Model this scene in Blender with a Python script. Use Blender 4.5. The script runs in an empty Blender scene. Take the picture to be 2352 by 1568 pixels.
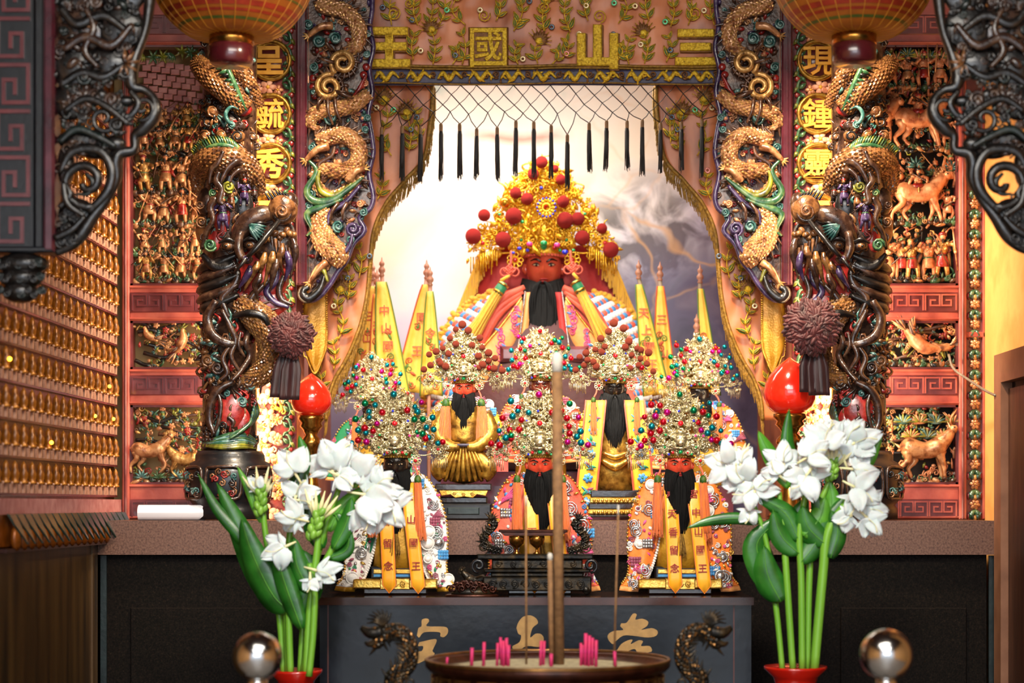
import bpy, math, random
import numpy as np
from mathutils import Vector, noise as mnoise
R = random.Random(7)
PI = math.pi
sc = bpy.context.scene
col = sc.collection
# ---------------------------------------------------------------- camera, world, lights, exposure
CAMD, FPX, VX, VY, CZ = 6.14, 4300.0, 1250.0, 1158.0, 1.5
cam = bpy.data.cameras.new('camera'); camo = bpy.data.objects.new('camera', cam); col.objects.link(camo)
camo.location = (0, -CAMD, CZ); camo.rotation_euler = (PI/2, 0, 0)
cam.sensor_width = 36; cam.lens = FPX/2352*36
cam.shift_x = -(VX-1176)/2352; cam.shift_y = (VY-784)/2352
cam.clip_start = .1; cam.clip_end = 60
cam.dof.use_dof = True; cam.dof.focus_distance = 5.75; cam.dof.aperture_fstop = 1.9
sc.camera = camo
world = bpy.data.worlds.new('world'); sc.world = world; world.use_nodes = True
bg = world.node_tree.nodes['Background']; bg.inputs[0].default_value = (.86, .92, 1, 1); bg.inputs[1].default_value = .85
sc.view_settings.view_transform = 'Standard'; sc.view_settings.look = 'None'
sc.view_settings.gamma = 1; sc.view_settings.use_curve_mapping = False
sc.view_settings.exposure = 0.5
def light(name, kind, loc, target, energy, color, **kw):
    l = bpy.data.lights.new(name, kind); o = bpy.data.objects.new(name, l); col.objects.link(o)
    o.location = loc; l.energy = energy; l.color = color
    d = Vector(target)-Vector(loc); o.rotation_euler = d.to_track_quat('-Z', 'Y').to_euler()
    for a, b in kw.items(): setattr(l, a, b)
    return o
WARM = (1, .80, .58); WARM2 = (1, .62, .32); DAY = (.84, .91, 1)
light('entrance_daylight', 'AREA', (0, -9.0, 2.5), (0, 0, 1.7), 60, DAY, shape='RECTANGLE', size=3.4, size_y=1.6)
light('hall_lamp', 'AREA', (0, -3.7, 3.6), (0, -.2, 1.8), 45, (1, .92, .80), shape='RECTANGLE', size=2.2, size_y=1.0)
light('hall_fill', 'AREA', (0, -6.2, 3.62), (0, -6.2, 0), 170, (1, .95, .88), shape='RECTANGLE', size=3.0, size_y=2.0)  # added unseen fill: brightens the hall that the steel balls reflect
light('niche_lamp', 'AREA', (-.26, .2, 2.98), (-.2, .66, 2.0), 12, (1, .91, .80), shape='RECTANGLE', size=1.1, size_y=.16)
light('altar_spot', 'SPOT', (-.62, -1.35, 3.4), (-.02, .0, 1.85), 260, (1, .89, .74), spot_size=.62, spot_blend=.8, shadow_soft_size=.12)
light('altar_spot.001', 'SPOT', (.62, -1.35, 3.4), (.05, -.2, 1.75), 190, (1, .87, .70), spot_size=.62, spot_blend=.8, shadow_soft_size=.12)
light('front_row_fill', 'SPOT', (.05, -3.3, 3.35), (0, -.5, 1.5), 290, (1, .90, .76), spot_size=.8, spot_blend=.7, shadow_soft_size=.14)  # added frontal fill light for the front statues and the lilies
light('lamp_wall_fill', 'SPOT', (.6, -2.2, 3.2), (-1.38, -.65, 1.95), 110, (1, .80, .58), spot_size=.62, spot_blend=.8, shadow_soft_size=.1)  # invented fill light, lifts the otherwise dark votive wall
light('screen_spot', 'SPOT', (-.5, -1.0, 3.4), (-1.15, 0, 2.0), 230, WARM, spot_size=.9, spot_blend=.8, shadow_soft_size=.1)
light('screen_spot.001', 'SPOT', (.5, -1.0, 3.4), (1.15, 0, 2.0), 300, WARM, spot_size=.9, spot_blend=.8, shadow_soft_size=.1)
# warm tube lamps fixed upright to the back of the two columns
for sx, e in ((-1, 5.5), (1, 8)):
    light('column_tube_lamp', 'AREA', (sx*.955, -.10, 1.95), (sx*.89, .03, 1.95), e, (1, .72, .42), shape='RECTANGLE', size=.05, size_y=1.0)
    light('column_tube_lamp', 'AREA', (sx*1.06, -.12, 2.05), (sx*1.25, .03, 2.05), e*.5, (1, .74, .48), shape='RECTANGLE', size=.05, size_y=1.2)
# ---------------------------------------------------------------- pixel frame -> world
class Fr:
    def __init__(s, y, mir=False): s.y = y; s.k = (CAMD+y)/FPX; s.g = -1 if mir else 1; s.mir = mir
    def P(s, px, py, w=0): return Vector((s.g*(px-VX)*s.k, s.y-w*s.k, CZ-(py-VY)*s.k))
    def map(s, V):
        W = np.empty_like(V); W[:, 0] = s.g*(V[:, 0]-VX)*s.k; W[:, 1] = s.y-V[:, 2]*s.k; W[:, 2] = CZ-(V[:, 1]-VY)*s.k
        return W
class Wf:                                   # world frame: vertices are already metres
    mir = True
    def map(s, V): return V
WF = Wf()
def lin(h):
    if isinstance(h, str):
        c = [int(h[i:i+2], 16)/255 for i in (0, 2, 4)]
        return tuple(x/12.92 if x < .04045 else ((x+.055)/1.055)**2.4 for x in c)+(1,)
    return tuple(h)+(1,)
MATS = {}
def mk(name, cols, scale=30, rough=.5, metal=0, bump=.25, bscale=None, coat=0, sheen=0, emit=0, emitc=None, detail=4, lo=.3, hi=.7, trans=0, stretch=None, spec=.5, kind='noise', sss=0):
    m = bpy.data.materials.new(name); m.use_nodes = True; nt = m.node_tree; N = nt.nodes; L = nt.links
    b = N['Principled BSDF']; b.inputs['Roughness'].default_value = rough; b.inputs['Metallic'].default_value = metal
    b.inputs['Coat Weight'].default_value = coat; b.inputs['Coat Roughness'].default_value = .12
    b.inputs['Sheen Weight'].default_value = sheen; b.inputs['Transmission Weight'].default_value = trans
    b.inputs['Specular IOR Level'].default_value = spec
    if sss: b.inputs['Subsurface Weight'].default_value = sss; b.inputs['Subsurface Scale'].default_value = .01
    if isinstance(cols, str): cols = [cols]
    tc = N.new('ShaderNodeTexCoord'); src = tc.outputs['Object']
    if stretch:
        mp = N.new('ShaderNodeMapping'); mp.inputs['Scale'].default_value = stretch; L.new(src, mp.inputs[0]); src = mp.outputs[0]
    if len(cols) == 1 and not kind == 'vor': b.inputs['Base Color'].default_value = lin(cols[0])
    else:
        if kind == 'vor':
            t = N.new('ShaderNodeTexVoronoi'); t.inputs['Scale'].default_value = scale; out = t.outputs['Color']
        else:
            t = N.new('ShaderNodeTexNoise'); t.inputs['Scale'].default_value = scale; t.inputs['Detail'].default_value = detail; out = t.outputs['Fac']
        L.new(src, t.inputs['Vector'])
        r = N.new('ShaderNodeValToRGB'); e = r.color_ramp.elements
        n = len(cols)
        while len(e) < n: e.new(.5)
        for i, c in enumerate(cols): e[i].position = lo+(hi-lo)*i/(n-1); e[i].color = lin(c)
        L.new(out, r.inputs[0]); L.new(r.outputs[0], b.inputs['Base Color'])
    if bump:
        t2 = N.new('ShaderNodeTexNoise'); t2.inputs['Scale'].default_value = bscale or scale*2.5; t2.inputs['Detail'].default_value = 3
        L.new(src, t2.inputs['Vector']); bp = N.new('ShaderNodeBump'); bp.inputs['Strength'].default_value = bump; bp.inputs['Distance'].default_value = .004
        L.new(t2.outputs['Fac'], bp.inputs['Height']); L.new(bp.outputs[0], b.inputs['Normal'])
    if emit: b.inputs['Emission Color'].default_value = lin(emitc or cols[0]); b.inputs['Emission Strength'].default_value = emit
    MATS[name] = m; return m
# ---------------------------------------------------------------- mesh collector
_ico = {}
def ico(sub):
    if sub not in _ico:
        t = (1+5**.5)/2
        v = [(-1,t,0),(1,t,0),(-1,-t,0),(1,-t,0),(0,-1,t),(0,1,t),(0,-1,-t),(0,1,-t),(t,0,-1),(t,0,1),(-t,0,-1),(-t,0,1)]
        f = [(0,11,5),(0,5,1),(0,1,7),(0,7,10),(0,10,11),(1,5,9),(5,11,4),(11,10,2),(10,7,6),(7,1,8),(3,9,4),(3,4,2),(3,2,6),(3,6,8),(3,8,9),(4,9,5),(2,4,11),(6,2,10),(8,6,7),(9,8,1)]
        v = [np.array(x)/np.linalg.norm(x) for x in v]
        for _ in range(sub):
            c = {}; nf = []
            def mid(a, b):
                k = (min(a, b), max(a, b))
                if k not in c: p = v[a]+v[b]; v.append(p/np.linalg.norm(p)); c[k] = len(v)-1
                return c[k]
            for a, b, d in f:
                x, y, z = mid(a, b), mid(b, d), mid(d, a); nf += [(a, x, z), (b, y, x), (d, z, y), (x, y, z)]
            f = nf
        _ico[sub] = (np.array(v), f)
    return _ico[sub]
def cr(pts, n=6):
    P = np.array(pts, float)
    if len(P) < 3: 
        t = np.linspace(0, 1, n*(len(P)-1)+1)[:, None]; return P[0]*(1-t)+P[-1]*t
    E = np.vstack([2*P[0]-P[1], P, 2*P[-1]-P[-2]]); out = []
    for i in range(1, len(E)-2):
        p0, p1, p2, p3 = E[i-1], E[i], E[i+1], E[i+2]
        for j in range(n):
            t = j/n; out.append(.5*((2*p1)+(-p0+p2)*t+(2*p0-5*p1+4*p2-p3)*t*t+(-p0+3*p1-3*p2+p3)*t**3))
    out.append(P[-1]); return np.array(out)
def p3(pts, w=0): return [(p[0], p[1], p[2] if len(p) > 2 else w) for p in pts]
def rotm(ax=0, ay=0, az=0):
    cx, sx, cy, sy, cz, sz = math.cos(ax), math.sin(ax), math.cos(ay), math.sin(ay), math.cos(az), math.sin(az)
    return np.array([[cz,-sz,0],[sz,cz,0],[0,0,1]])@np.array([[cy,0,sy],[0,1,0],[-sy,0,cy]])@np.array([[1,0,0],[0,cx,-sx],[0,sx,cx]])
class MB:
    def __init__(s): s.v = []; s.f = []; s.m = []; s.s = []; s.n = 0
    def add(s, V, F, m=0, sm=True):
        V = np.asarray(V, float); s.v.append(V); n = s.n
        s.f += [tuple(i+n for i in f) for f in F]; s.m += [m]*len(F); s.s += [sm]*len(F); s.n += len(V); return s
    def merge(s, o, T=None):
        V = np.concatenate(o.v) if o.v else np.zeros((0, 3))
        if T: V = T(V)
        n = s.n; s.v.append(V); s.f += [tuple(i+n for i in f) for f in o.f]; s.m += o.m; s.s += o.s; s.n += len(V); return s
    def box(s, x0, x1, y0, y1, w0, w1, m=0, ch=0):
        if ch:
            V = [(x0,y0,w0),(x1,y0,w0),(x1,y1,w0),(x0,y1,w0),(x0,y0,w1-ch),(x1,y0,w1-ch),(x1,y1,w1-ch),(x0,y1,w1-ch),(x0+ch,y0+ch,w1),(x1-ch,y0+ch,w1),(x1-ch,y1-ch,w1),(x0+ch,y1-ch,w1)]
            F = [(0,3,2,1),(8,9,10,11)]+[(i,(i+1)%4,4+(i+1)%4,4+i) for i in range(4)]+[(4+i,4+(i+1)%4,8+(i+1)%4,8+i) for i in range(4)]
        else:
            V = [(x0,y0,w0),(x1,y0,w0),(x1,y1,w0),(x0,y1,w0),(x0,y0,w1),(x1,y0,w1),(x1,y1,w1),(x0,y1,w1)]
            F = [(0,3,2,1),(4,5,6,7),(0,1,5,4),(1,2,6,5),(2,3,7,6),(3,0,4,7)]
        return s.add(V, F, m, False)
    def ell(s, c, r, rot=None, sub=1, m=0):
        V, F = ico(sub); r = (r, r, r) if not hasattr(r, '__len__') else r
        V = V*np.array(r)
        if rot is not None: V = V@(rot if hasattr(rot, 'shape') else rotm(*rot)).T
        return s.add(V+np.array(c, float), F, m)
    def tube(s, pts, r, n=6, m=0, cap=True, fl=1.0, ribs=0, smooth=0):
        P = cr(pts, smooth) if smooth else np.array(pts, float)
        k = len(P)
        if callable(r): rr = np.array([r(i/(k-1)) for i in range(k)])
        elif hasattr(r, '__len__'): rr = np.interp(np.linspace(0, 1, k), np.linspace(0, 1, len(r)), r)
        else: rr = np.full(k, r)
        T = np.gradient(P, axis=0); T /= (np.linalg.norm(T, axis=1)[:, None]+1e-9)
        u = np.array([0, 0, 1.]); 
        if abs(T[0]@u) > .9: u = np.array([1., 0, 0])
        a = np.linspace(0, 2*PI, n, endpoint=False); V = []
        rm = np.ones(n)
        if ribs: rm = np.where(np.arange(n) % 2, 1-ribs, 1)
        for i in range(k):
            u = u-T[i]*(u@T[i]); u /= np.linalg.norm(u)+1e-9; b = np.cross(T[i], u)
            V.append(P[i]+rr[i]*rm[:, None]*(np.cos(a)[:, None]*u*fl+np.sin(a)[:, None]*b))
        V = np.concatenate(V)
        F = [(i*n+j, i*n+(j+1) % n, (i+1)*n+(j+1) % n, (i+1)*n+j) for i in range(k-1) for j in range(n)]
        if cap: F += [tuple(range(n))[::-1], tuple(range((k-1)*n, k*n))]
        return s.add(V, F, m)
    def lathe(s, prof, cx, cw=0, n=20, m=0, sx=1, sw=1, a0=0, a1=2*PI, wob=None):
        full = abs(a1-a0-2*PI) < 1e-6; q = n if full else n+1
        a = np.linspace(a0, a1, n, endpoint=False) if full else np.linspace(a0, a1, n+1)
        V = []
        for r, y in prof:
            rr = r*(1 if wob is None else wob(a, y))
            V.append(np.stack([cx+rr*np.cos(a)*sx, np.full(q, y)+0*a, cw+rr*np.sin(a)*sw], 1))
        V = np.concatenate(V); e = n if full else n
        F = [(i*q+j, i*q+(j+1) % q, (i+1)*q+(j+1) % q, (i+1)*q+j) for i in range(len(prof)-1) for j in range(e)]
        if full:
            if prof[0][0] > .01: F.append(tuple(range(q))[::-1])
            if prof[-1][0] > .01: F.append(tuple(range((len(prof)-1)*q, len(prof)*q)))
        return s.add(V, F, m)
    def grid(s, G, m=0, sm=True, wrap=False):
        G = np.array(G, float); a, b = G.shape[:2]
        F = [(i*b+j, i*b+j+1, (i+1)*b+j+1, (i+1)*b+j) for i in range(a-1) for j in range(b-1)]
        return s.add(G.reshape(-1, 3), F, m, sm)
    def slab(s, G, t, m=0):                 # grid with thickness t away from the viewer
        G = np.array(G, float); H = G.copy(); H[:, :, 2] -= t; a, b = G.shape[:2]; n = a*b
        F = [(i*b+j, i*b+j+1, (i+1)*b+j+1, (i+1)*b+j) for i in range(a-1) for j in range(b-1)]
        F2 = [tuple(x+n for x in f[::-1]) for f in F]
        ring = [j for j in range(b)]+[i*b+b-1 for i in range(1, a)]+[(a-1)*b+j for j in range(b-2, -1, -1)]+[i*b for i in range(a-2, 0, -1)]
        F3 = [(ring[i], ring[i-1], ring[i-1]+n, ring[i]+n) for i in range(len(ring))]
        s.add(np.concatenate([G.reshape(-1, 3), H.reshape(-1, 3)]), F+F2+F3, m); return s
    def prism(s, poly, w0, w1, m=0, ch=0, sm=False):
        P = np.array([p[:2] for p in poly], float); n = len(P)
        ar = .5*np.sum(P[:, 0]*np.roll(P[:, 1], -1)-np.roll(P[:, 0], -1)*P[:, 1])
        if ar < 0: P = P[::-1]
        rings = [(P, w0)]
        if ch:
            d1 = P-np.roll(P, 1, 0); d2 = np.roll(P, -1, 0)-P
            n1 = np.stack([-d1[:, 1], d1[:, 0]], 1); n2 = np.stack([-d2[:, 1], d2[:, 0]], 1)
            n1 /= np.linalg.norm(n1, axis=1)[:, None]+1e-9; n2 /= np.linalg.norm(n2, axis=1)[:, None]+1e-9
            nn = n1+n2; nn /= np.maximum(np.linalg.norm(nn, axis=1)[:, None], .5)
            rings += [(P, w1-ch), (P+nn*ch, w1)]
        else: rings.append((P, w1))
        V = np.concatenate([np.column_stack([p, np.full(n, w)]) for p, w in rings])
        F = [(i*n+j, i*n+(j+1) % n, (i+1)*n+(j+1) % n, (i+1)*n+j) for i in range(len(rings)-1) for j in range(n)]
        s.add(V, F, m, sm)
        k = s.n-len(V); s.f += [tuple(k+i for i in range(n))[::-1], tuple(k+(len(rings)-1)*n+i for i in range(n))]; s.m += [m, m]; s.s += [False, False]
        return s
    def bars(s, pts, wd, w0, w1, m=0):      # rectangular moulding along axis-parallel polyline
        for i, (a, b) in enumerate(zip(pts[:-1], pts[1:])):
            h = wd/2; dx, dy = (b[0] > a[0])-(b[0] < a[0]), (b[1] > a[1])-(b[1] < a[1])
            a = (a[0]+dx*h*(1 if i else -1), a[1]+dy*h*(1 if i else -1)); b = (b[0]+dx*h, b[1]+dy*h)
            s.box(min(a[0], b[0])-h*abs(dy), max(a[0], b[0])+h*abs(dy), min(a[1], b[1])-h*abs(dx), max(a[1], b[1])+h*abs(dx), w0, w1, m)
        return s
    def torus(s, c, Rr, r, n=16, k=6, m=0, rot=None, sx=1, sy=1):
        a = np.linspace(0, 2*PI, n, endpoint=False); b = np.linspace(0, 2*PI, k, endpoint=False)
        V = np.array([((Rr+r*math.cos(y))*math.cos(x)*sx, (Rr+r*math.cos(y))*math.sin(x)*sy, r*math.sin(y)) for x in a for y in b])
        if rot is not None: V = V@rotm(*rot).T
        F = [(i*k+j, ((i+1) % n)*k+j, ((i+1) % n)*k+(j+1) % k, i*k+(j+1) % k) for i in range(n) for j in range(k)]
        return s.add(V+np.array(c, float), F, m)
    def leaf(s, c, ang, ln, wd, m=0, lift=.25, th=1.0, n=5):   # raised pointed leaf starting at c
        ca, sa = math.cos(ang), math.sin(ang); V = []; F = []
        for i in range(n+1):
            t = i/n; h = wd*math.sin(PI*min(1, t**.8))*.5; x = ln*t
            for y, z in ((-h, 0), (0, ln*lift*.25+wd*lift*math.sin(PI*t)), (h, 0)):
                V.append((c[0]+x*ca-y*sa, c[1]+x*sa+y*ca, c[2]+z*th))
        for i in range(n): 
            for j in range(2): F.append((i*3+j, i*3+j+1, (i+1)*3+j+1, (i+1)*3+j))
        return s.add(V, F, m)
    def spiral(s, c, r, turns=1.6, a0=0, d=1, th=None, m=0, n=5, k=14, rise=0):
        th = th or r*.22
        P = [(c[0]+r*(1-t*.85)*math.cos(a0+d*t*turns*2*PI), c[1]+r*(1-t*.85)*math.sin(a0+d*t*turns*2*PI), c[2]+rise*t) for t in np.linspace(0, 1, k)]
        return s.tube(P, [th*.8, th, th*.7], n, m)
    def cone(s, c, tip, r, n=5, m=0):
        return s.tube([c, [(a*.5+b*.5) for a, b in zip(c, tip)], tip], [r, r*.62, r*.06], n, m, cap=False)
    def flower(s, c, r, petals=5, m=0, mc=1, a0=0, tilt=.35, sub=1):
        for i in range(petals):
            a = a0+2*PI*i/petals
            s.ell((c[0]+math.cos(a)*r*.58, c[1]+math.sin(a)*r*.58, c[2]), (r*.46, r*.34, r*.16), (0, tilt, a), sub, m)
        s.ell((c[0], c[1], c[2]+r*.12), r*.24, None, sub, mc); return s
    def text(s, ch, cx, cy, size, w, m=0, depth=.06, off=.02, bevel=0, sx=1, rot=0):
        V, F = glyph(ch, depth, off, bevel); ca, sa = math.cos(rot), math.sin(rot)
        x = (V[:, 0]-.5)*size*sx; y = -(V[:, 1]-.38)*size
        return s.add(np.column_stack([cx+x*ca-y*sa, cy+x*sa+y*ca, w+V[:, 2]*size]), F, m, bevel > 0)
    def build(s, name, fr, mats, parent=None, label=None, kind=None, origin=None):
        V = fr.map(np.concatenate(s.v)); me = bpy.data.meshes.new(name)
        if parent is not None: org = LOC[parent.name]
        else: org = Vector(origin) if origin is not None else Vector(((V[:, 0].min()+V[:, 0].max())/2, (V[:, 1].min()+V[:, 1].max())/2, V[:, 2].min()))
        V = V-np.array(org)
        me.from_pydata(V.tolist(), [], s.f if fr.mir else [f[::-1] for f in s.f])
        if isinstance(mats, str): mats = [mats]
        for q in mats: me.materials.append(MATS[q])
        if len(mats) > 1: me.polygons.foreach_set('material_index', s.m)
        me.polygons.foreach_set('use_smooth', s.s); me.update()
        o = bpy.data.objects.new(name, me); col.objects.link(o); LOC[o.name] = org
        if parent is not None: o.parent = parent
        else: o.location = org
        if label: o['label'] = label
        if kind: o['kind'] = kind
        return o
LOC = {}
def thing(name, label, cat, loc, group=None):
    o = bpy.data.objects.new(name, None); o.empty_display_size = .05; col.objects.link(o); o.location = loc; LOC[o.name] = Vector(loc)
    o['label'] = label; o['category'] = cat
    if group: o['group'] = group
    return o
def tag(o, label, cat, group=None):
    o['label'] = label; o['category'] = cat
    if group: o['group'] = group
    return o
def share(src, name, parent, off, scale=None, rot=None):   # a further piece that shares its mesh with src; off = world position of its own origin
    o = bpy.data.objects.new(name, src.data); col.objects.link(o); o.parent = parent
    o.location = Vector(off)-LOC[parent.name]; LOC[o.name] = LOC[parent.name]
    if scale: o.scale = scale
    if rot: o.rotation_euler = rot
    return o
_gl = {}
def glyph(ch, depth, off, bevel):
    k = (ch, depth, off, bevel)
    if k not in _gl:
        c = bpy.data.curves.new('g', 'FONT'); c.body = ch; c.extrude = depth; c.offset = off; c.resolution_u = 2
        if bevel: c.bevel_depth = bevel; c.bevel_resolution = 1
        o = bpy.data.objects.new('g', c); col.objects.link(o); bpy.context.view_layer.update()
        me = o.evaluated_get(bpy.context.evaluated_depsgraph_get()).to_mesh()
        V = np.array([tuple(v.co) for v in me.vertices]); F = [tuple(p.vertices) for p in me.polygons]
        bpy.data.objects.remove(o); bpy.data.curves.remove(c); _gl[k] = (V, F)
    return _gl[k]
def unit(mb, name, mats):                    # a mesh kept only as shared data (metres, local axes)
    V = np.concatenate(mb.v); me = bpy.data.meshes.new(name); me.from_pydata(V.tolist(), [], mb.f)
    for q in ([mats] if isinstance(mats, str) else mats): me.materials.append(MATS[q])
    me.polygons.foreach_set('material_index', mb.m); me.polygons.foreach_set('use_smooth', mb.s); me.update(); return me
def piece(me, name, parent, pos, scale=(1, 1, 1), rot=(0, 0, 0)):
    o = bpy.data.objects.new(name, me); col.objects.link(o); o.parent = parent; o.location = Vector(pos)-LOC[parent.name]
    o.scale = scale; o.rotation_euler = rot; LOC[o.name] = LOC[parent.name]; return o
# ---------------------------------------------------------------- materials
mk('plaster', ['C98A45', 'D9A05A', 'D39650'], 6, .7, bump=.1, bscale=60)
mk('plaster_dark', ['5A4630', '6B5438'], 5, .8)
mk('stone_floor', ['86807A', '9C968E'], 6, .4)
mk('ceiling_wood', ['2A1610', '3A2016'], 8, .6)
mk('granite', ['2A1812', '523426', '5E4032', '705040', '2E201A'], 160, .42, bump=.08, detail=6, lo=.28, hi=.72)
mk('black_stone', ['080605', '120E0B', '1A1410', '30261C'], 190, .6, spec=.08, bump=.05, detail=6, lo=.3, hi=.8)
mk('red_lacquer', ['7E2E26', 'A04A3E', 'B4604E'], 12, .38, coat=.2, bump=.15, bscale=80)
mk('red_lacquer_dark', ['44181A', '5E2628', '74383A'], 14, .3, coat=.5, bump=.12, bscale=60)
mk('plum_lacquer', ['33101A', '4A1824', '5A2632'], 16, .26, coat=.6, bump=.15, bscale=50)
mk('plum_groove', ['4E1C22', '6A2A2C'], 16, .35, coat=.4)
mk('dark_wood', ['0E0A0A', '1C1412', '241818'], 18, .22, coat=.7, bump=.2, bscale=70)
mk('dark_blue_wood', ['080A0E', '0F1218'], 18, .36, coat=.15, bump=.12, bscale=70)
mk('carve_gold', ['5A3A1C', 'A87A40', 'D4A868', 'BC8C50'], 45, .32, metal=.5, bump=.35, bscale=130)
mk('carve_copper', ['5A3420', '9C6640', 'C89668', 'B07C50'], 40, .34, metal=.35, bump=.3, bscale=140, coat=.3)
mk('column_gold', ['2E1A0E', '6A4422', '9A6E3C', '7E5630'], 45, .28, metal=.3, bump=.35, bscale=130, coat=.4)
mk('column_copper', ['2E180E', '5E3A20', '8A5E38', '704A2A'], 40, .3, metal=.2, bump=.3, bscale=140, coat=.4)
mk('column_brown', ['1A0F0A', '34211A', '58402F'], 40, .26, bump=.3, bscale=110, coat=.5)
mk('carve_pink', ['8E4A30', 'C8845A', 'D8A078'], 45, .38, metal=.25, bump=.3, bscale=130)
mk('carve_brown', ['26160F', '4A2E20', '745038'], 40, .3, metal=.1, bump=.3, bscale=110, coat=.4)
mk('carve_dark', ['090808', '121010', '221C1A'], 40, .3, bump=.25, bscale=110, coat=.35)
mk('carve_green', ['12301E', '2C5636', '62784A'], 40, .3, bump=.25, bscale=110, coat=.5)
mk('carve_teal', ['10302E', '2C5C58', '7A9A94'], 45, .28, bump=.25, bscale=110, coat=.5)
mk('dark_teal', ['060C0C', '0E1A19', '24322F'], 45, .32, bump=.25, bscale=110, coat=.25)
mk('carve_red', ['4A0C0E', '8A1C1A', 'A83A30'], 40, .3, bump=.25, bscale=110, coat=.5)
mk('carve_violet', ['1E1428', '3A2A50', '5A4A68'], 40, .25, bump=.25, bscale=110, coat=.6)
mk('carve_olive', ['2E2A12', '6A6A22', '9A9A30'], 40, .3, bump=.25, bscale=110, coat=.4)
mk('board_red', ['5A1412', '8A2A20'], 40, .45, bump=.4, bscale=90)
mk('board_pale', ['C87A58', 'DCA084', 'E8B898'], 40, .5, bump=.35, bscale=120)
mk('gold', ['B8802A', 'E0B050', 'F0CC70'], 60, .28, metal=.9, bump=.2, bscale=160)
mk('gold_flat', ['D89A30', 'F0B848'], 40, .5, metal=.1, bump=.15, bscale=100)
mk('gold_char', ['E09A28', 'F2B440'], 40, .55, bump=.1, bscale=100)
mk('old_gold', ['5A3A12', '9A7028', 'C0963E'], 50, .35, metal=.7, bump=.2, bscale=120)
mk('brass', ['8A5A20', 'C08A40'], 40, .22, metal=.95, bump=.05)
mk('filigree', ['8A7A50', 'D8CA9C', 'FFF4D8'], 120, .26, metal=.75, bump=.3, bscale=260)
mk('filigree_gold', ['D8960E', 'FFC828', 'FFE070'], 120, .26, metal=.6, bump=.3, bscale=260)
mk('silver', ['9A9898', 'E4E2E0'], 80, .22, metal=.9, bump=.2, bscale=200)
mk('bronze', ['141414', '26221C', '4A3A24'], 40, .35, metal=.7, bump=.2, bscale=120)
mk('bronze_red', ['2A120C', '4A2416'], 30, .32, metal=.6, bump=.15)
mk('bronze_edge', ['5A3C20', '8A6436'], 30, .3, metal=.8, bump=.15)
mk('chrome', ['C8C8C8'], 30, .16, metal=1, bump=0)
mk('pom_red', ['BC1C16', 'D83026'], 260, .95, bump=1, bscale=330)
mk('pom_orange', ['8E2A0C', 'A83C12'], 300, .9, bump=1, bscale=330)
for nm, c in (('ball_red', 'D81A2E'), ('ball_teal', '0E8C9A'), ('ball_green', '0E8A56'), ('ball_pink', 'D81A8A'), ('ball_gold', 'D8A030')):
    mk(nm, [c], 30, .14, metal=.75, bump=0)
for nm, c in (('gem_red', 'D01020'), ('gem_green', '0E9A50'), ('gem_blue', '1A2AC8'), ('gem_pink', 'E83A90')):
    mk(nm, [c], 30, .08, bump=0, coat=1)
mk('pearl', ['E8E2DA'], 30, .18, bump=0, coat=.8)
mk('skin_red', ['A83A28', 'C05038'], 20, .18, bump=.05, coat=.7)
mk('skin_bright', ['C03A26', 'D04E34'], 20, .25, bump=.05, coat=.5)
mk('skin_brown', ['4A1610', '64241A'], 20, .2, bump=.05, coat=.6)
mk('skin_black', ['0C0A09', '1A1614'], 20, .3, bump=.05, coat=.4)
mk('eye_white', ['B89878'], 20, .2, bump=0)
mk('eye_dark', ['0A0606'], 20, .15, bump=0)
mk('eye_grey', ['50443C'], 20, .2, bump=0)
mk('beard', ['030303', '0A0909'], 60, .7, spec=.2, bump=.5, bscale=150, stretch=(6, 6, .4))
mk('beard_grey', ['0A0A0A', '161616'], 60, .65, spec=.25, bump=.5, bscale=150, stretch=(6, 6, .4))
mk('cloth_red', ['A01414', 'C02A22'], 14, .6, sheen=.3, bump=.3, bscale=60)
mk('cloth_dark_red', ['38080A', '4C0E10'], 14, .6, sheen=.3, bump=.3, bscale=60)
mk('cloth_coral', ['D0452E', 'E86A4C'], 16, .5, sheen=.2, bump=.3, bscale=90)
mk('cloth_orange', ['E8701E', 'F48A34'], 16, .5, sheen=.2, bump=.25, bscale=90)
mk('cloth_peach', ['E08A44', 'F0A860'], 16, .5, sheen=.2, bump=.25, bscale=90)
mk('cloth_yellow', ['E8B01E', 'F4C83A'], 16, .5, sheen=.2, bump=.25, bscale=90)
mk('cloth_gold', ['9A6A12', 'C8982A'], 20, .42, metal=.3, bump=.3, bscale=140)
mk('cloth_green', ['0E6A42', '1E8A58'], 16, .5, sheen=.2, bump=.25, bscale=90)
mk('cloth_white', ['D8D4D0', 'EEEAE4'], 30, .55, sheen=.2, bump=.4, bscale=140)
mk('cloth_blue', ['2A6AA8', '4A9AD0'], 30, .5, sheen=.2, bump=.3, bscale=140)
mk('cloth_pink', ['C02A6A', 'E0609A'], 30, .5, sheen=.2, bump=.3, bscale=140)
mk('cloth_mauve', ['7A2A40', 'A05068'], 30, .5, sheen=.2, bump=.3, bscale=140)
mk('ribbon_yellow', ['F0A01A', 'F8B42C'], 14, .38, bump=.2, bscale=50)
mk('ink_red', ['8E1812'], 30, .6, bump=0)
mk('tassel_yellow', ['D89A10', 'F2C030'], 60, .5, bump=.6, bscale=120, stretch=(6, 6, .3), sheen=.3)
mk('tassel_orange', ['E06418', 'F58434'], 60, .5, bump=.6, bscale=120, stretch=(6, 6, .3), sheen=.3)
mk('tassel_black', ['0C0806', '1E140E'], 60, .55, bump=.5, bscale=120, stretch=(6, 6, .3))
mk('tassel_head', ['6A4A2A', '8A6238'], 60, .5)
mk('net_black', ['140C08', '2A1A10'], 40, .6, bump=0)
mk('cord_gold', ['6A4A18', 'A07828'], 120, .45, metal=.4, bump=.5, bscale=300)
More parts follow.
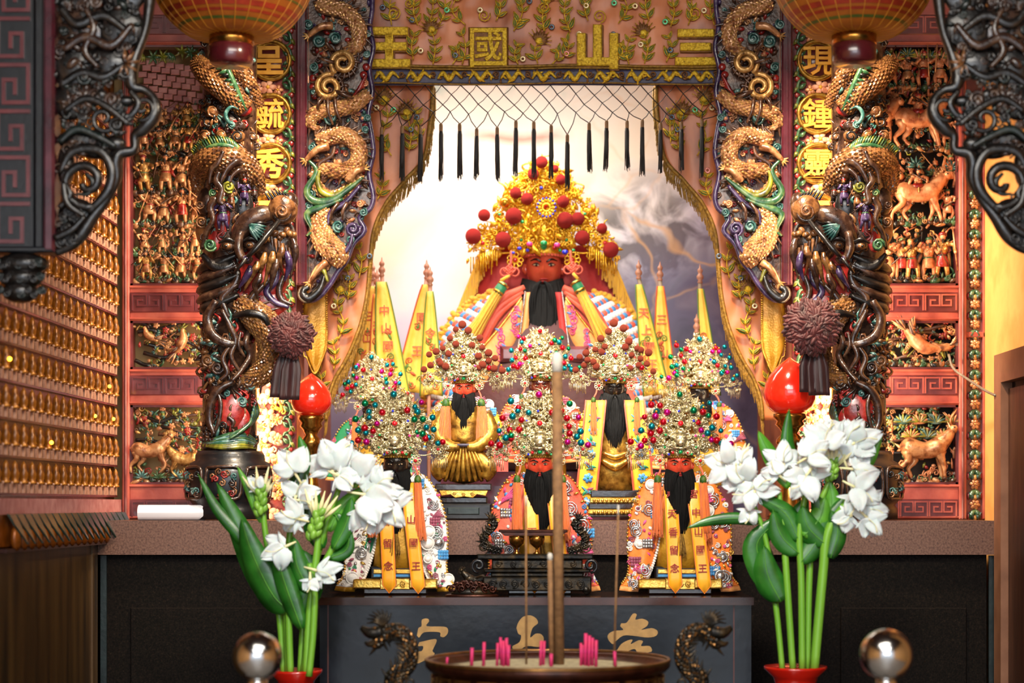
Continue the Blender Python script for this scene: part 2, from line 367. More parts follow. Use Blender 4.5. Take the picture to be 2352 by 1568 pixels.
mk('velvet', ['84421F', 'BC6A3A', 'D88452'], 9, .42, bump=.5, bscale=14, stretch=(1, 1, .35))
mk('embroid_gold', ['9A7614', 'DCB024', 'F4D448'], 160, .38, metal=.45, bump=.6, bscale=420)
mk('embroid_green', ['14320E', '2E5A18', '5A6A1A'], 90, .5, bump=.4, bscale=300)
mk('embroid_brown', ['5A3414', '8A5A22'], 90, .45, metal=.3, bump=.5, bscale=300)
mk('band_blue', ['2A2438', '3C3450'], 30, .5, sheen=.3, bump=.3, bscale=120)
mk('brocade_gold', ['7A5210', 'A87A1C', 'C8962E'], 7, .4, metal=.35, bump=.35, bscale=160)
mk('sequin_green', ['6AC890'], 20, .2, bump=0, metal=.3)
mk('sequin_grey', ['5A6470'], 20, .2, bump=0, metal=.4)
mk('sequin_pink', ['D88A80'], 20, .2, bump=0, metal=.3)
mk('sequin_pale', ['E8D0A0'], 20, .2, bump=0, metal=.3)
mk('flag_yellow', ['D89A20', 'ECC04A', 'E8B038'], 12, .55, bump=.3, bscale=60)
mk('flag_print', ['C0522A'], 20, .6, bump=0)
mk('flag_green', ['5A7A2A'], 20, .6, bump=0)
mk('pole_wood', ['9A6A50', 'B88068'], 20, .4)
mk('pole_sleeve', ['7A6A58', '9A8A74'], 30, .7, bump=.3)
mk('burgundy', ['280A0A', '440F10', '541816'], 26, .6, sheen=.15, bump=.4, bscale=60)
mk('burgundy_plain', ['200A0C', '361214'], 20, .5, sheen=.1, bump=.3, bscale=40, stretch=(4, 4, .5))
mk('peach_red', ['E02C1E', 'E83A2A'], 10, .12, bump=0, coat=.8, sss=.15)
mk('peach_red_lit', ['D8200F', 'DE2A16'], 10, .14, bump=0, coat=.8, sss=.1, emit=.10, emitc='E0200E')
mk('lantern', ['5E2E0A', '8E4C12', '7A3E0E'], 10, .5, bump=.25, bscale=60, emit=.05, emitc='C86A14')
mk('lantern_rib', ['9A6018', 'B87C28'], 30, .4, emit=.05, emitc='D88A20')
mk('lantern_green', ['3A4A16', '5A5A1E'], 30, .5)
mk('lantern_red', ['7A1E10', '9A3016'], 30, .5)
mk('lantern_wood', ['3A0E12', '5A1A20'], 14, .25, coat=.7, bump=.05)
mk('petal', ['C6C8C8', 'DADBDC'], 30, .5, bump=.15, bscale=50, sss=.3)
mk('petal_cream', ['CFCB96', 'DEDAB0'], 30, .45, bump=.1, sss=.2)
mk('bract', ['5A8A2A', '7AAA3A'], 30, .4, bump=.15)
mk('leaf_green', ['0E3A0E', '1E5A18', '2E6E22'], 14, .32, bump=.15, bscale=60, coat=.2)
mk('leaf_light', ['3A7A1E', '5A9A2E'], 14, .35, bump=.15, bscale=60)
mk('stem_green', ['4E8A1E', '7AAE3A'], 20, .35, bump=.1, stretch=(1, 1, .1))
mk('vase_red', ['A01208', 'B81C0E'], 14, .2, coat=.6, bump=.05)
mk('paper', ['EDEDF2'], 14, .6, bump=.05)
mk('votive_amber', ['3E2008', '7E4C16', 'B87E2C'], 40, .3, metal=.3, bump=.2, bscale=90, emit=.06, emitc='E07A14')
mk('votive_back', ['3A1C0A', '6A3A14', '8A5220'], 30, .25, metal=.4, bump=.25, bscale=60)
mk('votive_plate', ['A87860', 'CFA48C'], 60, .4, bump=.1)
mk('votive_bulb', ['FFB030'], 10, .3, bump=0, emit=7, emitc='FFB028')
mk('votive_glass', ['A8641E', 'C8843A'], 20, .12, metal=.6, bump=.2, bscale=30)
mk('eave_green', ['0E1A14', '1E2E28', '2A3E34'], 20, .25, coat=.5, bump=.1)
mk('eave_amber', ['5A2E0A', '8A4A12', 'A8601A'], 20, .3, metal=.3, bump=.1, bscale=50)
mk('panel_brown', ['2E2010', '4A3418', '5A4220'], 7, .4, bump=.1, stretch=(3, 3, .3))
mk('panel_teal', ['0E1A1C', '1C2A2C'], 20, .4)
mk('cabinet_front', ['060A10', '0D141E'], 9, .24, bump=.12, bscale=30, coat=.05)
mk('cabinet_top', ['2E1812', '4A2A20'], 12, .15, bump=.03, coat=.6)
mk('cabinet_line', ['4A2420'], 12, .4)
mk('paint_gold', ['8A6A3A', 'A88248'], 40, .5, bump=.1)
mk('incense', ['64462A', '86623C'], 60, .8, bump=.4, bscale=200)
mk('incense_stub', ['B81E6A', 'C82A50'], 40, .6)
mk('ash', ['8A8268', 'B8AC8A'], 60, .9, bump=.6)
mk('ash_tip', ['B8B4AC'], 60, .9, bump=.4)
mk('door_wood', ['3A2014', '5A3420'], 12, .5, bump=.15, stretch=(4, 4, .4))
mk('door_edge', ['7A5038', '94664A'], 12, .5, bump=.15)
mk('void_dark', ['14100E', '1E1614'], 8, .7)
mk('cable', ['5A5248', '7A7064'], 30, .4)
mk('brick_pink', ['A06060', 'C08A88'], 30, .5, bump=.2)
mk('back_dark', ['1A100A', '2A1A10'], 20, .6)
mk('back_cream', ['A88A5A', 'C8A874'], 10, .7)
# ---------------------------------------------------------------- the room
XL, XR = -1.38, 1.445
def wbox(name, x0, x1, y0, y1, z0, z1, m, kind='structure', parent=None, label=None):
    mb = MB(); mb.box(x0, x1, y0, y1, z0, z1)
    o = mb.build(name, WF, m, parent)
    if kind and parent is None: o['kind'] = kind
    if label: o['label'] = label
    return o
wbox('floor', -4, 4, -9.2, 1.2, -.1, 0, 'stone_floor')
wbox('ceiling', -4, 4, -9.2, 1.2, 3.7, 3.8, 'ceiling_wood')
wbox('wall_left', XL-.12, XL-.06, -1.76, 1.0, 0, 3.7, 'panel_brown')
wbox('wall_right', XR, XR+.1, -1.9, 1.0, 0, 3.7, 'plaster')
wbox('wall_back', -1.5, 1.55, 1.0, 1.1, 0, 3.7, 'plaster_dark')
wbox('wall_hall_left', -4, -3.9, -9.2, -1.75, 0, 3.7, 'plaster')
wbox('wall_hall_right', 3.9, 4, -9.2, -1.75, 0, 3.7, 'plaster')
wbox('wall_front_left', -3.9, XL-.06, -1.85, -1.75, 0, 3.7, 'plaster_dark')
wbox('wall_front_right', XR+.1, 3.9, -1.85, -1.75, 0, 3.7, 'plaster_dark')
# backing walls behind the carved screens (lit cream room behind the fretwork)
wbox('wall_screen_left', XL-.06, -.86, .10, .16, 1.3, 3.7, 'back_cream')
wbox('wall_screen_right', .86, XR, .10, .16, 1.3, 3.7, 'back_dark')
wbox('wall_niche_left', -.86, -.80, .10, 1.0, 1.3, 3.7, 'velvet')
wbox('wall_niche_right', .80, .86, .10, 1.0, 1.3, 3.7, 'velvet')
# painted mural at the back of the niche
def mural_mat():
    m = bpy.data.materials.new('mural'); m.use_nodes = True; nt = m.node_tree; N = nt.nodes; L = nt.links; b = N['Principled BSDF']
    b.inputs['Roughness'].default_value = .45
    tc = N.new('ShaderNodeTexCoord'); sp = N.new('ShaderNodeSeparateXYZ'); L.new(tc.outputs['Object'], sp.inputs[0])
    def math_(op, a, c, clamp=False):
        n = N.new('ShaderNodeMath'); n.operation = op; n.use_clamp = clamp
        for i, x in enumerate((a, c)):
            if isinstance(x, (int, float)): n.inputs[i].default_value = x
            else: L.new(x, n.inputs[i])
        return n.outputs[0]
    def noise_(s, d=5, dist=0., vec=None):
        n = N.new('ShaderNodeTexNoise'); n.inputs['Scale'].default_value = s; n.inputs['Detail'].default_value = d; n.inputs['Distortion'].default_value = dist
        L.new(vec or tc.outputs['Object'], n.inputs['Vector']); return n.outputs['Fac']
    def ramp(f, *st):
        r = N.new('ShaderNodeValToRGB'); e = r.color_ramp.elements
        while len(e) < len(st): e.new(.5)
        for i, (p, c) in enumerate(st): e[i].position = p; e[i].color = lin(c)
        L.new(f, r.inputs[0]); return r.outputs[0]
    def mix(f, a, c, bt='MIX'):
        n = N.new('ShaderNodeMix'); n.data_type = 'RGBA'; n.blend_type = bt
        if isinstance(f, (int, float)): n.inputs[0].default_value = f
        else: L.new(f, n.inputs[0])
        for i, x in ((6, a), (7, c)):
            if isinstance(x, str): n.inputs[i].default_value = lin(x)
            else: L.new(x, n.inputs[i])
        return n.outputs[2]
    x, z = sp.outputs[0], sp.outputs[2]       # z: 0 at ledge .. 1.55 at the top
    n1 = noise_(2.6, 6, .6); n2 = noise_(7, 6, 1.0)
    # painted sky: cream above, lilac-grey mist below
    h = math_('ADD', math_('MULTIPLY', z, .62), math_('MULTIPLY', math_('SUBTRACT', n1, .5), .55))
    h = math_('SUBTRACT', h, math_('MULTIPLY', x, .22))
    sky = ramp(h, (.16, '77739C'), (.36, '9A98BC'), (.52, 'C9C8E0'), (.64, 'E2DEE2'), (.78, 'EFE2CC'), (.95, 'EEE8DC'))
    # pine crag painted at the right
    dx = math_('MULTIPLY', math_('SUBTRACT', x, .42), 2.1); dz = math_('MULTIPLY', math_('SUBTRACT', z, .98), 3.0)
    d = math_('SQRT', math_('ADD', math_('MULTIPLY', dx, dx), math_('MULTIPLY', dz, dz)), 0)
    crag = math_('MULTIPLY', math_('SUBTRACT', 1.15, d), 1.6, True)
    crag = math_('MULTIPLY', crag, math_('MULTIPLY', math_('SUBTRACT', n2, .40), 6, True), True)
    c1 = mix(math_('MULTIPLY', crag, .85), sky, '3E342E')
    dx2 = math_('MULTIPLY', math_('SUBTRACT', x, .62), 1.7); dz2 = math_('MULTIPLY', math_('SUBTRACT', z, .52), 1.5)
    d2 = math_('SQRT', math_('ADD', math_('MULTIPLY', dx2, dx2), math_('MULTIPLY', dz2, dz2)), 0)
    dk = math_('MULTIPLY', math_('SUBTRACT', 1.0, d2), 2.2, True)
    c2 = mix(math_('MULTIPLY', dk, .85), c1, ramp(n2, (.3, '2E2A44'), (.5, '544C6C'), (.7, '7A6E84')))
    # pale cracks of the bark / river lines
    v = N.new('ShaderNodeTexVoronoi'); v.feature = 'DISTANCE_TO_EDGE'; v.inputs['Scale'].default_value = 4.2
    wn = N.new('ShaderNodeMix'); wn.data_type = 'VECTOR'; wn.inputs[0].default_value = .16
    nv = N.new('ShaderNodeTexNoise'); nv.inputs['Scale'].default_value = 5; L.new(tc.outputs['Object'], nv.inputs['Vector'])
    L.new(tc.outputs['Object'], wn.inputs[4]); L.new(nv.outputs['Color'], wn.inputs[5]); L.new(wn.outputs[1], v.inputs['Vector'])
    ck = math_('MULTIPLY', math_('SUBTRACT', .035, v.outputs['Distance']), 26, True)
    ck = math_('MULTIPLY', ck, math_('MULTIPLY', math_('SUBTRACT', n1, .42), 5, True), True)
    right = math_('MULTIPLY', math_('ADD', x, -.08), 4, True)
    c3 = mix(math_('MULTIPLY', math_('MULTIPLY', ck, right), .8), c2, 'D8A870')
    # red-orange ribbon of cloud and teal roofs near the top
    cl = noise_(4, 4, .3); e1 = math_('MULTIPLY', math_('SUBTRACT', .035, math_('ABSOLUTE', math_('SUBTRACT', math_('ADD', z, math_('MULTIPLY', cl, .12)), 1.49), 0)), 30, True)
    bx = math_('MULTIPLY', math_('SUBTRACT', .22, math_('ABSOLUTE', math_('ADD', x, .1), 0)), 8, True)
    c4 = mix(math_('MULTIPLY', math_('MULTIPLY', e1, bx), .7), c3, 'D0562A')
    tl = math_('MULTIPLY', math_('SUBTRACT', z, 1.48), 9, True); tl = math_('MULTIPLY', tl, math_('MULTIPLY', math_('SUBTRACT', noise_(6, 3), .55), 8, True), True)
    c5 = mix(math_('MULTIPLY', tl, .5), c4, '7ABCB8')
    L.new(c5, b.inputs['Base Color'])
    MATS['mural'] = m
mural_mat()
mb = MB(); mb.box(-.80, .80, .88, .92, 1.45, 3.3)
mural = mb.build('mural_panel', WF, 'mural', origin=(0, .9, 1.45)); tag(mural, 'large painted landscape panel with misty sky behind the big statue', 'painting')
# ledge, plinth and hidden tiers
gl = MB(); k = 5.765/FPX
gl.box(XL, 1.385, -.375, 1.0, 1.45-.105, 1.45); g = gl.build('granite_ledge', WF, 'granite')
tag(g, 'speckled brown granite ledge that carries the altar and the columns', 'ledge')
pl = thing('stone_plinth', 'dark speckled stone wall under the granite ledge behind the table', 'plinth', (0, -.3, 0))
mb = MB(); mb.box(XL+.02, 1.37, -.34, .6, 0, 1.345); mb.build('core', WF, 'black_stone', pl)
F0 = Fr(-.345)
mb = MB(); mb.box(232, 246, 1275, 1760, 0, 6); mb.build('edge_strip', F0, 'panel_teal', pl)
mb = MB(); mb.box(2270, 2282, 1275, 1760, 0, 6); mb.build('edge_strip', F0, 'panel_teal', pl)
for x0, x1 in ((300, 700), (1930, 2220)):
    mb = MB(); mb.box(x0, x1, 1395, 1700, 0, 3, 0, 2); mb.build('inset_panel', F0, 'dark_stone_red' if 'dark_stone_red' in MATS else 'black_stone', pl)
for nm, lab, x0, x1, y0, y1, z in (('altar_step', 'low lacquered step under the back row of small statues', -.62, .62, .0, .25, 1.56), ('statue_dais', 'dark lacquered dais under the large seated statue', -.36, .36, .37, .84, 1.612)):
    tag(wbox(nm, x0, x1, y0, y1, 1.45, z, 'plum_lacquer', None), lab, 'plinth')
# ---------------------------------------------------------------- door in the right wall
dr = bpy.data.objects.new('door_1', None); col.objects.link(dr); dr.location = (XR, -.9, 0); LOC[dr.name] = Vector(dr.location); dr['kind'] = 'structure'
X = 1.385
for y0, y1 in ((-.46, -.375), (-1.6, -1.515)):
    mb = MB(); mb.box(X, XR+.02, y0, y1, 0, 1.958); mb.build('door_post', WF, 'door_edge', dr)
mb = MB(); mb.box(X, XR+.02, -1.515, -.46, 1.87, 1.958); mb.build('lintel', WF, 'door_edge', dr)
mb = MB(); mb.box(X+.035, XR+.01, -1.52, -.46, 0, 1.87); mb.build('door_leaf', WF, 'void_dark', dr)
for i in range(5):
    mb = MB(); y = -.46-.212*(i+.5); mb.box(X+.022, X+.036, y-.1, y+.1, .05, 1.85); mb.build('door_plank', WF, 'door_wood', dr)
# ---------------------------------------------------------------- carving vocabulary (pixel frame)
CM = ['carve_gold', 'carve_brown', 'carve_pink', 'carve_red', 'carve_green', 'carve_dark', 'carve_teal', 'carve_copper', 'carve_violet', 'carve_olive']
G_, B_, PK_, RD_, GR_, DK_, TE_, CO_, VI_, OL_ = range(10)
def scaled(mb, pts, r, m=G_, ms=None, sp=7, sm=5, spikes=None, spk=B_, sl=14, side=1, n=10, sz=1.0):
    """a dragon body: tube covered with raised overlapping scales and a dorsal row of spikes"""
    P = cr(p3(pts), sm); k = len(P)
    rr = np.interp(np.linspace(0, 1, k), np.linspace(0, 1, len(r) if hasattr(r, '__len__') else 2), r if hasattr(r, '__len__') else [r, r])
    mb.tube(P, list(rr), n, m)
    L = np.concatenate([[0], np.cumsum(np.linalg.norm(np.diff(P, axis=0), axis=1))]); q = 0; d = 0
    while d < L[-1]:
        c = np.array([np.interp(d, L, P[:, j]) for j in range(3)]); c2 = np.array([np.interp(min(d+2, L[-1]), L, P[:, j]) for j in range(3)]); c1 = np.array([np.interp(max(d-2, 0), L, P[:, j]) for j in range(3)])
        t = c2-c1; t /= np.linalg.norm(t)+1e-9; ra = np.interp(d, L, rr)
        s_ = np.array([-t[1], t[0], 0]); s_ /= np.linalg.norm(s_)+1e-9; u = np.cross(t, s_); u = u if u[2] > 0 else -u
        na = max(2, int(ra*2.6/sp/sz)); 
        for j in range(na):
            a = -1.25+2.5*(j+.5*(q % 2))/na
            nrm = math.sin(a)*s_+math.cos(a)*u; b = np.cross(t, nrm); o = c+nrm*ra*.97; h = sp*sz
            mb.add([o-t*h*.55, o+b*h*.5, o+t*h*.75+nrm*h*.12, o-b*h*.5, o+nrm*h*.34+t*h*.12], [(0, 1, 4), (1, 2, 4), (2, 3, 4), (3, 0, 4)], m if ms is None or (q+j) % 3 else ms, False)
        if spikes and q % spikes == 0:
            o = c+side*s_*ra*.9+u*ra*.3; mb.cone(o, o+side*s_*sl+t*sl*.6, sl*.24, 5, spk)
        d += sp*sz*.8; q += 1
    return mb
def lock(mb, pts, r, m=B_, sm=6, ribs=.22, n=10, fl=.6): return mb.tube(cr(p3(pts), sm), r, n, m, ribs=ribs, fl=fl)
def cloud(mb, c, r, m=TE_, a0=None, d=1):
    a0 = R.uniform(0, 6) if a0 is None else a0
    mb.spiral(c, r, 1.7, a0, d, r*.26, m, 6, 16, r*.25); return mb.ell((c[0], c[1], c[2]-r*.3), (r*.9, r*.9, r*.3), None, 1, m)
def fan(mb, c, r, a0, a1, n, m=GR_, th=.2):
    for i in range(n): mb.leaf(c, a0+(a1-a0)*i/max(1, n-1), r, r*.32, m, .6)
    return mb
def pine(mb, c, r, m=TE_, m2=OL_):
    for i in range(9):
        a = PI+PI*i/8; mb.ell((c[0]+math.cos(a)*r*.55, c[1]+math.sin(a)*r*.35, c[2]+R.uniform(0, 3)), (r*.46, r*.11, r*.12), (0, 0, a), 1, m if i % 2 else m2)
    mb.ell((c[0], c[1]-r*.15, c[2]-3), (r*.9, r*.42, r*.2), None, 1, m); return mb
def warrior(x, yb, h, w, rng, gold=G_, lean=0, weapon=True):
    mb = MB(); s = h/100.; X = lambda u, v: (x+u*s+lean*(v/100)*s, yb-v*s)
    for sg in (-1, 1):
        a = X(sg*7, 42); b = X(sg*(8+rng.random()*8), 22); c = X(sg*(9+rng.random()*6), 0); mb.tube([(*a, w), (*b, w+5*s), (*c, w)], [8*s, 6*s, 4.5*s], 6, gold); mb.ell((*c, w+3*s), (6*s, 3.5*s, 6*s), None, 0, B_)
    a = X(0, 40); mb.lathe([(5*s, a[1]-22*s), (11*s, a[1]-10*s), (15*s, a[1]+8*s), (16*s, a[1]+16*s)], a[0], w, 10, [gold, CO_, gold, RD_][rng.randrange(4)], wob=lambda t, y: 1+.13*np.sin(t*5))
    c = X(0, 62); mb.ell((*c, w+2*s), (13*s, 16*s, 9*s), None, 1, gold); mb.torus((c[0], c[1]+14*s, w), 11*s, 2.2*s, 10, 4, [GR_, RD_, DK_][rng.randrange(3)], (PI/2, 0, 0))
    for i in range(6): mb.ell((c[0]+rng.uniform(-9, 9)*s, c[1]+rng.uniform(-9, 9)*s, w+10*s), 3*s, None, 0, gold)
    hd = X(rng.uniform(-2, 2), 86); mb.ell((*hd, w+4*s), (7*s, 8.5*s, 7*s), None, 1, PK_); mb.ell((hd[0], hd[1]-6*s, w+3*s), (8.5*s, 6*s, 8*s), None, 1, [gold, DK_, GR_, RD_][rng.randrange(4)])
    mb.cone((hd[0], hd[1]-9*s, w+2*s), (hd[0]+rng.uniform(-5, 5)*s, hd[1]-20*s, w), 3.5*s, 5, gold)
    mb.cone((hd[0], hd[1]+4*s, w+10*s), (hd[0], hd[1]+18*s, w+9*s), 3*s, 4, DK_)
    hands = []
    for sg in (-1, 1):
        a = X(sg*13, 72); b = X(sg*(20+rng.random()*8), 55+rng.random()*16); e = X(sg*(10+rng.random()*16), 52+rng.random()*36)
        mb.tube([(*a, w+2*s), (*b, w+6*s), (*e, w+12*s)], [6*s, 5.2*s, 4*s], 6, gold); mb.ell((*e, w+13*s), 4*s, None, 0, PK_); hands.append(e)
        mb.ell((*a, w+3*s), (7*s, 6*s, 6*s), None, 1, gold)
    if weapon:
        e = hands[rng.randrange(2)]; t = rng.uniform(-1.1, 1.1); l = 48*s
        mb.tube([(e[0]-math.sin(t)*l*.8, e[1]+math.cos(t)*l*.8, w+13*s), (e[0]+math.sin(t)*l, e[1]-math.cos(t)*l, w+13*s)], 1.8*s, 5, [B_, CO_][rng.randrange(2)])
    for i in range(2):
        a = X(rng.choice((-14, 14)), 60); mb.tube([(*a, w-2), (a[0]+rng.uniform(-16, 16)*s, a[1]+14*s, w-3), (a[0]+rng.uniform(-20, 20)*s, a[1]+34*s, w-2)], [4*s, 5*s, 1*s], 5, [RD_, GR_, gold][rng.randrange(3)], fl=.4)
    return mb
def beast(x, yb, L, w, d, rng, m=PK_, kind='horse'):
    """horse / deer / lion seen from the side; d = facing (+1 right)"""
    mb = MB(); s = L/100.; X = lambda u, v: (x+d*u*s, yb-v*s)
    hip = X(-30, 58); sh = X(26, 60); 
    mb.tube([(*X(-44, 54), w), (*hip, w+3*s), (*X(0, 52), w+4*s), (*sh, w+4*s), (*X(36, 64), w)], [9*s, 19*s, 16*s, 19*s, 10*s], 10, m, smooth=4)
    nk = (*X(50, 90), w+4*s); mb.tube([(*X(28, 64), w+3*s), (*X(42, 78), w+5*s), nk], [17*s, 12*s, 8*s], 9, m, smooth=3)
    hx = X(62, 84) if kind == 'horse' else X(60, 96); mb.tube([nk, ((nk[0]+hx[0])/2, (nk[1]+hx[1])/2, w+6*s), (*hx, w+6*s)], [9*s, 8.5*s, 4.5*s], 8, m)
    for e in (-3, 3): mb.cone((nk[0]+e*s, nk[1]-5*s, w+4*s+e), (nk[0]-d*4*s+e*s, nk[1]-17*s, w+e), 3*s, 4, m)
    mb.ell(((nk[0]*.6+hx[0]*.4), nk[1]*.6+hx[1]*.4-3*s, w+13*s), 2*s, None, 0, DK_)
    for bx, ph, z in ((-34, -1, 6), (-26, 1, -6), (26, 1, 6), (32, -1, -6)):
        kx = bx+rng.uniform(2, 10)*ph; fx = kx+rng.uniform(-12, 12)
        back = bx < 0
        pts = [(*X(bx, 52), w+z*s), (*X(bx+(6 if back else 2)+ph*4, 34), w+z*s), (*X(kx-(8 if back else -6), 18), w+z*s), (*X(fx, 0), w+z*s)]
        mb.tube(pts, [12*s, 7*s, 4*s, 3.2*s], 7, m, smooth=3); mb.ell((*X(fx, 0), w+z*s), (4.5*s, 3.5*s, 4.5*s), None, 0, B_)
    tl = X(-46, 58)
    if kind == 'horse':
        mb.tube([(*tl, w), (*X(-58, 56), w+2*s), (*X(-62, 36), w), (*X(-58, 22), w)], [4*s, 6*s, 5*s, 1*s], 6, CO_, smooth=3)
        for i in range(6): a = X(28+i*4.2, 78+i*4.5); mb.ell((*a, w+4*s), (6*s, 4*s, 3*s), (0, 0, d*.6), 0, CO_)
        mb.ell((*X(-2, 66), w+4*s), (16*s, 9*s, 15*s), None, 1, RD_); mb.torus((*X(-2, 56), w+4*s), 15*s, 2*s, 10, 4, G_, (0, PI/2, 0))
    else:
        mb.cone((*tl, w), (*X(-56, 66), w), 4*s, 5, m)
        if kind == 'deer':
            for e in (-1, 1): mb.tube([(nk[0], nk[1]-6*s, w+e*3), (nk[0]-d*2*s, nk[1]-22*s, w+e*6), (nk[0]-d*(-10)*s, nk[1]-40*s, w+e*8)], [3*s, 2.4*s, 1*s], 5, CO_); mb.tube([(nk[0]-d*2*s, nk[1]-22*s, w+e*6), (nk[0]-d*14*s, nk[1]-34*s, w+e*8)], [2*s, .8*s], 4, CO_)
        else:
            for i in range(12): a = rng.uniform(0, 2*PI); mb.spiral((nk[0]+math.cos(a)*11*s, nk[1]+math.sin(a)*12*s, w+6*s), 6*s, 1.3, a, 1, 2*s, G_, 4, 8)
    return mb
def bird(x, y, L, w, ang, d, rng, m=CO_):
    mb = MB(); s = L/100.; R2 = rotm(0, 0, ang)
    def X(u, v): p = R2@np.array([d*u*s, -v*s, 0]); return (x+p[0], y+p[1])
    mb.tube([(*X(-40, 0), w), (*X(-10, 2), w+4*s), (*X(18, 8), w+5*s), (*X(34, 26), w+4*s), (*X(44, 30), w+4*s)], [5*s, 16*s, 15*s, 8*s, 6*s], 9, m, smooth=4)
    mb.cone((*X(46, 31), w+4*s), (*X(64, 26), w+4*s), 3.4*s, 5, OL_)
    for i in range(6): a = X(-12-i*3, 4); mb.leaf((*a, w+12*s), ang+(PI if d > 0 else 0)+d*(.2+.13*i), 38*s, 11*s, m if i % 2 else B_, .3)
    for i in range(4): mb.leaf((*X(-36, 0), w+2), ang+(PI if d > 0 else 0)+d*(-.3+.2*i), 46*s, 9*s, B_ if i % 2 else m, .3)
    for e in (-4, 6): mb.tube([(*X(e, -8), w+4*s), (*X(e+3, -34), w+4*s)], 1.8*s, 4, OL_)
    return mb
def branch(x0, y0, x1, y1, w, r, rng, m=DK_, leaves=6, lm=(GR_, TE_, OL_), blos=3, bm=(PK_, RD_, G_)):
    mb = MB(); n = 5; P = []
    for i in range(n+1):
        t = i/n; P.append((x0+(x1-x0)*t+(rng.uniform(-1, 1)*r*2.4 if 0 < i < n else 0), y0+(y1-y0)*t+(rng.uniform(-1, 1)*r*2.4 if 0 < i < n else 0), w+rng.uniform(-3, 5)))
    Q = cr(P, 5); mb.tube(Q, [r, r*.8, r*.4], 7, m)
    for i in range(leaves):
        q = Q[rng.randrange(len(Q))]; a = rng.uniform(0, 2*PI); e = (q[0]+math.cos(a)*r*2.6, q[1]+math.sin(a)*r*2.6, q[2]+2)
        mb.tube([q, e], [r*.35, r*.2], 4, m)
        for j in range(3): mb.leaf(e, a+(j-1)*.8, r*2.4, r*1.2, lm[rng.randrange(len(lm))], .5)
    for i in range(blos):
        q = Q[rng.randrange(len(Q))]; mb.flower((q[0]+rng.uniform(-2, 2)*r, q[1]+rng.uniform(-2, 2)*r, q[2]+4), r*1.7, 5, bm[rng.randrange(len(bm))], G_, rng.uniform(0, 6))
    return mb
def rock(x0, x1, y, w, h, rng, ms=(B_, CO_, GR_, DK_)):
    mb = MB(); n = int((x1-x0)/13)
    for i in range(n):
        xx = x0+(i+.5)*(x1-x0)/n; mb.ell((xx, y+rng.uniform(-3, 3), w+rng.uniform(-2, 4)), (rng.uniform(8, 15), rng.uniform(.4, .9)*h, rng.uniform(5, 9)), (0, 0, rng.uniform(-.5, .5)), 1, ms[rng.randrange(len(ms))])
        if i % 2: mb.spiral((xx, y-h*.4, w+8), h*.6, 1.4, rng.uniform(0, 6), 1, h*.16, ms[rng.randrange(len(ms))], 5, 10)
        mb.leaf((xx, y-h*.3, w+6), -PI/2+rng.uniform(-1, 1), h*1.3, h*.5, GR_, .4)
    return mb
# ---------------------------------------------------------------- Greek-key fret
def fret(parent, fr, x0, x1, y0, y1, w0, w1, m, n=None, name='fret', wd=None):
    H = y1-y0; n = n or max(1, round((x1-x0)/(H*1.05))); U = (x1-x0)/n; wd = wd or H*.1
    for i in range(n):
        a = x0+i*U+wd*.7; b = x0+(i+1)*U-wd*.7; u = b-a
        pts = [(a, y1), (a, y0), (b, y0), (b, y0+H*.72), (a+u*.36, y0+H*.72), (a+u*.36, y0+H*.36), (a+u*.68, y0+H*.36)]
        if i % 2: pts = [(a+b-p[0], p[1]) for p in pts]
        mb = MB(); mb.bars(pts, wd, w0, w1); mb.build(name, fr, m, parent)
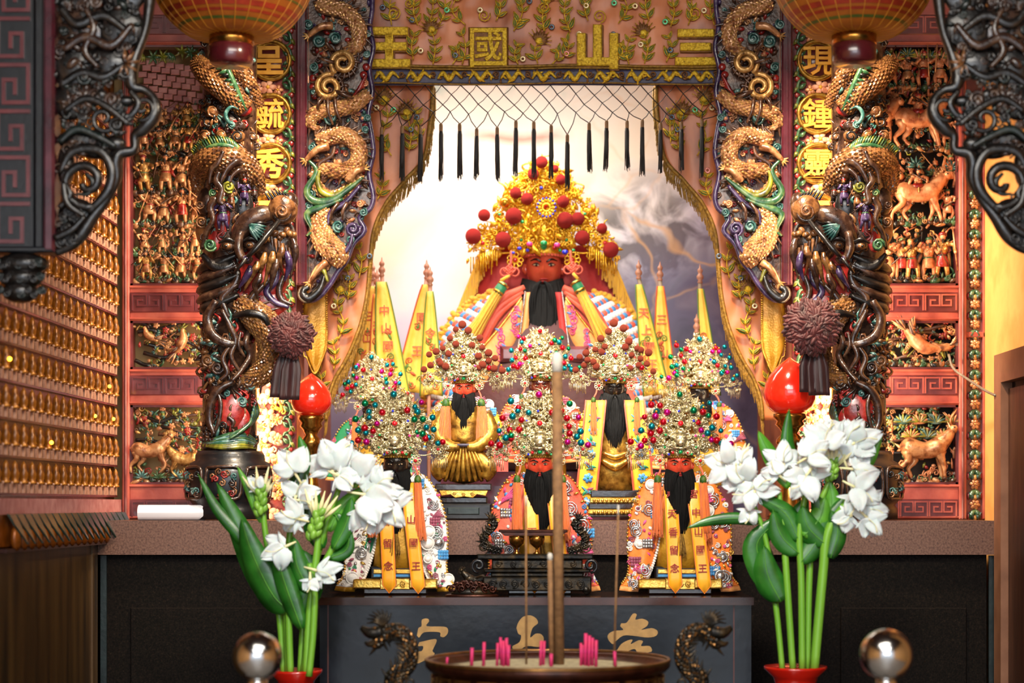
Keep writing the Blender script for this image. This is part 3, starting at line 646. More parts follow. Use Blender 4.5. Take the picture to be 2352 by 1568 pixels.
# ---------------------------------------------------------------- carved side screens
def screen(mir):
    side = 'right' if mir else 'left'
    fr = Fr(.0, mir); rng = random.Random(21 if mir else 5)
    t = thing('carved_screen', ('red lacquered carved screen with riders, a crane and deer beside the beige wall' if mir else 'red lacquered carved screen with brick gate and figures beside the wall of votive lamps'), 'screen', fr.P(375, 1192), 'carved wooden screens')
    FM = ['red_lacquer', 'red_lacquer_dark', 'plum_groove']
    X0, X1 = 298, 572
    def rail(y0, y1, f0, f1):
        mb = MB(); mb.box(X0, X1, y0, y1, -22, 8, 0, 3); mb.box(X0, X1, f0-4, f1+4, 0, 10.5, 1, 2)
        mb.box(X0, X1, y0+2, y0+7, 6, 12, 0, 2); mb.box(X0, X1, y1-7, y1-2, 6, 12, 0, 2); r = mb.build('rail', fr, FM, t)
        fret(r, fr, X0+6, X1-4, f0+2, f1-2, 9, 13.5, 'plum_groove' if not mir else 'red_lacquer')
    rail(-70, 104, 40, 78); rail(656, 737, 676, 714); rail(848, 930, 866, 904); rail(1112, 1192, 1150, 1186)
    mb = MB(); mb.box(283, 300, -70, 1192, -25, 14, 0, 3); mb.box(288, 294, -70, 1192, 12, 17, 1, 2); mb.build('stile', fr, FM, t)
    mb = MB(); mb.box(556, 576, -70, 1192, -25, 14, 0, 3); mb.build('stile', fr, FM, t)
    if mir:                                   # narrow outer strip with a carved chain of blossoms
        mb = MB(); mb.box(237, 283, -70, 1192, -25, -8, 1); mb.box(237, 243, -70, 1192, -10, 2, 0, 2); mb.box(237, 283, 762, 775, -8, 2, 0, 2); mb.build('outer_strip', fr, FM, t)
        yy = 330
        while yy < 1185:
            if not 745 < yy < 790:
                mb = MB(); mb.flower((260, yy, -3), 13, 6, CO_, G_, yy); mb.build('blossom', fr, CM, t)
                mb = MB(); 
                for sg in (-1, 1): mb.leaf((260, yy+12, -5), PI/2+sg*.6, 26, 13, GR_, .5); mb.leaf((260, yy+34, -5), -PI/2+sg*.75, 22, 12, TE_, .5); mb.ell((260+sg*14, yy+27, -6), (4, 9, 3), None, 1, RD_)
                mb.ell((260, yy+30, -3), (5, 7, 4), None, 1, G_); mb.build('leaf_cluster', fr, CM, t)
            yy += 46
    # --- openings with a lip
    for y0, y1 in ((104, 656), (737, 848), (930, 1112)):
        mb = MB(); mb.box(300, 306, y0, y1, -22, 4, 1); mb.box(550, 556, y0, y1, -22, 4, 1); mb.box(300, 556, y0, y0+5, -22, 4, 1); mb.box(300, 556, y1-5, y1, -22, 4, 1); mb.build('opening_lip', fr, FM, t)
    put = lambda m_, nm: m_.build(nm, fr, CM, t)
    a, b = 304, 552
    gold = CO_ if not mir else PK_
    if not mir:
        # brick gate and foliage at the top
        for r_ in range(9):
            for c_ in range(8):
                x = 312+c_*22+(r_ % 2)*11+r_*1.5; y = 132+r_*15+c_*3.2
                if x > 450 or y > 262-(abs(x-360)*.0): continue
                mb = MB(); mb.box(x, x+20, y, y+13, -16, -8+rng.uniform(-1, 1), 0, 1.5); mb.build('brick', fr, 'brick_pink', t)
        for i in range(7): m_ = MB(); fan(m_, (330+i*22, 122+rng.uniform(-4, 10), 2), 20, rng.uniform(0, 2), rng.uniform(3, 6), 6, GR_ if i % 2 else OL_); put(m_, 'foliage')
        rows = [(300, 62, 7, 7), (352, 66, 7, 7), (445, 92, 6, 0), (520, 88, 6, 0), (588, 66, 6, 0), (648, 72, 6, 0)]
    else:
        for i in range(7): m_ = MB(); pine(m_, (312+i*26, 122+rng.uniform(0, 16), 0), 22, PK_ if i % 2 else TE_, OL_); put(m_, 'pine_cluster')
        rows = [(205, 84, 6, 0), (345, 0, 0, 0), (515, 0, 0, 0), (645, 104, 7, 0)]
    for (yb, h, n, _) in rows:
        put(rock(a, b, yb-3, -6, 11, rng), 'ground_ledge')
        if n == 0:
            for x in (392, 500):
                put(beast(x, yb-6, 118, 4, -1 if rng.random() < .7 else 1, rng, PK_, 'horse'), 'horse'); put(warrior(x+2, yb-46, 84, 10, rng, gold), 'warrior')
            for x, dy in ((322, 0), (350, 66), (445, 70), (318, 78), (478, 4)): put(warrior(x, yb-8-dy, 76, -6, rng, gold), 'warrior')
        for i in range(n):
            x = a+16+(b-a-24)*(i+.5)/n; put(warrior(x+rng.uniform(-5, 5), yb-6, h*rng.uniform(.88, 1.06), -4+rng.uniform(-4, 8), rng, gold if rng.random() < .75 else G_, rng.uniform(-8, 8)), 'warrior')
        for i in range(3):
            x = rng.uniform(a+10, b-20); put(branch(x, yb-8, x+rng.uniform(-40, 40), yb-(h or 130)-12, -12, 4, rng, [B_, DK_][rng.randrange(2)], 7, (GR_, TE_, OL_), 1, (RD_, PK_)), 'branch')
    if mir:
        for y in (270, 385): 
            for i in range(3): m_ = MB(); fan(m_, (315+i*40, y+rng.uniform(-10, 15), -4), 24, 3, 6.4, 7, GR_ if i % 2 else TE_); put(m_, 'foliage')
    # --- small curls, leaves and rock work that fill the ground between the figures (too small to count)
    for (y0, y1, n) in ((255 if not mir else 110, 650, 460), (742, 844, 90), (936, 1108, 170)):
        m_ = MB()
        for i in range(n):
            x, y = rng.uniform(a+2, b-2), rng.uniform(y0, y1); q = rng.random(); c = rng.choice((B_, PK_, CO_, gold, gold, PK_, GR_, RD_, OL_, G_))
            if q < .3: m_.spiral((x, y, -10+rng.uniform(0, 6)), rng.uniform(5, 11), 1.4, rng.uniform(0, 6), rng.choice((-1, 1)), 2.2, c, 5, 9)
            elif q < .6: m_.tube(cr([(x, y, -12), (x+rng.uniform(-14, 14), y-10, -6), (x+rng.uniform(-20, 20), y-24, -10)], 3), [3.4, 2.8, 1.2], 5, c)
            elif q < .85: m_.leaf((x, y, -8), rng.uniform(0, 6.3), 15, 8, c, .6)
            else: m_.ell((x, y, -9), (rng.uniform(4, 8), rng.uniform(4, 7), 4), None, 1, c)
        m_.build('carved_infill', fr, CM, t, None, 'stuff')
    # --- bird panel
    for i in range(5 if not mir else 4): put(branch(a+rng.uniform(0, 30), 745+i*22+rng.uniform(-8, 8), b-rng.uniform(0, 60), 755+i*20+rng.uniform(-12, 12), -8, 5, rng, DK_ if not mir else B_, 8, (TE_, B_, OL_), 5, (CO_, PK_, RD_)), 'branch')
    if mir: put(bird(395, 790, 105, 2, -.9, -1, rng, PK_), 'crane'); put(bird(330, 800, 60, 0, .3, 1, rng, CO_), 'crane'); put(rock(a, 520, 838, -6, 10, rng), 'ground_ledge')
    else: put(bird(420, 790, 66, 2, -.9, 1, rng, CO_), 'bird'); put(bird(345, 775, 52, 0, .4, -1, rng, CO_), 'bird')
    # --- lowest panel
    for i in range(6):
        put(branch(a+rng.uniform(0, 60), 940+i*14, b-rng.uniform(0, 60), 950+i*22+rng.uniform(-12, 12), -10, 5, rng, DK_ if i % 2 else B_, 8, (TE_, GR_, OL_), 4, (PK_, RD_, CO_)), 'branch')
    if mir:
        for i in range(7): m_ = MB(); pine(m_, (312+(i % 4)*38+(i//4)*20, 968+(i//4)*34, 0), 24, TE_ if i % 2 else PK_, OL_); put(m_, 'pine_cluster')
        put(beast(378, 1098, 122, 6, -1, rng, CO_, 'deer'), 'deer')
    else:
        put(beast(345, 1085, 92, 4, 1, rng, CO_, 'lion'), 'lion'); put(beast(425, 1095, 76, 4, -1, rng, G_, 'deer'), 'deer')
        for i in range(4): m_ = MB(); fan(m_, (325+i*40, 1096, 2), 20, PI, 2*PI, 6, GR_ if i % 2 else TE_); put(m_, 'foliage')
    put(rock(a, b, 1104, -4, 9, rng), 'ground_ledge')
screen(False); screen(True)
# ---------------------------------------------------------------- dragon columns
CC = ['column_gold', 'column_brown', 'column_copper', 'carve_red', 'carve_green', 'carve_dark', 'carve_teal', 'column_copper', 'carve_violet', 'carve_olive']
def column(mir):
    fr = Fr(-.22, mir); rng = random.Random(31); cx, rad = 528, 64
    t = thing('dragon_column', ('carved dragon column next to the screen of riders and deer' if mir else 'carved dragon column next to the screen with the brick gate'), 'column', fr.P(cx, 1192), 'dragon columns')
    def on(p, lift=0):
        d = max(-1, min(1, (p[0]-cx)/rad)); return (p[0], p[1], rad*math.sqrt(max(0, 1-d*d))*.95+lift)
    ons = lambda pts, lift=0: [on(p, lift if len(p) < 3 else p[2]) for p in pts]
    put = lambda m_, nm, l=None: m_.build(nm, fr, CC, t, l)
    mb = MB(); mb.lathe([(62, -320), (62, 1040)], cx, 0, 28, B_); put(mb, 'shaft')
    # pedestal drum with framed panels
    mb = MB(); mb.lathe([(74, 1036), (80, 1046), (80, 1058), (92, 1064), (98, 1085), (98, 1125), (92, 1150), (84, 1160), (90, 1168), (90, 1192)], cx, 0, 16, 0); ped = mb.build('pedestal', fr, ['dark_blue_wood'], t)
    for a in (-.95, 0, .95):
        m_ = MB(); wr = lambda dx, y: (cx+math.sin(a+dx/98)*98, y, math.cos(a+dx/98)*98)
        m_.tube(cr([wr(-36, 1076), wr(0, 1073), wr(36, 1076), wr(41, 1105), wr(36, 1142), wr(0, 1145), wr(-36, 1142), wr(-41, 1105), wr(-36, 1076)], 3), 4, 6, B_)
        for i in range(14): m_.spiral(wr(rng.uniform(-28, 28), rng.uniform(1084, 1136)), 9, 1.4, rng.uniform(0, 6), 1, 2.6, rng.choice((RD_, TE_, CO_, DK_)), 5, 9)
        m_.build('pedestal_panel', fr, CC, ped)
    # upper dragon body and its fins
    mb = MB(); scaled(mb, ons([(462, 150), (492, 188), (530, 222), (572, 262)], 4), [26, 30, 30, 24], CO_, G_, 8.5, 5); put(mb, 'dragon_coil')
    mb = MB(); scaled(mb, ons([(545, 165), (575, 195), (592, 240)], 0), [16, 18, 16], CO_, G_, 8, 5); put(mb, 'dragon_coil')
    mb = MB(); mb.tube(cr(ons([(528, 152), (540, 185), (556, 220), (568, 248), (577, 268)], 30), 5), [6, 7, 5, 2], 7, GR_)
    for i in range(9):
        y = 158+i*11; x = 530+i*5; mb.leaf(on((x, y), 32), PI-.35+rng.uniform(-.2, .2), 30-i*1.6, 9, GR_ if i % 3 else DK_, .5)
    put(mb, 'dorsal_fin')
    mb = MB()
    for (x, y, r, m) in ((500, 268, 17, CO_), (515, 258, 10, B_), (488, 290, 15, CO_), (560, 300, 14, B_), (585, 320, 12, CO_), (480, 320, 16, CO_), (520, 322, 14, G_), (556, 325, 17, CO_), (500, 340, 14, B_)):
        mb.ell(on((x, y), 0), (r, r*.8, r*.7), (0, 0, rng.uniform(-1, 1)), 1, m); mb.spiral(on((x, y), r*.5), r*.8, 1.5, rng.uniform(0, 6), 1, r*.2, rng.choice((B_, CO_, DK_)), 6, 12)
    mb.ell(on((560, 262), -4), (28, 18, 8), None, 1, RD_); mb.ell(on((520, 312), -4), (24, 12, 8), None, 1, RD_); put(mb, 'cloud_rocks')
    mb = MB(); mb.tube(cr(ons([(566, 268), (545, 262), (532, 278), (538, 296), (548, 300)], 20), 5), [2, 4, 5, 5, 3], 7, TE_); cloud(mb, on((545, 302), 18), 9, TE_); put(mb, 'spirit_curl')
    for i in range(4): put(warrior(475+i*33, 345+(i % 2)*8, 62, 44 if 0 < i < 3 else 26, rng, CO_), 'warrior')
    # green crested coil
    mb = MB(); scaled(mb, ons([(462, 440), (468, 395), (500, 378), (545, 378), (580, 402), (592, 440)], 2), [20, 30, 36, 36, 30, 20], CO_, G_, 9, 6); put(mb, 'dragon_coil')
    mb = MB(); P = cr(ons([(460, 368), (485, 356), (520, 350), (552, 356), (578, 382)], 26), 6); mb.tube(P, [3, 6, 7, 6, 3], 7, GR_)
    for i, p in enumerate(P): 
        mb.leaf(p, -PI/2-.75+i*.02, 26, 8, GR_ if i % 3 else OL_, .4)
    put(mb, 'dorsal_fin')
    for pts, r in (([(530, 366), (518, 392), (502, 408), (496, 440)], [4, 6, 6, 3]), ([(594, 392), (565, 388), (545, 400), (530, 425), (524, 440)], [7, 9, 8, 6, 3]), ([(592, 408), (570, 405), (552, 418), (545, 436)], [5, 6, 5, 2]), ([(520, 412), (514, 432), (526, 452), (522, 476), (530, 486)], [5, 8, 7, 9, 4]), ([(512, 470), (500, 492), (506, 520), (490, 545), (476, 582)], [7, 8, 6, 6, 4])):
        mb = MB(); lock(mb, ons(pts, 40), r, B_); put(mb, 'mane_lock')
    for x, y, r, m in ((541, 445, 14, OL_), (505, 458, 9, GR_), (498, 575, 15, GR_), (470, 480, 10, CO_), (475, 520, 13, CO_), (482, 555, 10, B_)): mb = MB(); cloud(mb, on((x, y), 34), r, m); put(mb, 'cloud_curl')
    mb = MB()
    for x, y, rx, ry, m in ((482, 470, 24, 34, B_), (476, 530, 22, 40, CO_), (520, 500, 22, 60, RD_), (505, 560, 20, 30, RD_), (560, 480, 30, 40, DK_)): mb.ell(on((x, y), -6), (rx, ry, 14), None, 2, m)
    put(mb, 'robe_ground')
    for x, y, h in ((572, 482, 62), (545, 495, 52), (526, 540, 78), (590, 470, 54)): put(warrior(x, y, h, on((x, y), 22)[2], rng, rng.choice((B_, DK_, VI_, CO_))), 'warrior')
    # the great dragon head, turned to the altar
    hw = 62
    mb = MB(); mb.ell((660, 492, hw+10), (34, 36, 26), None, 2, CO_); mb.ell((676, 476, hw+4), (18, 24, 22), None, 2, B_); cloud(mb, (661, 500, hw+32), 17, CO_, 2.2); mb.torus((660, 500, hw+24), 20, 5, 18, 6, B_)
    for i in range(7): mb.cone((632+i*7, 472-i*3+max(0, i-3)*4, hw+20), (618+i*8, 452-i*2+max(0, i-3)*5, hw+26), 4, 5, DK_)
    put(mb, 'snout')
    mb = MB(); mb.tube(cr([(640, 500, hw), (612, 506, hw+14), (582, 520, hw+14), (562, 548, hw+8), (548, 580, hw)], 4), [18, 22, 24, 20, 12], 10, B_, fl=.8); mb.ell((600, 506, hw+12), (34, 14, 18), (0, 0, -.2), 2, DK_); put(mb, 'brow')
    mb = MB(); fan(mb, (586, 530, hw+30), 42, .1, 1.05, 6, TE_); fan(mb, (590, 528, hw+26), 36, -.1, .9, 6, DK_); put(mb, 'brow_crest')
    mb = MB()
    for x, y in ((537, 574), (588, 572)): mb.ell((x, y, hw+14), (17, 13, 10), (0, 0, .2), 2, B_); mb.ell((x-1, y+2, hw+20), (9, 8, 7), None, 1, CO_); mb.ell((x-3, y+3, hw+26), 3.4, None, 1, DK_); mb.tube(cr([(x-20, y-4, hw+22), (x, y-13, hw+26), (x+18, y-6, hw+22)], 4), [2, 5, 2], 6, DK_)
    put(mb, 'eye')
    mb = MB(); mb.tube(cr([(566, 545, hw+24), (562, 580, hw+30), (572, 608, hw+30)], 4), [9, 11, 9], 8, B_); mb.ell((583, 608, hw+32), (13, 11, 12), None, 2, B_); cloud(mb, (583, 608, hw+42), 8, VI_); put(mb, 'nose')
    mb = MB(); mb.tube([(656, 522, hw+40), (606, 586, hw+52), (586, 606, hw+54)], [5, 7, 5], 8, DK_); mb.tube([(584, 608, hw+52), (556, 640, hw+46)], [5, 3], 8, DK_); put(mb, 'whisker')
    mb = MB()
    for i in range(12): mb.ell((596+i*8+rng.uniform(-3, 3), 552-i*1+rng.uniform(-10, 22), hw+18+rng.uniform(-4, 6)), (9, 7, 6), (0, 0, rng.uniform(-1, 1)), 1, G_ if i % 3 else CO_)
    for i in range(6): mb.cone((636+i*8, 556+i*5, hw+22), (640+i*8, 586+i*6, hw+26), 5.5, 5, PK_ if i % 2 else B_)
    put(mb, 'jaw')
    mb = MB(); mb.ell((636, 560, hw-10), (54, 60, 26), None, 2, B_); mb.ell((600, 640, hw-22), (70, 66, 24), None, 2, RD_); mb.ell((610, 700, hw-26), (56, 50, 22), None, 2, RD_); put(mb, 'cheek')
    for i, (x0, y0, x1, y1, x2, y2, m) in enumerate([(640, 590, 632, 622, 618, 664, G_), (622, 592, 612, 626, 606, 660, G_), (606, 612, 594, 640, 572, 676, G_), (660, 578, 654, 606, 662, 640, CO_), (670, 590, 676, 626, 664, 655, VI_), (590, 622, 578, 650, 560, 672, VI_), (648, 606, 640, 640, 632, 676, B_), (684, 560, 690, 600, 676, 650, B_), (612, 640, 600, 668, 606, 700, B_)]):
        mb = MB(); lock(mb, [(x0, y0, hw+30), ((x0+x1)/2+3, (y0+y1)/2, hw+34), (x1, y1, hw+28), (x2, y2, hw+14)], [5, 9, 8, 2], m); put(mb, 'beard_lock')
    for pts, r, m in (([(646, 622), (640, 652), (622, 676), (640, 700), (672, 712)], [6, 9, 9, 7, 4], VI_), ([(660, 640), (650, 670), (656, 694), (680, 706)], [5, 8, 7, 3], B_), ([(628, 650), (596, 680), (582, 706), (594, 730)], [5, 9, 8, 3], B_), ([(545, 606), (556, 636), (548, 662), (522, 690), (530, 720), (538, 735)], [5, 9, 10, 9, 7, 3], B_), ([(476, 592), (500, 618), (530, 622), (548, 612)], [6, 12, 13, 8], DK_)):
        mb = MB(); lock(mb, [(x, y, 66+(x > 600)*-6) for x, y in pts], r, m); put(mb, 'mane_lock')
    for i in range(5):
        y = 618+i*23; mb = MB(); mb.tube(cr([(462+(i > 3)*8, y+8, 24), (480, y+2, 46), (515, y-8, 60), (560, y-26, 66)], 4), [9, 13, 12, 5], 10, B_ if i % 2 else DK_, ribs=.12); put(mb, 'mane_roll')
    # claw coil under the head
    mb = MB(); scaled(mb, [(560, 700, 46), (600, 735, 52), (632, 775, 48), (628, 830, 40), (596, 868, 34), (560, 880, 40)], [26, 38, 40, 34, 26, 18], G_, CO_, 9, 6, 3, B_, 16, -1); put(mb, 'dragon_coil')
    mb = MB(); mb.tube(cr([(548, 735, 80), (585, 728, 90), (620, 738, 88), (634, 775, 78)], 5), [5, 9, 9, 4], 8, DK_); put(mb, 'coil_ridge')
    mb = MB(); mb.ell((560, 690, 40), (40, 30, 18), None, 2, RD_); mb.ell((640, 700, 36), (26, 22, 14), None, 2, VI_); put(mb, 'cheek')
    for pts, r in (([(512, 700), (492, 740), (506, 780), (548, 798), (586, 790)], [8, 12, 12, 9, 4]), ([(525, 720), (545, 760), (556, 790), (546, 825), (566, 862)], [5, 7, 7, 6, 4]), ([(588, 752), (576, 790), (584, 822), (566, 858), (548, 880)], [5, 7, 7, 6, 4]), ([(618, 748), (604, 790), (610, 826), (588, 858)], [4, 6, 6, 4]), ([(545, 800), (528, 830), (538, 862), (522, 880)], [4, 6, 6, 3]), ([(566, 770), (562, 800), (574, 826)], [3, 5, 3])):
        mb = MB(); lock(mb, ons(pts, 34), r, B_); put(mb, 'claw_tendril')
    mb = MB()
    for i in range(40): x, y = rng.uniform(468, 520), rng.uniform(740, 880); mb.leaf(on((x, y), 3), rng.uniform(1, 4), 24, 11, rng.choice((TE_, B_, CO_, DK_)), .6)
    put(mb, 'leaf_cluster')
    for i, (x, y) in enumerate(((488, 832), (512, 850), (640, 812), (650, 840), (600, 858), (578, 880))): mb = MB(); cloud(mb, (x, y, on((x, y), 14)[2] if x < 590 else 30), 16, (CO_, B_)[i % 2]); put(mb, 'cloud_curl')
    # lower shaft: red ground, brown tail and green waves
    mb = MB(); mb.ell(on((535, 945), -8), (36, 46, 14), None, 2, RD_); mb.ell(on((560, 975), -10), (24, 40, 14), None, 2, RD_); put(mb, 'robe_ground')
    for pts, r in (([(550, 880), (516, 898), (496, 930), (492, 970), (505, 1000)], [6, 10, 11, 9, 4]), ([(505, 890), (520, 930), (514, 975), (498, 1005)], [4, 5, 5, 2]), ([(536, 960), (548, 972), (544, 985)], [4, 6, 2])):
        mb = MB(); lock(mb, ons(pts, 14), r, B_); put(mb, 'tail')
    mb = MB(); cloud(mb, on((583, 888), 14), 14, TE_); cloud(mb, on((566, 925), 10), 12, TE_); put(mb, 'cloud_curl')
    for i in range(7):
        mb = MB(); o = i*4.4; lock(mb, ons([(590-o*.2, 918+o*1.6), (593-o*.5, 950+o), (578-o*.7, 980+o*.6), (540, 1000+o*.35)], 10+i), [3, 5, 5, 3], TE_ if i % 2 else GR_, 5, 0.1, 7); put(mb, 'wave')
    for i in range(7):
        mb = MB(); o = i*5; lock(mb, ons([(470, 1018+o*.2), (505, 1010+o*.6), (540, 1000+o), (570, 998+o), (592, 1012+o*.6)], 5+i), [3, 5, 6, 5, 2], OL_ if i > 4 else (TE_ if i % 2 else GR_), 5, 0.1, 7); put(mb, 'wave')
    for i in range(16): mb = MB(); mb.ell(on((474+(i % 4)*9, 985+(i//4)*13), 2), (7, 6, 6), None, 1, B_); put(mb, 'foam_bead')
    m_ = MB()
    for i in range(420):
        x, y = rng.uniform(464, 592), rng.uniform(-10, 1030); q = rng.random(); c = rng.choice((B_, B_, CO_, DK_, CO_, RD_, TE_))
        if q < .45: m_.spiral(on((x, y), 1), rng.uniform(6, 12), 1.4, rng.uniform(0, 6), rng.choice((-1, 1)), 3, c, 5, 9)
        elif q < .8: m_.tube(cr([on((x, y), 0), on((x+rng.uniform(-14, 14), y-12), 6), on((x+rng.uniform(-18, 18), y-28), 1)], 3), [4, 3.6, 1.4], 5, c)
        else: m_.ell(on((x, y), 0), (rng.uniform(5, 10), rng.uniform(4, 8), 5), None, 1, c)
    m_.build('carved_infill', fr, CC, t, None, 'stuff')
column(False); column(True)
# ---------------------------------------------------------------- couplet boards, niche posts
def couplet(mir):
    fr = Fr(-.03, mir); t = thing('couplet_board', ('carved board of medallions with gold characters beside the right dragon column' if mir else 'carved board of medallions with gold characters beside the left dragon column'), 'couplet board', fr.P(620, 1192), 'couplet boards')
    cx = 622; rng = random.Random(3)
    mb = MB(); mb.box(582, 679, -300, 1190, -18, -6, 0); mb.build('board', fr, 'board_red', t)
    chars = ('現', '鍾', '靈', '王') if mir else ('呈', '毓', '秀', '王')
    ys = (139, 262, 376, 492)
    for ch, y in zip(chars, ys):
        mb = MB(); mb.lathe([(0.1, -2), (40, -2), (40, -8)], 0, 0, 28)
        disc = MB(); disc.merge(mb, lambda V: np.column_stack([cx+V[:, 0], y+V[:, 2], V[:, 1]*0+np.where(V[:, 1] < -5, -8, 1)]))
        md = disc.build('medallion', fr, 'plum_groove', t)
        mb = MB(); mb.torus((cx, y, 2), 44, 5.5, 30, 8); mb.torus((cx, y, 1), 38, 2.2, 30, 6); mb.build('medallion_ring', fr, 'old_gold', md)
        mb = MB(); mb.text(ch, 0, 0, 72, 4, 0, .04, .008 if ch in '靈鍾現毓' else .02, .009)
        if mir:
            m2 = MB(); m2.merge(mb, lambda V: np.column_stack([cx-V[:, 0], y+V[:, 1], V[:, 2]])); mb = m2
        else:
            m2 = MB(); m2.merge(mb, lambda V: np.column_stack([cx-4+V[:, 0], y+V[:, 1], V[:, 2]])); mb = m2
        mb.build('character', fr, 'gold_char', md)
    BM = ['board_pale', 'gold_flat', 'carve_green', 'carve_red', 'carve_olive', 'carve_pink']
    yy = list(range(-40, 60, 30))+[80]+[201, 320, 434]+list(range(560, 1180, 44))
    for i, y in enumerate(yy):
        mb = MB(); mb.flower((cx-6, y, 2), 20, 5, 0, 1, y*.3); mb.flower((cx+16, y+6, 1), 13, 5, 5, 1, y); mb.flower((cx-30, y+4, 1), 15, 5, 0, 1, y); mb.build('blossom', fr, BM, t)
    for i in range(34):
        y = -60+i*37; 
        if 40 < i*37 < 0: continue
        mb = MB(); d = 1 if i % 2 else -1
        mb.tube(cr([(656, y+20, -3), (668, y+8, 0), (664, y-12, 2), (652, y-16, 0)], 4), [2, 4, 4, 1.5], 6, 2)
        mb.leaf((664, y+6, 0), -2.4, 22, 11, 2, .5); mb.leaf((666, y, 0), .9, 20, 10, 4, .5); mb.leaf((660, y+14, 0), 2.3, 18, 9, 2, .5); mb.ell((668, y-18, -2), (7, 7, 4), None, 1, 3)
        mb.build('leaf_scroll', fr, BM, t)
    m_ = MB()
    for i in range(150):
        y = rng.uniform(540, 1180); x = rng.uniform(585, 652); m_.leaf((x, y, -3), rng.uniform(0, 6.3), 20, 10, rng.choice((0, 0, 1, 5)), .6)
        if i % 2: m_.spiral((x, y, 0), 9, 1.3, y, 1, 2.4, rng.choice((0, 1)), 5, 9)
    m_.build('carved_infill', fr, BM, t, None, 'stuff')
    fp = Fr(-.06, mir); mb = MB(); mb.box(681, 706, -300, 655, -16, 12, 0, 4); mb.box(690, 694, -300, 655, 10, 14.5, 0, 1); 
    p = mb.build('niche_post', fp, 'plum_lacquer'); tag(p, ('slim plum lacquered post between the right couplet board and the carved dragon bracket' if mir else 'slim plum lacquered post between the left couplet board and the carved dragon bracket'), 'post', 'niche posts')
couplet(False); couplet(True)
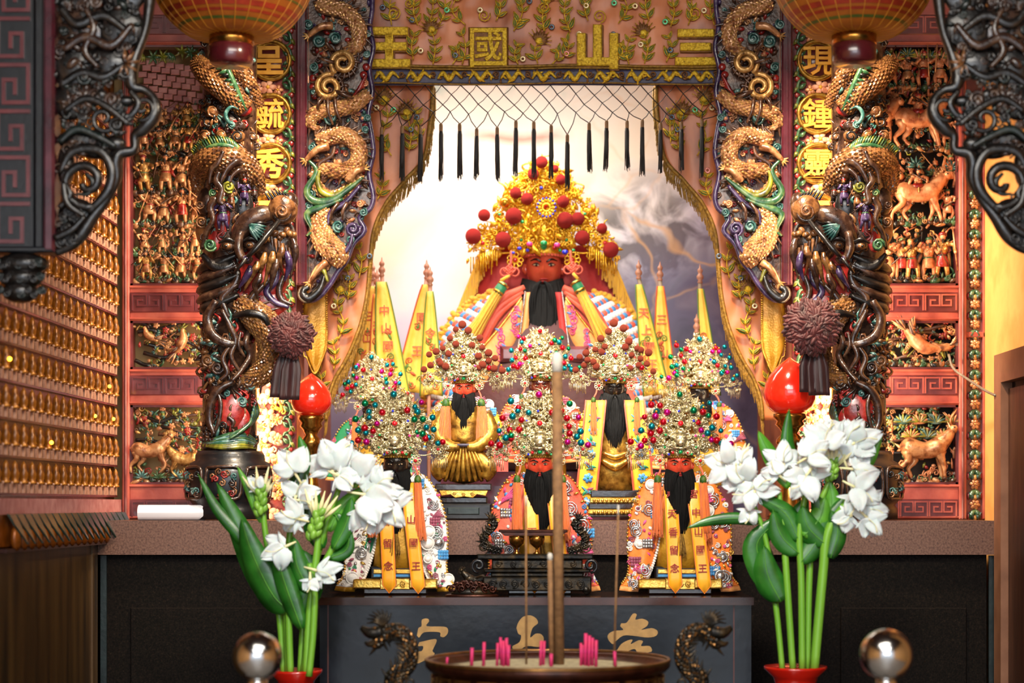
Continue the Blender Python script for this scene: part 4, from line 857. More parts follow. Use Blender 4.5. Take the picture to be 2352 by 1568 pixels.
# ---------------------------------------------------------------- openwork dragon brackets round the niche
def bracket(mir):
    fr = Fr(-.05, mir); rng = random.Random(11)
    t = thing('dragon_bracket', ('gilt openwork dragon bracket hanging at the right edge of the niche' if mir else 'gilt openwork dragon bracket hanging at the left edge of the niche'), 'carving', fr.P(775, 690), 'openwork dragon brackets')
    put = lambda m_, nm: m_.build(nm, fr, CM, t)
    edge = [(848, -200), (856, 0), (850, 60), (858, 110), (848, 160), (856, 210), (846, 260), (852, 300), (858, 350), (848, 400), (858, 450), (850, 480), (826, 500), (838, 530), (812, 560), (796, 600), (776, 625), (760, 652), (736, 680), (716, 690), (708, 676)]
    mb = MB(); mb.prism(p3(edge)+[(708, -200)], -14, -6, B_); put(mb, 'ground_board')
    mb = MB(); mb.tube(cr(p3(edge, 2), 4), 6, 8, VI_); put(mb, 'scalloped_edge')
    for pts, r, sp_, sd in (([(730, 12), (745, 18), (795, 30), (826, 70), (820, 108), (792, 126)], [14, 18, 19, 20, 18, 12], 2, -1), ([(848, 218), (815, 242), (772, 254), (728, 262), (714, 286), (732, 300)], [14, 19, 19, 18, 12, 6], 2, 1), ([(728, 320), (745, 322), (790, 312), (824, 340), (820, 380), (780, 396), (742, 390), (716, 412)], [12, 18, 20, 21, 20, 18, 17, 10], 2, -1), ([(722, 400), (730, 430), (760, 455), (800, 440), (832, 402)], [10, 14, 15, 14, 9], 3, 1), ([(748, 480), (735, 520), (750, 560), (778, 588), (766, 612)], [16, 24, 30, 27, 12], 2, 1)):
        mb = MB(); scaled(mb, [(x, y, 10) for x, y in pts], r, CO_, G_, 8, 6, sp_, B_, 17, sd); put(mb, 'dragon_coil')
    def swirl(cx_, cy_, r, a0, d):
        mb = MB(); P = [(cx_+r*(1-s*.72)*math.cos(a0+d*s*1.55*2*PI), cy_+r*(1-s*.72)*math.sin(a0+d*s*1.55*2*PI), 20+s*6) for s in np.linspace(0, 1, 26)]
        mb.tube(P, [6, 8, 7, 5], 8, G_)
        for i in range(0, 17):
            p = P[i]; a = math.atan2(p[1]-cy_, p[0]-cx_); mb.cone((p[0]+math.cos(a)*4, p[1]+math.sin(a)*4, 20), (p[0]+math.cos(a+.3*d)*20, p[1]+math.sin(a+.3*d)*20, 22), 4, 5, B_)
        mb.torus((cx_, cy_, 16), r*1.02, 4, 20, 6, B_); put(mb, 'flame_swirl')
    swirl(790, 150, 29, 2.2, 1); swirl(758, 205, 31, -1.2, -1)
    for a, b_ in (((765, 64), (712, 88)), ((756, 340), (706, 372)), ((752, 606), (714, 652)), ((800, 420), (838, 392))):
        mb = MB(); mb.tube(cr([(a[0], a[1], 20), ((a[0]+b_[0])/2, (a[1]+b_[1])/2-7, 28), (b_[0], b_[1], 22)], 4), [10, 8, 6], 8, CO_)
        for i in range(4): q = math.atan2(b_[1]-a[1], b_[0]-a[0])+(i-1.5)*.6; mb.cone((b_[0], b_[1], 22), (b_[0]+math.cos(q)*15, b_[1]+math.sin(q)*15, 26), 4, 5, G_)
        put(mb, 'claw')
    for x, y, r, m in ((772, 92, 14, TE_), (734, 98, 15, TE_), (843, 128, 9, TE_), (846, 82, 8, TE_), (762, 273, 16, TE_), (846, 274, 9, TE_), (841, 300, 9, TE_), (718, 342, 10, TE_), (834, 362, 10, TE_), (716, 448, 12, TE_), (712, 476, 11, TE_), (779, 522, 14, TE_), (836, 490, 10, TE_), (812, 528, 18, VI_), (828, 470, 9, PK_), (806, 552, 10, TE_), (722, 158, 11, TE_), (840, 195, 8, PK_), (710, 60, 12, TE_), (722, 214, 9, TE_)):
        mb = MB(); cloud(mb, (x, y, 16), r, m); put(mb, 'cloud_curl')
    mb = MB()
    for i in range(9): mb.tube(cr([(812+i*3.5, 226-i*5, 14), (826+i*2, 210-i*4, 20), (842, 200-i*3, 14)], 3), [3, 3.5, 1.5], 5, RD_)
    put(mb, 'red_gills')
    for x, y in ((842, 156), (836, 174), (720, 182), (724, 222), (720, 202)): mb = MB(); mb.ell((x, y, 10), (9, 9, 6), None, 1, RD_); put(mb, 'red_bead')
    for pts, r, m in (([(712, 372), (730, 398), (708, 440), (722, 464), (760, 466), (800, 440), (836, 412)], [3, 6, 8, 9, 10, 7, 3], GR_), ([(742, 388), (732, 412), (742, 444), (772, 452), (812, 424)], [3, 6, 8, 7, 3], OL_), ([(790, 460), (740, 480), (708, 496), (720, 530), (708, 545)], [4, 9, 8, 5, 2], GR_), ([(830, 430), (796, 468), (762, 492), (756, 520)], [4, 6, 6, 2], VI_), ([(772, 340), (764, 362), (736, 380), (740, 402)], [3, 5, 5, 2], B_), ([(790, 590), (806, 565), (812, 540)], [4, 6, 3], VI_), ([(712, 662), (700, 668), (698, 680), (712, 688), (736, 668), (748, 636)], [6, 10, 12, 12, 9, 4], DK_), ([(756, 650), (744, 622), (730, 632)], [3, 6, 3], OL_)):
        mb = MB(); lock(mb, [(x, y, 24) for x, y in pts], r, m); put(mb, 'ribbon_flame')
    for a, b_ in (((745, 230), (734, 258)), ((756, 232), (768, 292)), ((772, 230), (788, 288)), ((775, 215), (815, 232)), ((765, 120), (752, 95)), ((770, 150), (735, 140)), ((800, 470), (790, 510)), ((780, 470), (762, 510))):
        mb = MB(); mb.tube(cr([(a[0], a[1], 26), ((a[0]+b_[0])/2-4, (a[1]+b_[1])/2, 34), (b_[0], b_[1], 28)], 4), [5, 4, 2.5], 6, B_); put(mb, 'antler')
    m_ = MB()
    for i in range(330):
        x, y = rng.uniform(718, 850), rng.uniform(-20, 680)
        if y > 480 and x > 850-(y-480)*.62: continue
        q = rng.random(); c = rng.choice((B_, B_, CO_, VI_, RD_, TE_, CO_, PK_))
        if q < .4: m_.spiral((x, y, 0), rng.uniform(5, 9), 1.4, rng.uniform(0, 6), rng.choice((-1, 1)), 2.4, c, 5, 9)
        elif q < .75: m_.leaf((x, y, 0), rng.uniform(0, 6.3), 20, 9, c, .6)
        else: m_.ell((x, y, -2), (rng.uniform(5, 10), rng.uniform(4, 8), 5), None, 1, c)
    m_.build('carved_infill', fr, CM, t, None, 'stuff')
bracket(False); bracket(True)
# ---------------------------------------------------------------- shared small meshes (metres)
def sph(mat, sub=2, name='ball'): return unit(MB().ell((0, 0, 0), 1, None, sub), name, mat)
BALL = {k: sph(k) for k in ('ball_red', 'ball_teal', 'ball_green', 'ball_pink', 'ball_gold', 'pom_red', 'pom_orange', 'gem_red', 'gem_green', 'gem_blue', 'gem_pink', 'pearl')}
def ring_unit(mat): return unit(MB().torus((0, 0, 0), .68, .34, 14, 6, 0, (PI/2, 0, 0)), 'sequin', mat)
SEQ = [ring_unit(m) for m in ('sequin_green', 'sequin_grey', 'sequin_pink', 'sequin_pale')]
EM = ['embroid_gold', 'embroid_green', 'embroid_brown']
# ---------------------------------------------------------------- embroidered valance
def velvet_grid(fr_, x0f, x1f, y0, y1, ny, nx, w0, amp, seed):
    G = []
    for i in range(ny+1):
        y = y0+(y1-y0)*i/ny; a, b = x0f(y), x1f(y); row = []
        for j in range(nx+1):
            x = a+(b-a)*j/nx; row.append((x, y, w0+amp*mnoise.noise((x*.012+seed, y*.004, seed))+amp*.6*mnoise.noise((x*.035, y*.03, seed+3))))
        G.append(row)
    return G
def sprig(parent, fr, pts, n, w, rng, lf=30, flower=True, mir=False):
    Q = cr([(x, y, w) for x, y in pts], 6); mb = MB(); mb.tube(Q, [1.6, 1.4, 1], 5, 0); mb.build('vine', fr, EM, parent)
    for i in range(n):
        t = (i+.6)/n; k = min(len(Q)-2, int(t*(len(Q)-1))); p = Q[k]; d = Q[k+1]-Q[k]; a = math.atan2(d[1], d[0])
        for s_ in (-1, 1):
            mb = MB(); l = lf*rng.uniform(.75, 1.1)*(1-.3*t); aa = a+s_*rng.uniform(.55, .95); ww = l*.36
            mb.leaf((p[0], p[1], w), aa, l, ww, 1, .16); mb.leaf((p[0], p[1], w+1.2), aa, l, ww*.22, 0, .9)
            e = [(p[0]+math.cos(aa)*l*t2-math.sin(aa)*sg*ww*.5*math.sin(PI*t2**.8), p[1]+math.sin(aa)*l*t2+math.cos(aa)*sg*ww*.5*math.sin(PI*t2**.8), w+.8) for sg, rngs in ((1, np.linspace(0, 1, 6)), (-1, np.linspace(1, 0, 6))) for t2 in rngs]
            mb.tube(e, .9, 4, 0); mb.build('embroidered_leaf', fr, EM, parent)
    if flower:
        p = Q[-1]; d = Q[-1]-Q[-3]; a = math.atan2(d[1], d[0]); mb = MB()
        for i in range(9):
            q = a+(i-4)*.36; mb.leaf((p[0], p[1], w), q, 30-abs(i-4)*2, 9, 2, .3)
            mb.tube([(p[0], p[1], w+1.5), (p[0]+math.cos(q)*30, p[1]+math.sin(q)*30, w+2.5)], 1, 4, 0)
        mb.ell((p[0], p[1], w+2), (9, 8, 3), None, 1, 0); mb.build('embroidered_flower', fr, EM, parent)
rng = random.Random(77)
fv = Fr(.03)
val = thing('embroidered_valance', 'brown velvet valance with gold temple characters and a navy dragon border', 'valance', fv.P(1248, 196))
mb = MB(); mb.slab(velvet_grid(fv, lambda y: 835, lambda y: 1662, -260, 158, 34, 90, 0, 7, 1.), 5); mb.build('velvet_cloth', fv, 'velvet', val)
for ch, x, s_, sx in (('王', 895, 100, .95), ('國', 1122, 100, .98), ('山', 1372, 100, 1.05), ('三', 1597, 96, 1.0)):
    mb = MB(); mb.text(ch, x, 110, s_, 10, 0, .03, .0 if ch == '國' else .03, .014 if ch == '國' else .03, sx); c = mb.build('character', fv, ['embroid_gold', 'embroid_brown'], val)
    m2 = MB(); (m2.box(x-46, x+46, 64, 156, 2, 9, 0, 3) if ch == '國' else m2.text(ch, x+2, 112, s_*1.0, 6, 0, .02, .055, .02, sx)); m2.build('character_padding', fv, 'embroid_brown', c)
for pts, n, fl in (([(995, 150), (1000, 110), (992, 70)], 4, True), ([(985, 62), (995, 20), (990, -40)], 4, True), ([(1235, 148), (1228, 118), (1238, 96)], 3, True), ([(1180, 74), (1200, 30), (1190, -20)], 5, True), ([(1310, 76), (1296, 34), (1304, -20)], 5, True), ([(1480, 148), (1488, 110), (1478, 78)], 4, True), ([(1490, 50), (1482, 10), (1488, -40)], 4, True), ([(1070, 60), (1040, 30), (1050, -10)], 3, False), ([(1420, 56), (1440, 24), (1430, -10)], 3, False), ([(1040, 150), (1052, 128), (1046, 106)], 2, False), ([(1290, 140), (1306, 112), (1300, 90)], 3, False), ([(1530, 145), (1542, 110), (1534, 80)], 3, False), ([(950, 140), (946, 106), (954, 76)], 3, False), ([(1580, 60), (1590, 24), (1584, -10)], 3, True), ([(900, 60), (896, 20), (902, -20)], 3, True), ([(1640, 60), (1630, 20), (1636, -30)], 3, False), ([(1062, 150), (1070, 110), (1058, 70)], 3, False), ([(1190, 150), (1182, 126), (1192, 100)], 3, False), ([(1268, 150), (1284, 130), (1276, 112)], 2, False), ([(1444, 150), (1438, 118), (1448, 86)], 3, False), ([(1250, 74), (1246, 40), (1254, 0)], 4, True), ([(1140, 50), (1150, 20), (1142, -20)], 3, False), ([(1350, 50), (1342, 16), (1350, -20)], 3, False), ([(960, 60), (950, 24), (958, -20)], 4, False), ([(1540, 64), (1548, 26), (1538, -20)], 4, False), ([(1010, 60), (1024, 20), (1016, -30)], 3, False), ([(1420, 140), (1430, 120), (1424, 100)], 2, False)):
    sprig(val, fv, pts, n, 10, rng, 28, fl)
for x, y, r, d in ((905, 34, 17, 1), (1112, 38, 15, 1), (1376, 40, 16, -1), (1594, 32, 17, -1), (940, 10, 12, 1), (1250, 20, 14, 1)):
    mb = MB(); mb.spiral((x, y, 10), r, 1.8, rng.uniform(0, 6), d, 1.8, 0, 5, 20); mb.build('embroidered_scroll', fv, EM, val)
for x, y, q in ((1027, 26, 0), (1103, 26, 3), (947, 49, 1), (1216, 6, 1), (1267, 65, 1), (1346, 16, 3), (1410, 10, 0), (1458, 17, 3), (1527, 53, 0), (1330, 81, 3), (1408, 82, 1), (1301, 126, 2), (1201, 138, 3), (967, 119, 3), (1046, 130, 1), (1471, 105, 3), (1539, 118, 1), (1616, 27, 3), (880, 20, 1), (1170, -30, 2)):
    piece(SEQ[q], 'sequin', val, fv.P(x, y, 12), (7*fv.k,)*3)
mb = MB(); mb.slab(velvet_grid(fv, lambda y: 838, lambda y: 1660, 158, 197, 4, 60, 6, 3, 5.), 4); bd = mb.build('border_band', fv, 'band_blue', val)
mb = MB()
for y, r in ((154, 3.4), (160, 2.6), (194, 2)): mb.tube([(x, y+2*math.sin(x*.013), 10+2*math.sin(x*.05)) for x in range(838, 1661, 8)], r, 6)
mb.build('gold_braid', fv, 'cord_gold', val, None, 'stuff')
for i in range(11):                                     # gold dragons and clouds on the navy band
    x0 = 862+i*72; mb = MB(); rr = random.Random(i)
    P = cr([(x0, 184, 12), (x0+12, 170, 14), (x0+26, 186, 14), (x0+40, 170, 14), (x0+56, 182, 12)], 5); mb.tube(P, [2, 5, 6, 5, 2], 6, 0)
    for k in range(0, len(P), 2): mb.leaf(tuple(P[k]), rr.uniform(0, 6.3), 13, 5, 0 if k % 4 else 2, .4)
    mb.spiral((x0+62, 174, 12), 8, 1.5, i, 1, 2, 2, 5, 12); mb.build('embroidered_dragon', fv, EM, bd)
# ---------------------------------------------------------------- net fringe with black tassels
fn = Fr(.015)
net = thing('tassel_net', 'black knotted net with a row of black silk tassels under the valance', 'net fringe', fn.P(1248, 400))
mb = MB(); rows = []
for r_ in range(4): rows.append([(850+(r_ % 2)*20.6+41.2*i+rng.uniform(-3, 3), 197+r_*21+rng.uniform(-3, 3) if r_ else 196, 3+rng.uniform(-2, 2)) for i in range(20)])
TX = [877, 924, 966, 1013, 1056, 1095, 1142, 1185, 1226, 1266, 1303, 1353, 1393, 1440, 1475, 1517, 1565, 1612]; TY = [293, 290, 292, 285, 285, 296, 293, 278, 280, 288, 310, 283, 278, 278, 276, 283, 281, 275]
for r_ in range(3):
    for i in range(20):
        p = rows[r_][i]
        for j, th in ((i if r_ % 2 == 0 else i+1, 1.25), (i-1 if r_ % 2 == 0 else i, .8)):
            if 0 <= j < 20: q = rows[r_+1][j]; mb.tube([p, ((p[0]+q[0])/2+1, (p[1]+q[1])/2+1, 3), q], th, 4)
        if r_: mb.ell(p, 1.8, None, 0)
for x, y in zip(TX, TY):
    near = sorted(rows[3], key=lambda p: abs(p[0]-x))[:2]
    for p in near: mb.tube([p, ((p[0]+x)/2+(p[0]-x)*.15, p[1]*.5+y*.5, 3), (x, y, 3)], 1.1, 4)
mb.build('net_mesh', fn, 'net_black', net)
def strands(mb, x, y, w, r0, r1, L, n, th, rng, m=0, dx=0, jag=6):
    for i in range(n):
        a = rng.uniform(0, 2*PI); q = math.sqrt(rng.random()); e = L+rng.uniform(-jag, jag)
        mb.tube([(x+math.cos(a)*q*r0, y, w+math.sin(a)*q*r0), (x+dx*.4+math.cos(a)*q*(r0+r1)*.5+rng.uniform(-1, 1), y+e*.5, w+math.sin(a)*q*(r0+r1)*.5), (x+dx+math.cos(a)*q*r1+rng.uniform(-1, 1), y+e, w+math.sin(a)*q*r1)], th, 4, m, cap=False)
    return mb
for i, (x, y) in enumerate(zip(TX, TY)):
    mb = MB(); mb.lathe([(.5, y-2), (3.6, y), (4.2, y+4), (4.2, y+16), (3.8, y+18)], x, 3, 8); hd = mb.build('tassel', fn, 'tassel_head', net)
    mb = MB(); L = 92+rng.uniform(-6, 14); mb.lathe([(3.8, y+16), (5, y+24), (5.2, y+L*.75), (4, y+L)], x, 3, 9, wob=lambda a, yy: 1+.12*np.sin(a*4+yy)); strands(mb, x, y+17, 3, 4.2, 6.2, L+4, 26, .7, rng, 0, rng.uniform(-2, 2), 9); mb.build('tassel_skirt', fn, 'tassel_black', hd)
# ---------------------------------------------------------------- tied-back side curtains with fringe
def curtain(mir):
    fr = Fr(.075, mir); rng = random.Random(5)
    inner = cr([(992, 190), (992, 235), (986, 290), (972, 365), (926, 418), (884, 470), (858, 530), (850, 600), (842, 680), (826, 750), (800, 815), (768, 872), (752, 920), (748, 965)], 6)[:, :2]
    t = thing('side_curtain', ('brown velvet side curtain with gold fringe, drawn back on the side of the dark crag' if mir else 'brown velvet side curtain with gold fringe, drawn back on the side of the bright sky'), 'curtain', fr.P(800, 965), 'tied back niche curtains')
    ys = inner[:, 1]; xi = lambda y: float(np.interp(y, ys, inner[:, 0])); xo = lambda y: 700+max(0, min(1, (y-600)/80))*8
    def wv(x, y): return 6*mnoise.noise((x*.02, y*.006, 2))+4*mnoise.noise((x*.05, y*.02, 7))
    G = []
    for i in range(61):
        y = 190+(965-190)*i/60; a, b = xo(y), xi(y); G.append([(a+(b-a)*j/26, y, wv(a+(b-a)*j/26, y)) for j in range(27)])
    mb = MB(); mb.slab(G, 4); mb.build('velvet_cloth', fr, 'velvet', t)
    mb = MB(); mb.tube([(x+1, y, wv(x, y)+3) for x, y in inner], 5, 7); mb.build('gold_cord', fr, 'cord_gold', t)
    mb = MB()
    for i in range(len(inner)-1):
        for u in np.linspace(0, 1, 9, endpoint=False):
            x, y = inner[i]*(1-u)+inner[i+1]*u; sl = 1 if y > 370 else .5
            L = rng.uniform(26, 46) if y > 360 else rng.uniform(18, 30); dx = rng.uniform(-4, 3)+(6 if y < 360 else 0)
            mb.tube([(x, y, wv(x, y)+2), (x+dx*.6+3, y+L*.5, wv(x, y)+4), (x+dx, y+L, wv(x, y)+2)], .95, 4, 0, cap=False)
    mb.build('fringe', fr, 'cord_gold', t, None, 'stuff')
    for pts, n in (([(900, 360), (880, 320), (892, 270), (884, 230)], 5), ([(940, 350), (945, 310), (935, 260)], 4), ([(868, 460), (880, 430), (874, 400)], 3), ([(800, 690), (805, 650), (795, 610)], 4), ([(780, 780), (790, 740), (776, 700), (784, 665)], 5), ([(768, 850), (772, 815), (764, 780)], 3), ([(826, 640), (832, 600), (822, 560)], 3), ([(735, 900), (740, 870), (730, 845)], 3), ([(960, 330), (962, 290), (958, 250)], 3)): sprig(t, fr, pts, n, 13, rng, 28, n > 3)
    for x, y, q in ((866, 250, 3), (958, 272, 1), (876, 394, 2), (768, 704, 3), (800, 640, 1), (945, 300, 1), (760, 650, 1), (850, 590, 1), (905, 255, 0)): piece(SEQ[q], 'sequin', t, fr.P(x, y, 14), (7*fr.k,)*3)
    # gold brocade streamer with a beaded edge
    fb = Fr(.005, mir); b = thing('brocade_streamer', ('pointed gold brocade streamer with beaded edge hanging behind the right dragon bracket' if mir else 'pointed gold brocade streamer with beaded edge hanging behind the left dragon bracket'), 'streamer', fb.P(724, 858), 'brocade streamers')
    out = [(696, 560), (752, 560), (750, 700), (750, 800), (742, 832), (722, 858), (706, 836), (697, 800)]
    Gs = [[(697+(752-697)*j/6+(0 if i < 9 else (724-(697+(752-697)*j/6))*((i-9)/3)**1.6), 560+298*i/12-(0 if i < 9 else abs(j-3)*0), 4*math.sin(j*.9)+2) for j in range(7)] for i in range(13)]
    mb = MB(); mb.slab(Gs, 3); mb.build('brocade', fb, 'brocade_gold', b)
    mb = MB(); Q = cr([(752, 560, 6), (752, 700, 6), (751, 790, 6), (742, 824, 6), (724, 858, 6), (706, 824, 6), (697, 790, 6), (697, 560, 6)], 22)
    for p in Q: mb.ell(p, 2.3, None, 0)
    mb.build('bead_edge', fb, 'old_gold', b, None, 'stuff')
curtain(False); curtain(True)
# ---------------------------------------------------------------- command flags
def flag(i, tx, ty, bx, by, wtop, wbot, dx, y, mat, label, chars, pole='pole_wood', group='rolled command flags'):
    fr = Fr(y); rng = random.Random(100+i); t = thing('command_flag', label, 'flag', fr.P(bx, by), group)
    yz = VY+(CZ-1.451)/fr.k; mb = MB(); mb.tube([(bx, yz, 0), (bx, by, 0), (tx, ty+20, 0)], 4.6, 8); mb.build('pole', fr, pole, t)
    mb = MB(); mb.lathe([(4, ty+24), (6.5, ty+20), (4, ty+16), (7.8, ty+11), (8, ty+6), (4.5, ty+1), (4, ty-1), (6.4, ty-5), (5.8, ty-9), (2.4, ty-13), (1.2, ty-19), (.3, ty-22)], tx, 0, 10); mb.build('finial', fr, 'pole_wood', t)
    if mat is None: return
    G = []
    for a in range(19):
        s = a/18; x = tx+(bx-tx)*s; yy = ty+36+(by-ty-36)*s; wd = wtop+(wbot-wtop)*s**.8
        G.append([(x+dx*s+wd*(j/10-.5), yy+(wd*.1 if a == 18 else 0)*abs(j-5)/5, 6+4*math.sin(j*1.5+i)*s+5*math.cos((j/10-.5)*2.4)) for j in range(11)])
    mb = MB(); mb.slab(G, 2); fl = mb.build('flag_cloth', fr, mat, t)
    mb = MB(); ya = ty+90; st = (by-ya-40)/max(1, len(chars)) if chars else 0
    for c, ch in enumerate(chars):
        yy = ya+st*(c+.3); s = (yy-ty-36)/(by-ty-36); x = tx+(bx-tx)*s+dx*s; mb = MB(); mb.text(ch, x, yy, min(st*.8, 26), 15+3*s, 0, .02, .01); mb.build('character', fr, 'flag_print', fl)
    for e in (0, 10):
        mb = MB(); mb.tube([tuple(np.array(r[e])+np.array((0, 0, 1))) for r in G], 1.6, 5); mb.build('hem', fr, 'flag_print' if i % 2 else 'flag_green', fl)
    for k in range(5):
        s = rng.uniform(.35, .95); x = tx+(bx-tx)*s+dx*s+rng.uniform(-.3, .3)*(wtop+(wbot-wtop)*s); yy = ty+36+(by-ty-36)*s; mb = MB(); mb.spiral((x, yy, 13), 9, 1.5, k, 1, 1.6, k % 2, 5, 12); mb.leaf((x, yy+6, 12), rng.uniform(0, 6), 18, 7, 1-k % 2, .3); mb.build('printed_cloud', fr, ['flag_print', 'flag_green'], fl)
Lc = 'yellow printed command flag '
for i, a in enumerate([(856, 622, 842, 900, 16, 70, -6, .33, 'flag_yellow', Lc+'hanging closest to the left curtain', '三山國'), (866, 640, 872, 900, 14, 56, 4, .30, 'flag_yellow', Lc+'half hidden between two others beside the left curtain', '天上'), (877, 612, 900, 905, 22, 74, 4, .27, 'flag_yellow', Lc+'with the tallest pole of the three beside the left curtain', '中山國王'), (980, 618, 948, 900, 18, 84, -2, .31, 'flag_yellow', Lc+'leaning toward the left curtain beside the large statue', '國王'), (988, 634, 985, 905, 14, 52, 6, .28, 'flag_yellow', Lc+'half behind its neighbour beside the left shoulder of the large statue', '令')]): flag(i, *a)
for i, a in enumerate([(1467, 618, 1538, 905, 14, 60, -30, .31, 'flag_yellow', 'yellow command flag on a long leaning sleeved pole beside the large statue', '天上國王'), (1516, 622, 1540, 905, 14, 54, -14, .37, 'flag_yellow', 'yellow command flag with sleeved pole in front of the dark crag', '三山'), (1608, 628, 1604, 905, 12, 40, 30, .36, 'flag_yellow', 'tall command flag pole next to the right curtain', ''), (1600, 742, 1598, 905, 12, 44, -14, .33, 'flag_yellow', 'short command flag pole next to the right curtain', '王')]): flag(10+i, *a, pole='pole_sleeve')
# ---------------------------------------------------------------- deity statues
class FrS(Fr):                              # statue frame: reference statue coordinates, moved and scaled
    def __init__(s, y, cx, cy, sc_): super().__init__(y); s.cx, s.cy, s.q = cx, cy, sc_
    def P(s, px, py, w=0): return Fr.P(s, s.cx+(px-1560)*s.q, s.cy+(py-1050)*s.q, w*s.q)
    def map(s, V): return Fr.map(s, np.column_stack([s.cx+(V[:, 0]-1560)*s.q, s.cy+(V[:, 1]-1050)*s.q, V[:, 2]*s.q]))
def head(parent, fr, skin, cx=1560, cy=1068, W=29.5, H=40, eye='eye_white'):
    nu, nv = 34, 28; G = []
    g = lambda a, b, sa, sb: math.exp(-(a/sa)**2-(b/sb)**2)
    for i in range(nv+1):
        ph = PI*i/nv; y = -math.cos(ph); row = []
        for j in range(nu+1):
            th = 2*PI*j/nu; s = math.sin(ph); x = s*math.sin(th); z = s*math.cos(th)
            jaw = 1-.16*max(0, y)**1.5; X = x*jaw; Z = z*(1.02 if z > 0 else .95)
            if z > 0:
                Z += .30*g(x, y-.22, .13, .20)+.16*g(x, y-.05, .09, .22)          # nose
                Z += .06*g(abs(x)-.18, y-.27, .09, .07)                             # nostrils
                Z -= .13*g(abs(x)-.40, y+.06, .22, .12)                             # eye sockets
                Z += .07*g(abs(x)-.38, y+.24, .3, .09)                              # brow ridge
                Z += .07*g(abs(x)-.48, y-.28, .22, .22)                             # cheeks
                Z += .10*g(x, y-.52, .26, .07)-.05*g(x, y-.575, .3, .03)+.09*g(x, y-.63, .22, .06)   # lips
                Z += .10*g(x, y-.86, .25, .14)                                      # chin
            row.append((cx+X*W, cy+y*H, Z*W))
        G.append(row)
    mb = MB(); mb.grid(G); h = mb.build('head', fr, skin, parent)
    for s_ in (-1, 1):
        mb = MB(); ex, ey, ew = cx+s_*.40*W, cy-.04*H, W*.86
        mb.ell((ex, ey, ew), (W*.19, H*.048, W*.10), (0, 0, s_*-.12), 2, 0); mb.ell((ex, ey+.3, ew+W*.06), (W*.075, H*.055, W*.06), None, 1, 1)
        mb.tube(cr([(ex-s_*W*.2, ey+.8, ew+W*.05), (ex, ey-H*.072, ew+W*.1), (ex+s_*W*.24, ey-.6, ew-W*.02)], 4), [.5, 1.0, .5], 5, 1); mb.build('eye', fr, [eye, 'eye_dark'], h)
        mb = MB(); mb.tube(cr([(cx+s_*.14*W, cy-.16*H, W*1.02), (cx+s_*.42*W, cy-.27*H, W*.98), (cx+s_*.74*W, cy-.22*H, W*.72)], 4), [1.2, 1.8, .6], 6); mb.build('eyebrow', fr, 'eye_dark', h)
        mb = MB(); mb.ell((cx+s_*W*1.0, cy+.06*H, -2), (W*.14, H*.24, W*.22), None, 1); mb.torus((cx+s_*W*1.05, cy+.02*H, 1), W*.13, W*.05, 10, 5, 0, (0, s_*.6, 0), 1, 1.5); mb.build('ear', fr, skin, h)
    mb = MB(); mb.ell((cx, cy+.53*H, W*.98), (W*.26, H*.04, W*.09), None, 1); mb.ell((cx, cy+.62*H, W*.97), (W*.2, H*.045, W*.09), None, 1); mb.build('lips', fr, 'ink_red' if skin != 'skin_black' else 'skin_black', h)
    return h
def beard(parent, fr, rng, mat='beard', cx=1560, top=1085, tip=1230, W=34, wmid=31, n=34, fork=False):
    mb = MB()
    for i in range(n):
        u = (i+.5)/n*2-1; z = 24*math.sqrt(max(.05, 1-u*u)); e = tip-abs(u)**2.4*(tip-top)*.26+rng.uniform(-8, 6)
        mb.tube(cr([(cx+u*W*.86, top-6*abs(u)*2+4, z+2), (cx+u*W*1.04, top+26, z+7+rng.uniform(-2, 3)), (cx+u*wmid*1.02, top+(e-top)*.62, z+8), (cx+u*wmid*.66+rng.uniform(-3, 3), e, z*.5+10)], 4), [3.4, 4.4, 4.2, .8], 6, 0, fl=.75)
    mb.ell((cx, top+40, 6), (W*.8, 60, 12), None, 2)
    for s_ in (-1, 1):
        for k in range(3): mb.tube(cr([(cx+s_*2, top, 33), (cx+s_*(7+k*3), top+4+k*2, 35), (cx+s_*(12+k*4), top+24+k*4, 35), (cx+s_*(13+k*4), top+60+k*8, 33)], 4), [1.8, 3, 2.6, .6], 6)
    mb.build('beard', fr, mat, parent)
    if fork:
        for s_ in (-1, 1):
            mb = MB()
            for k in range(9): mb.tube(cr([(cx+s_*(28+k*1.2), top-4, 4), (cx+s_*(38+k*2), top+40, 18+k), (cx+s_*(44+k*2), top+90, 20), (cx+s_*(40+k*2+rng.uniform(-4, 4)), top+145+rng.uniform(-14, 10), 16)], 4), [2, 4, 4, .8], 6)
            mb.build('side_whisker', fr, mat, parent)
def bit(mb, p, r, rng, m=0):
    q = rng.random()
    if q < .3: mb.spiral(p, r, 1.3, rng.uniform(0, 6), rng.choice((-1, 1)), r*.26, m, 4, 8, r*.4)
    elif q < .55: mb.flower(p, r*.9, 5, m, m, rng.uniform(0, 6), rng.uniform(-.6, .6), 0)
    elif q < .8: mb.leaf(p, rng.uniform(0, 6.3), r*2.2, r*1.0, m, .7)
    else: mb.tube(cr([p, (p[0]+rng.uniform(-r, r), p[1]-r, p[2]+r), (p[0]+rng.uniform(-1.6, 1.6)*r, p[1]-r*1.7, p[2]+r*.6)], 3), [r*.22, r*.2, r*.12], 4, m)
def rosette(parent, fr, x, y, w, r, rng, gem='gem_red', fil='filigree'):
    mb = MB()
    for i in range(9): a = 2*PI*i/9; mb.torus((x+math.cos(a)*r*.66, y+math.sin(a)*r*.66, w), r*.27, r*.1, 8, 4, 0)
    mb.ell((x, y, w-1), (r*.5, r*.5, r*.2), None, 1, 0); o = mb.build('rosette', fr, fil, parent)
    piece(BALL[gem], 'gem', o, fr.P(x, y, w+r*.25), (r*.28*fr.q*fr.k,)*3)
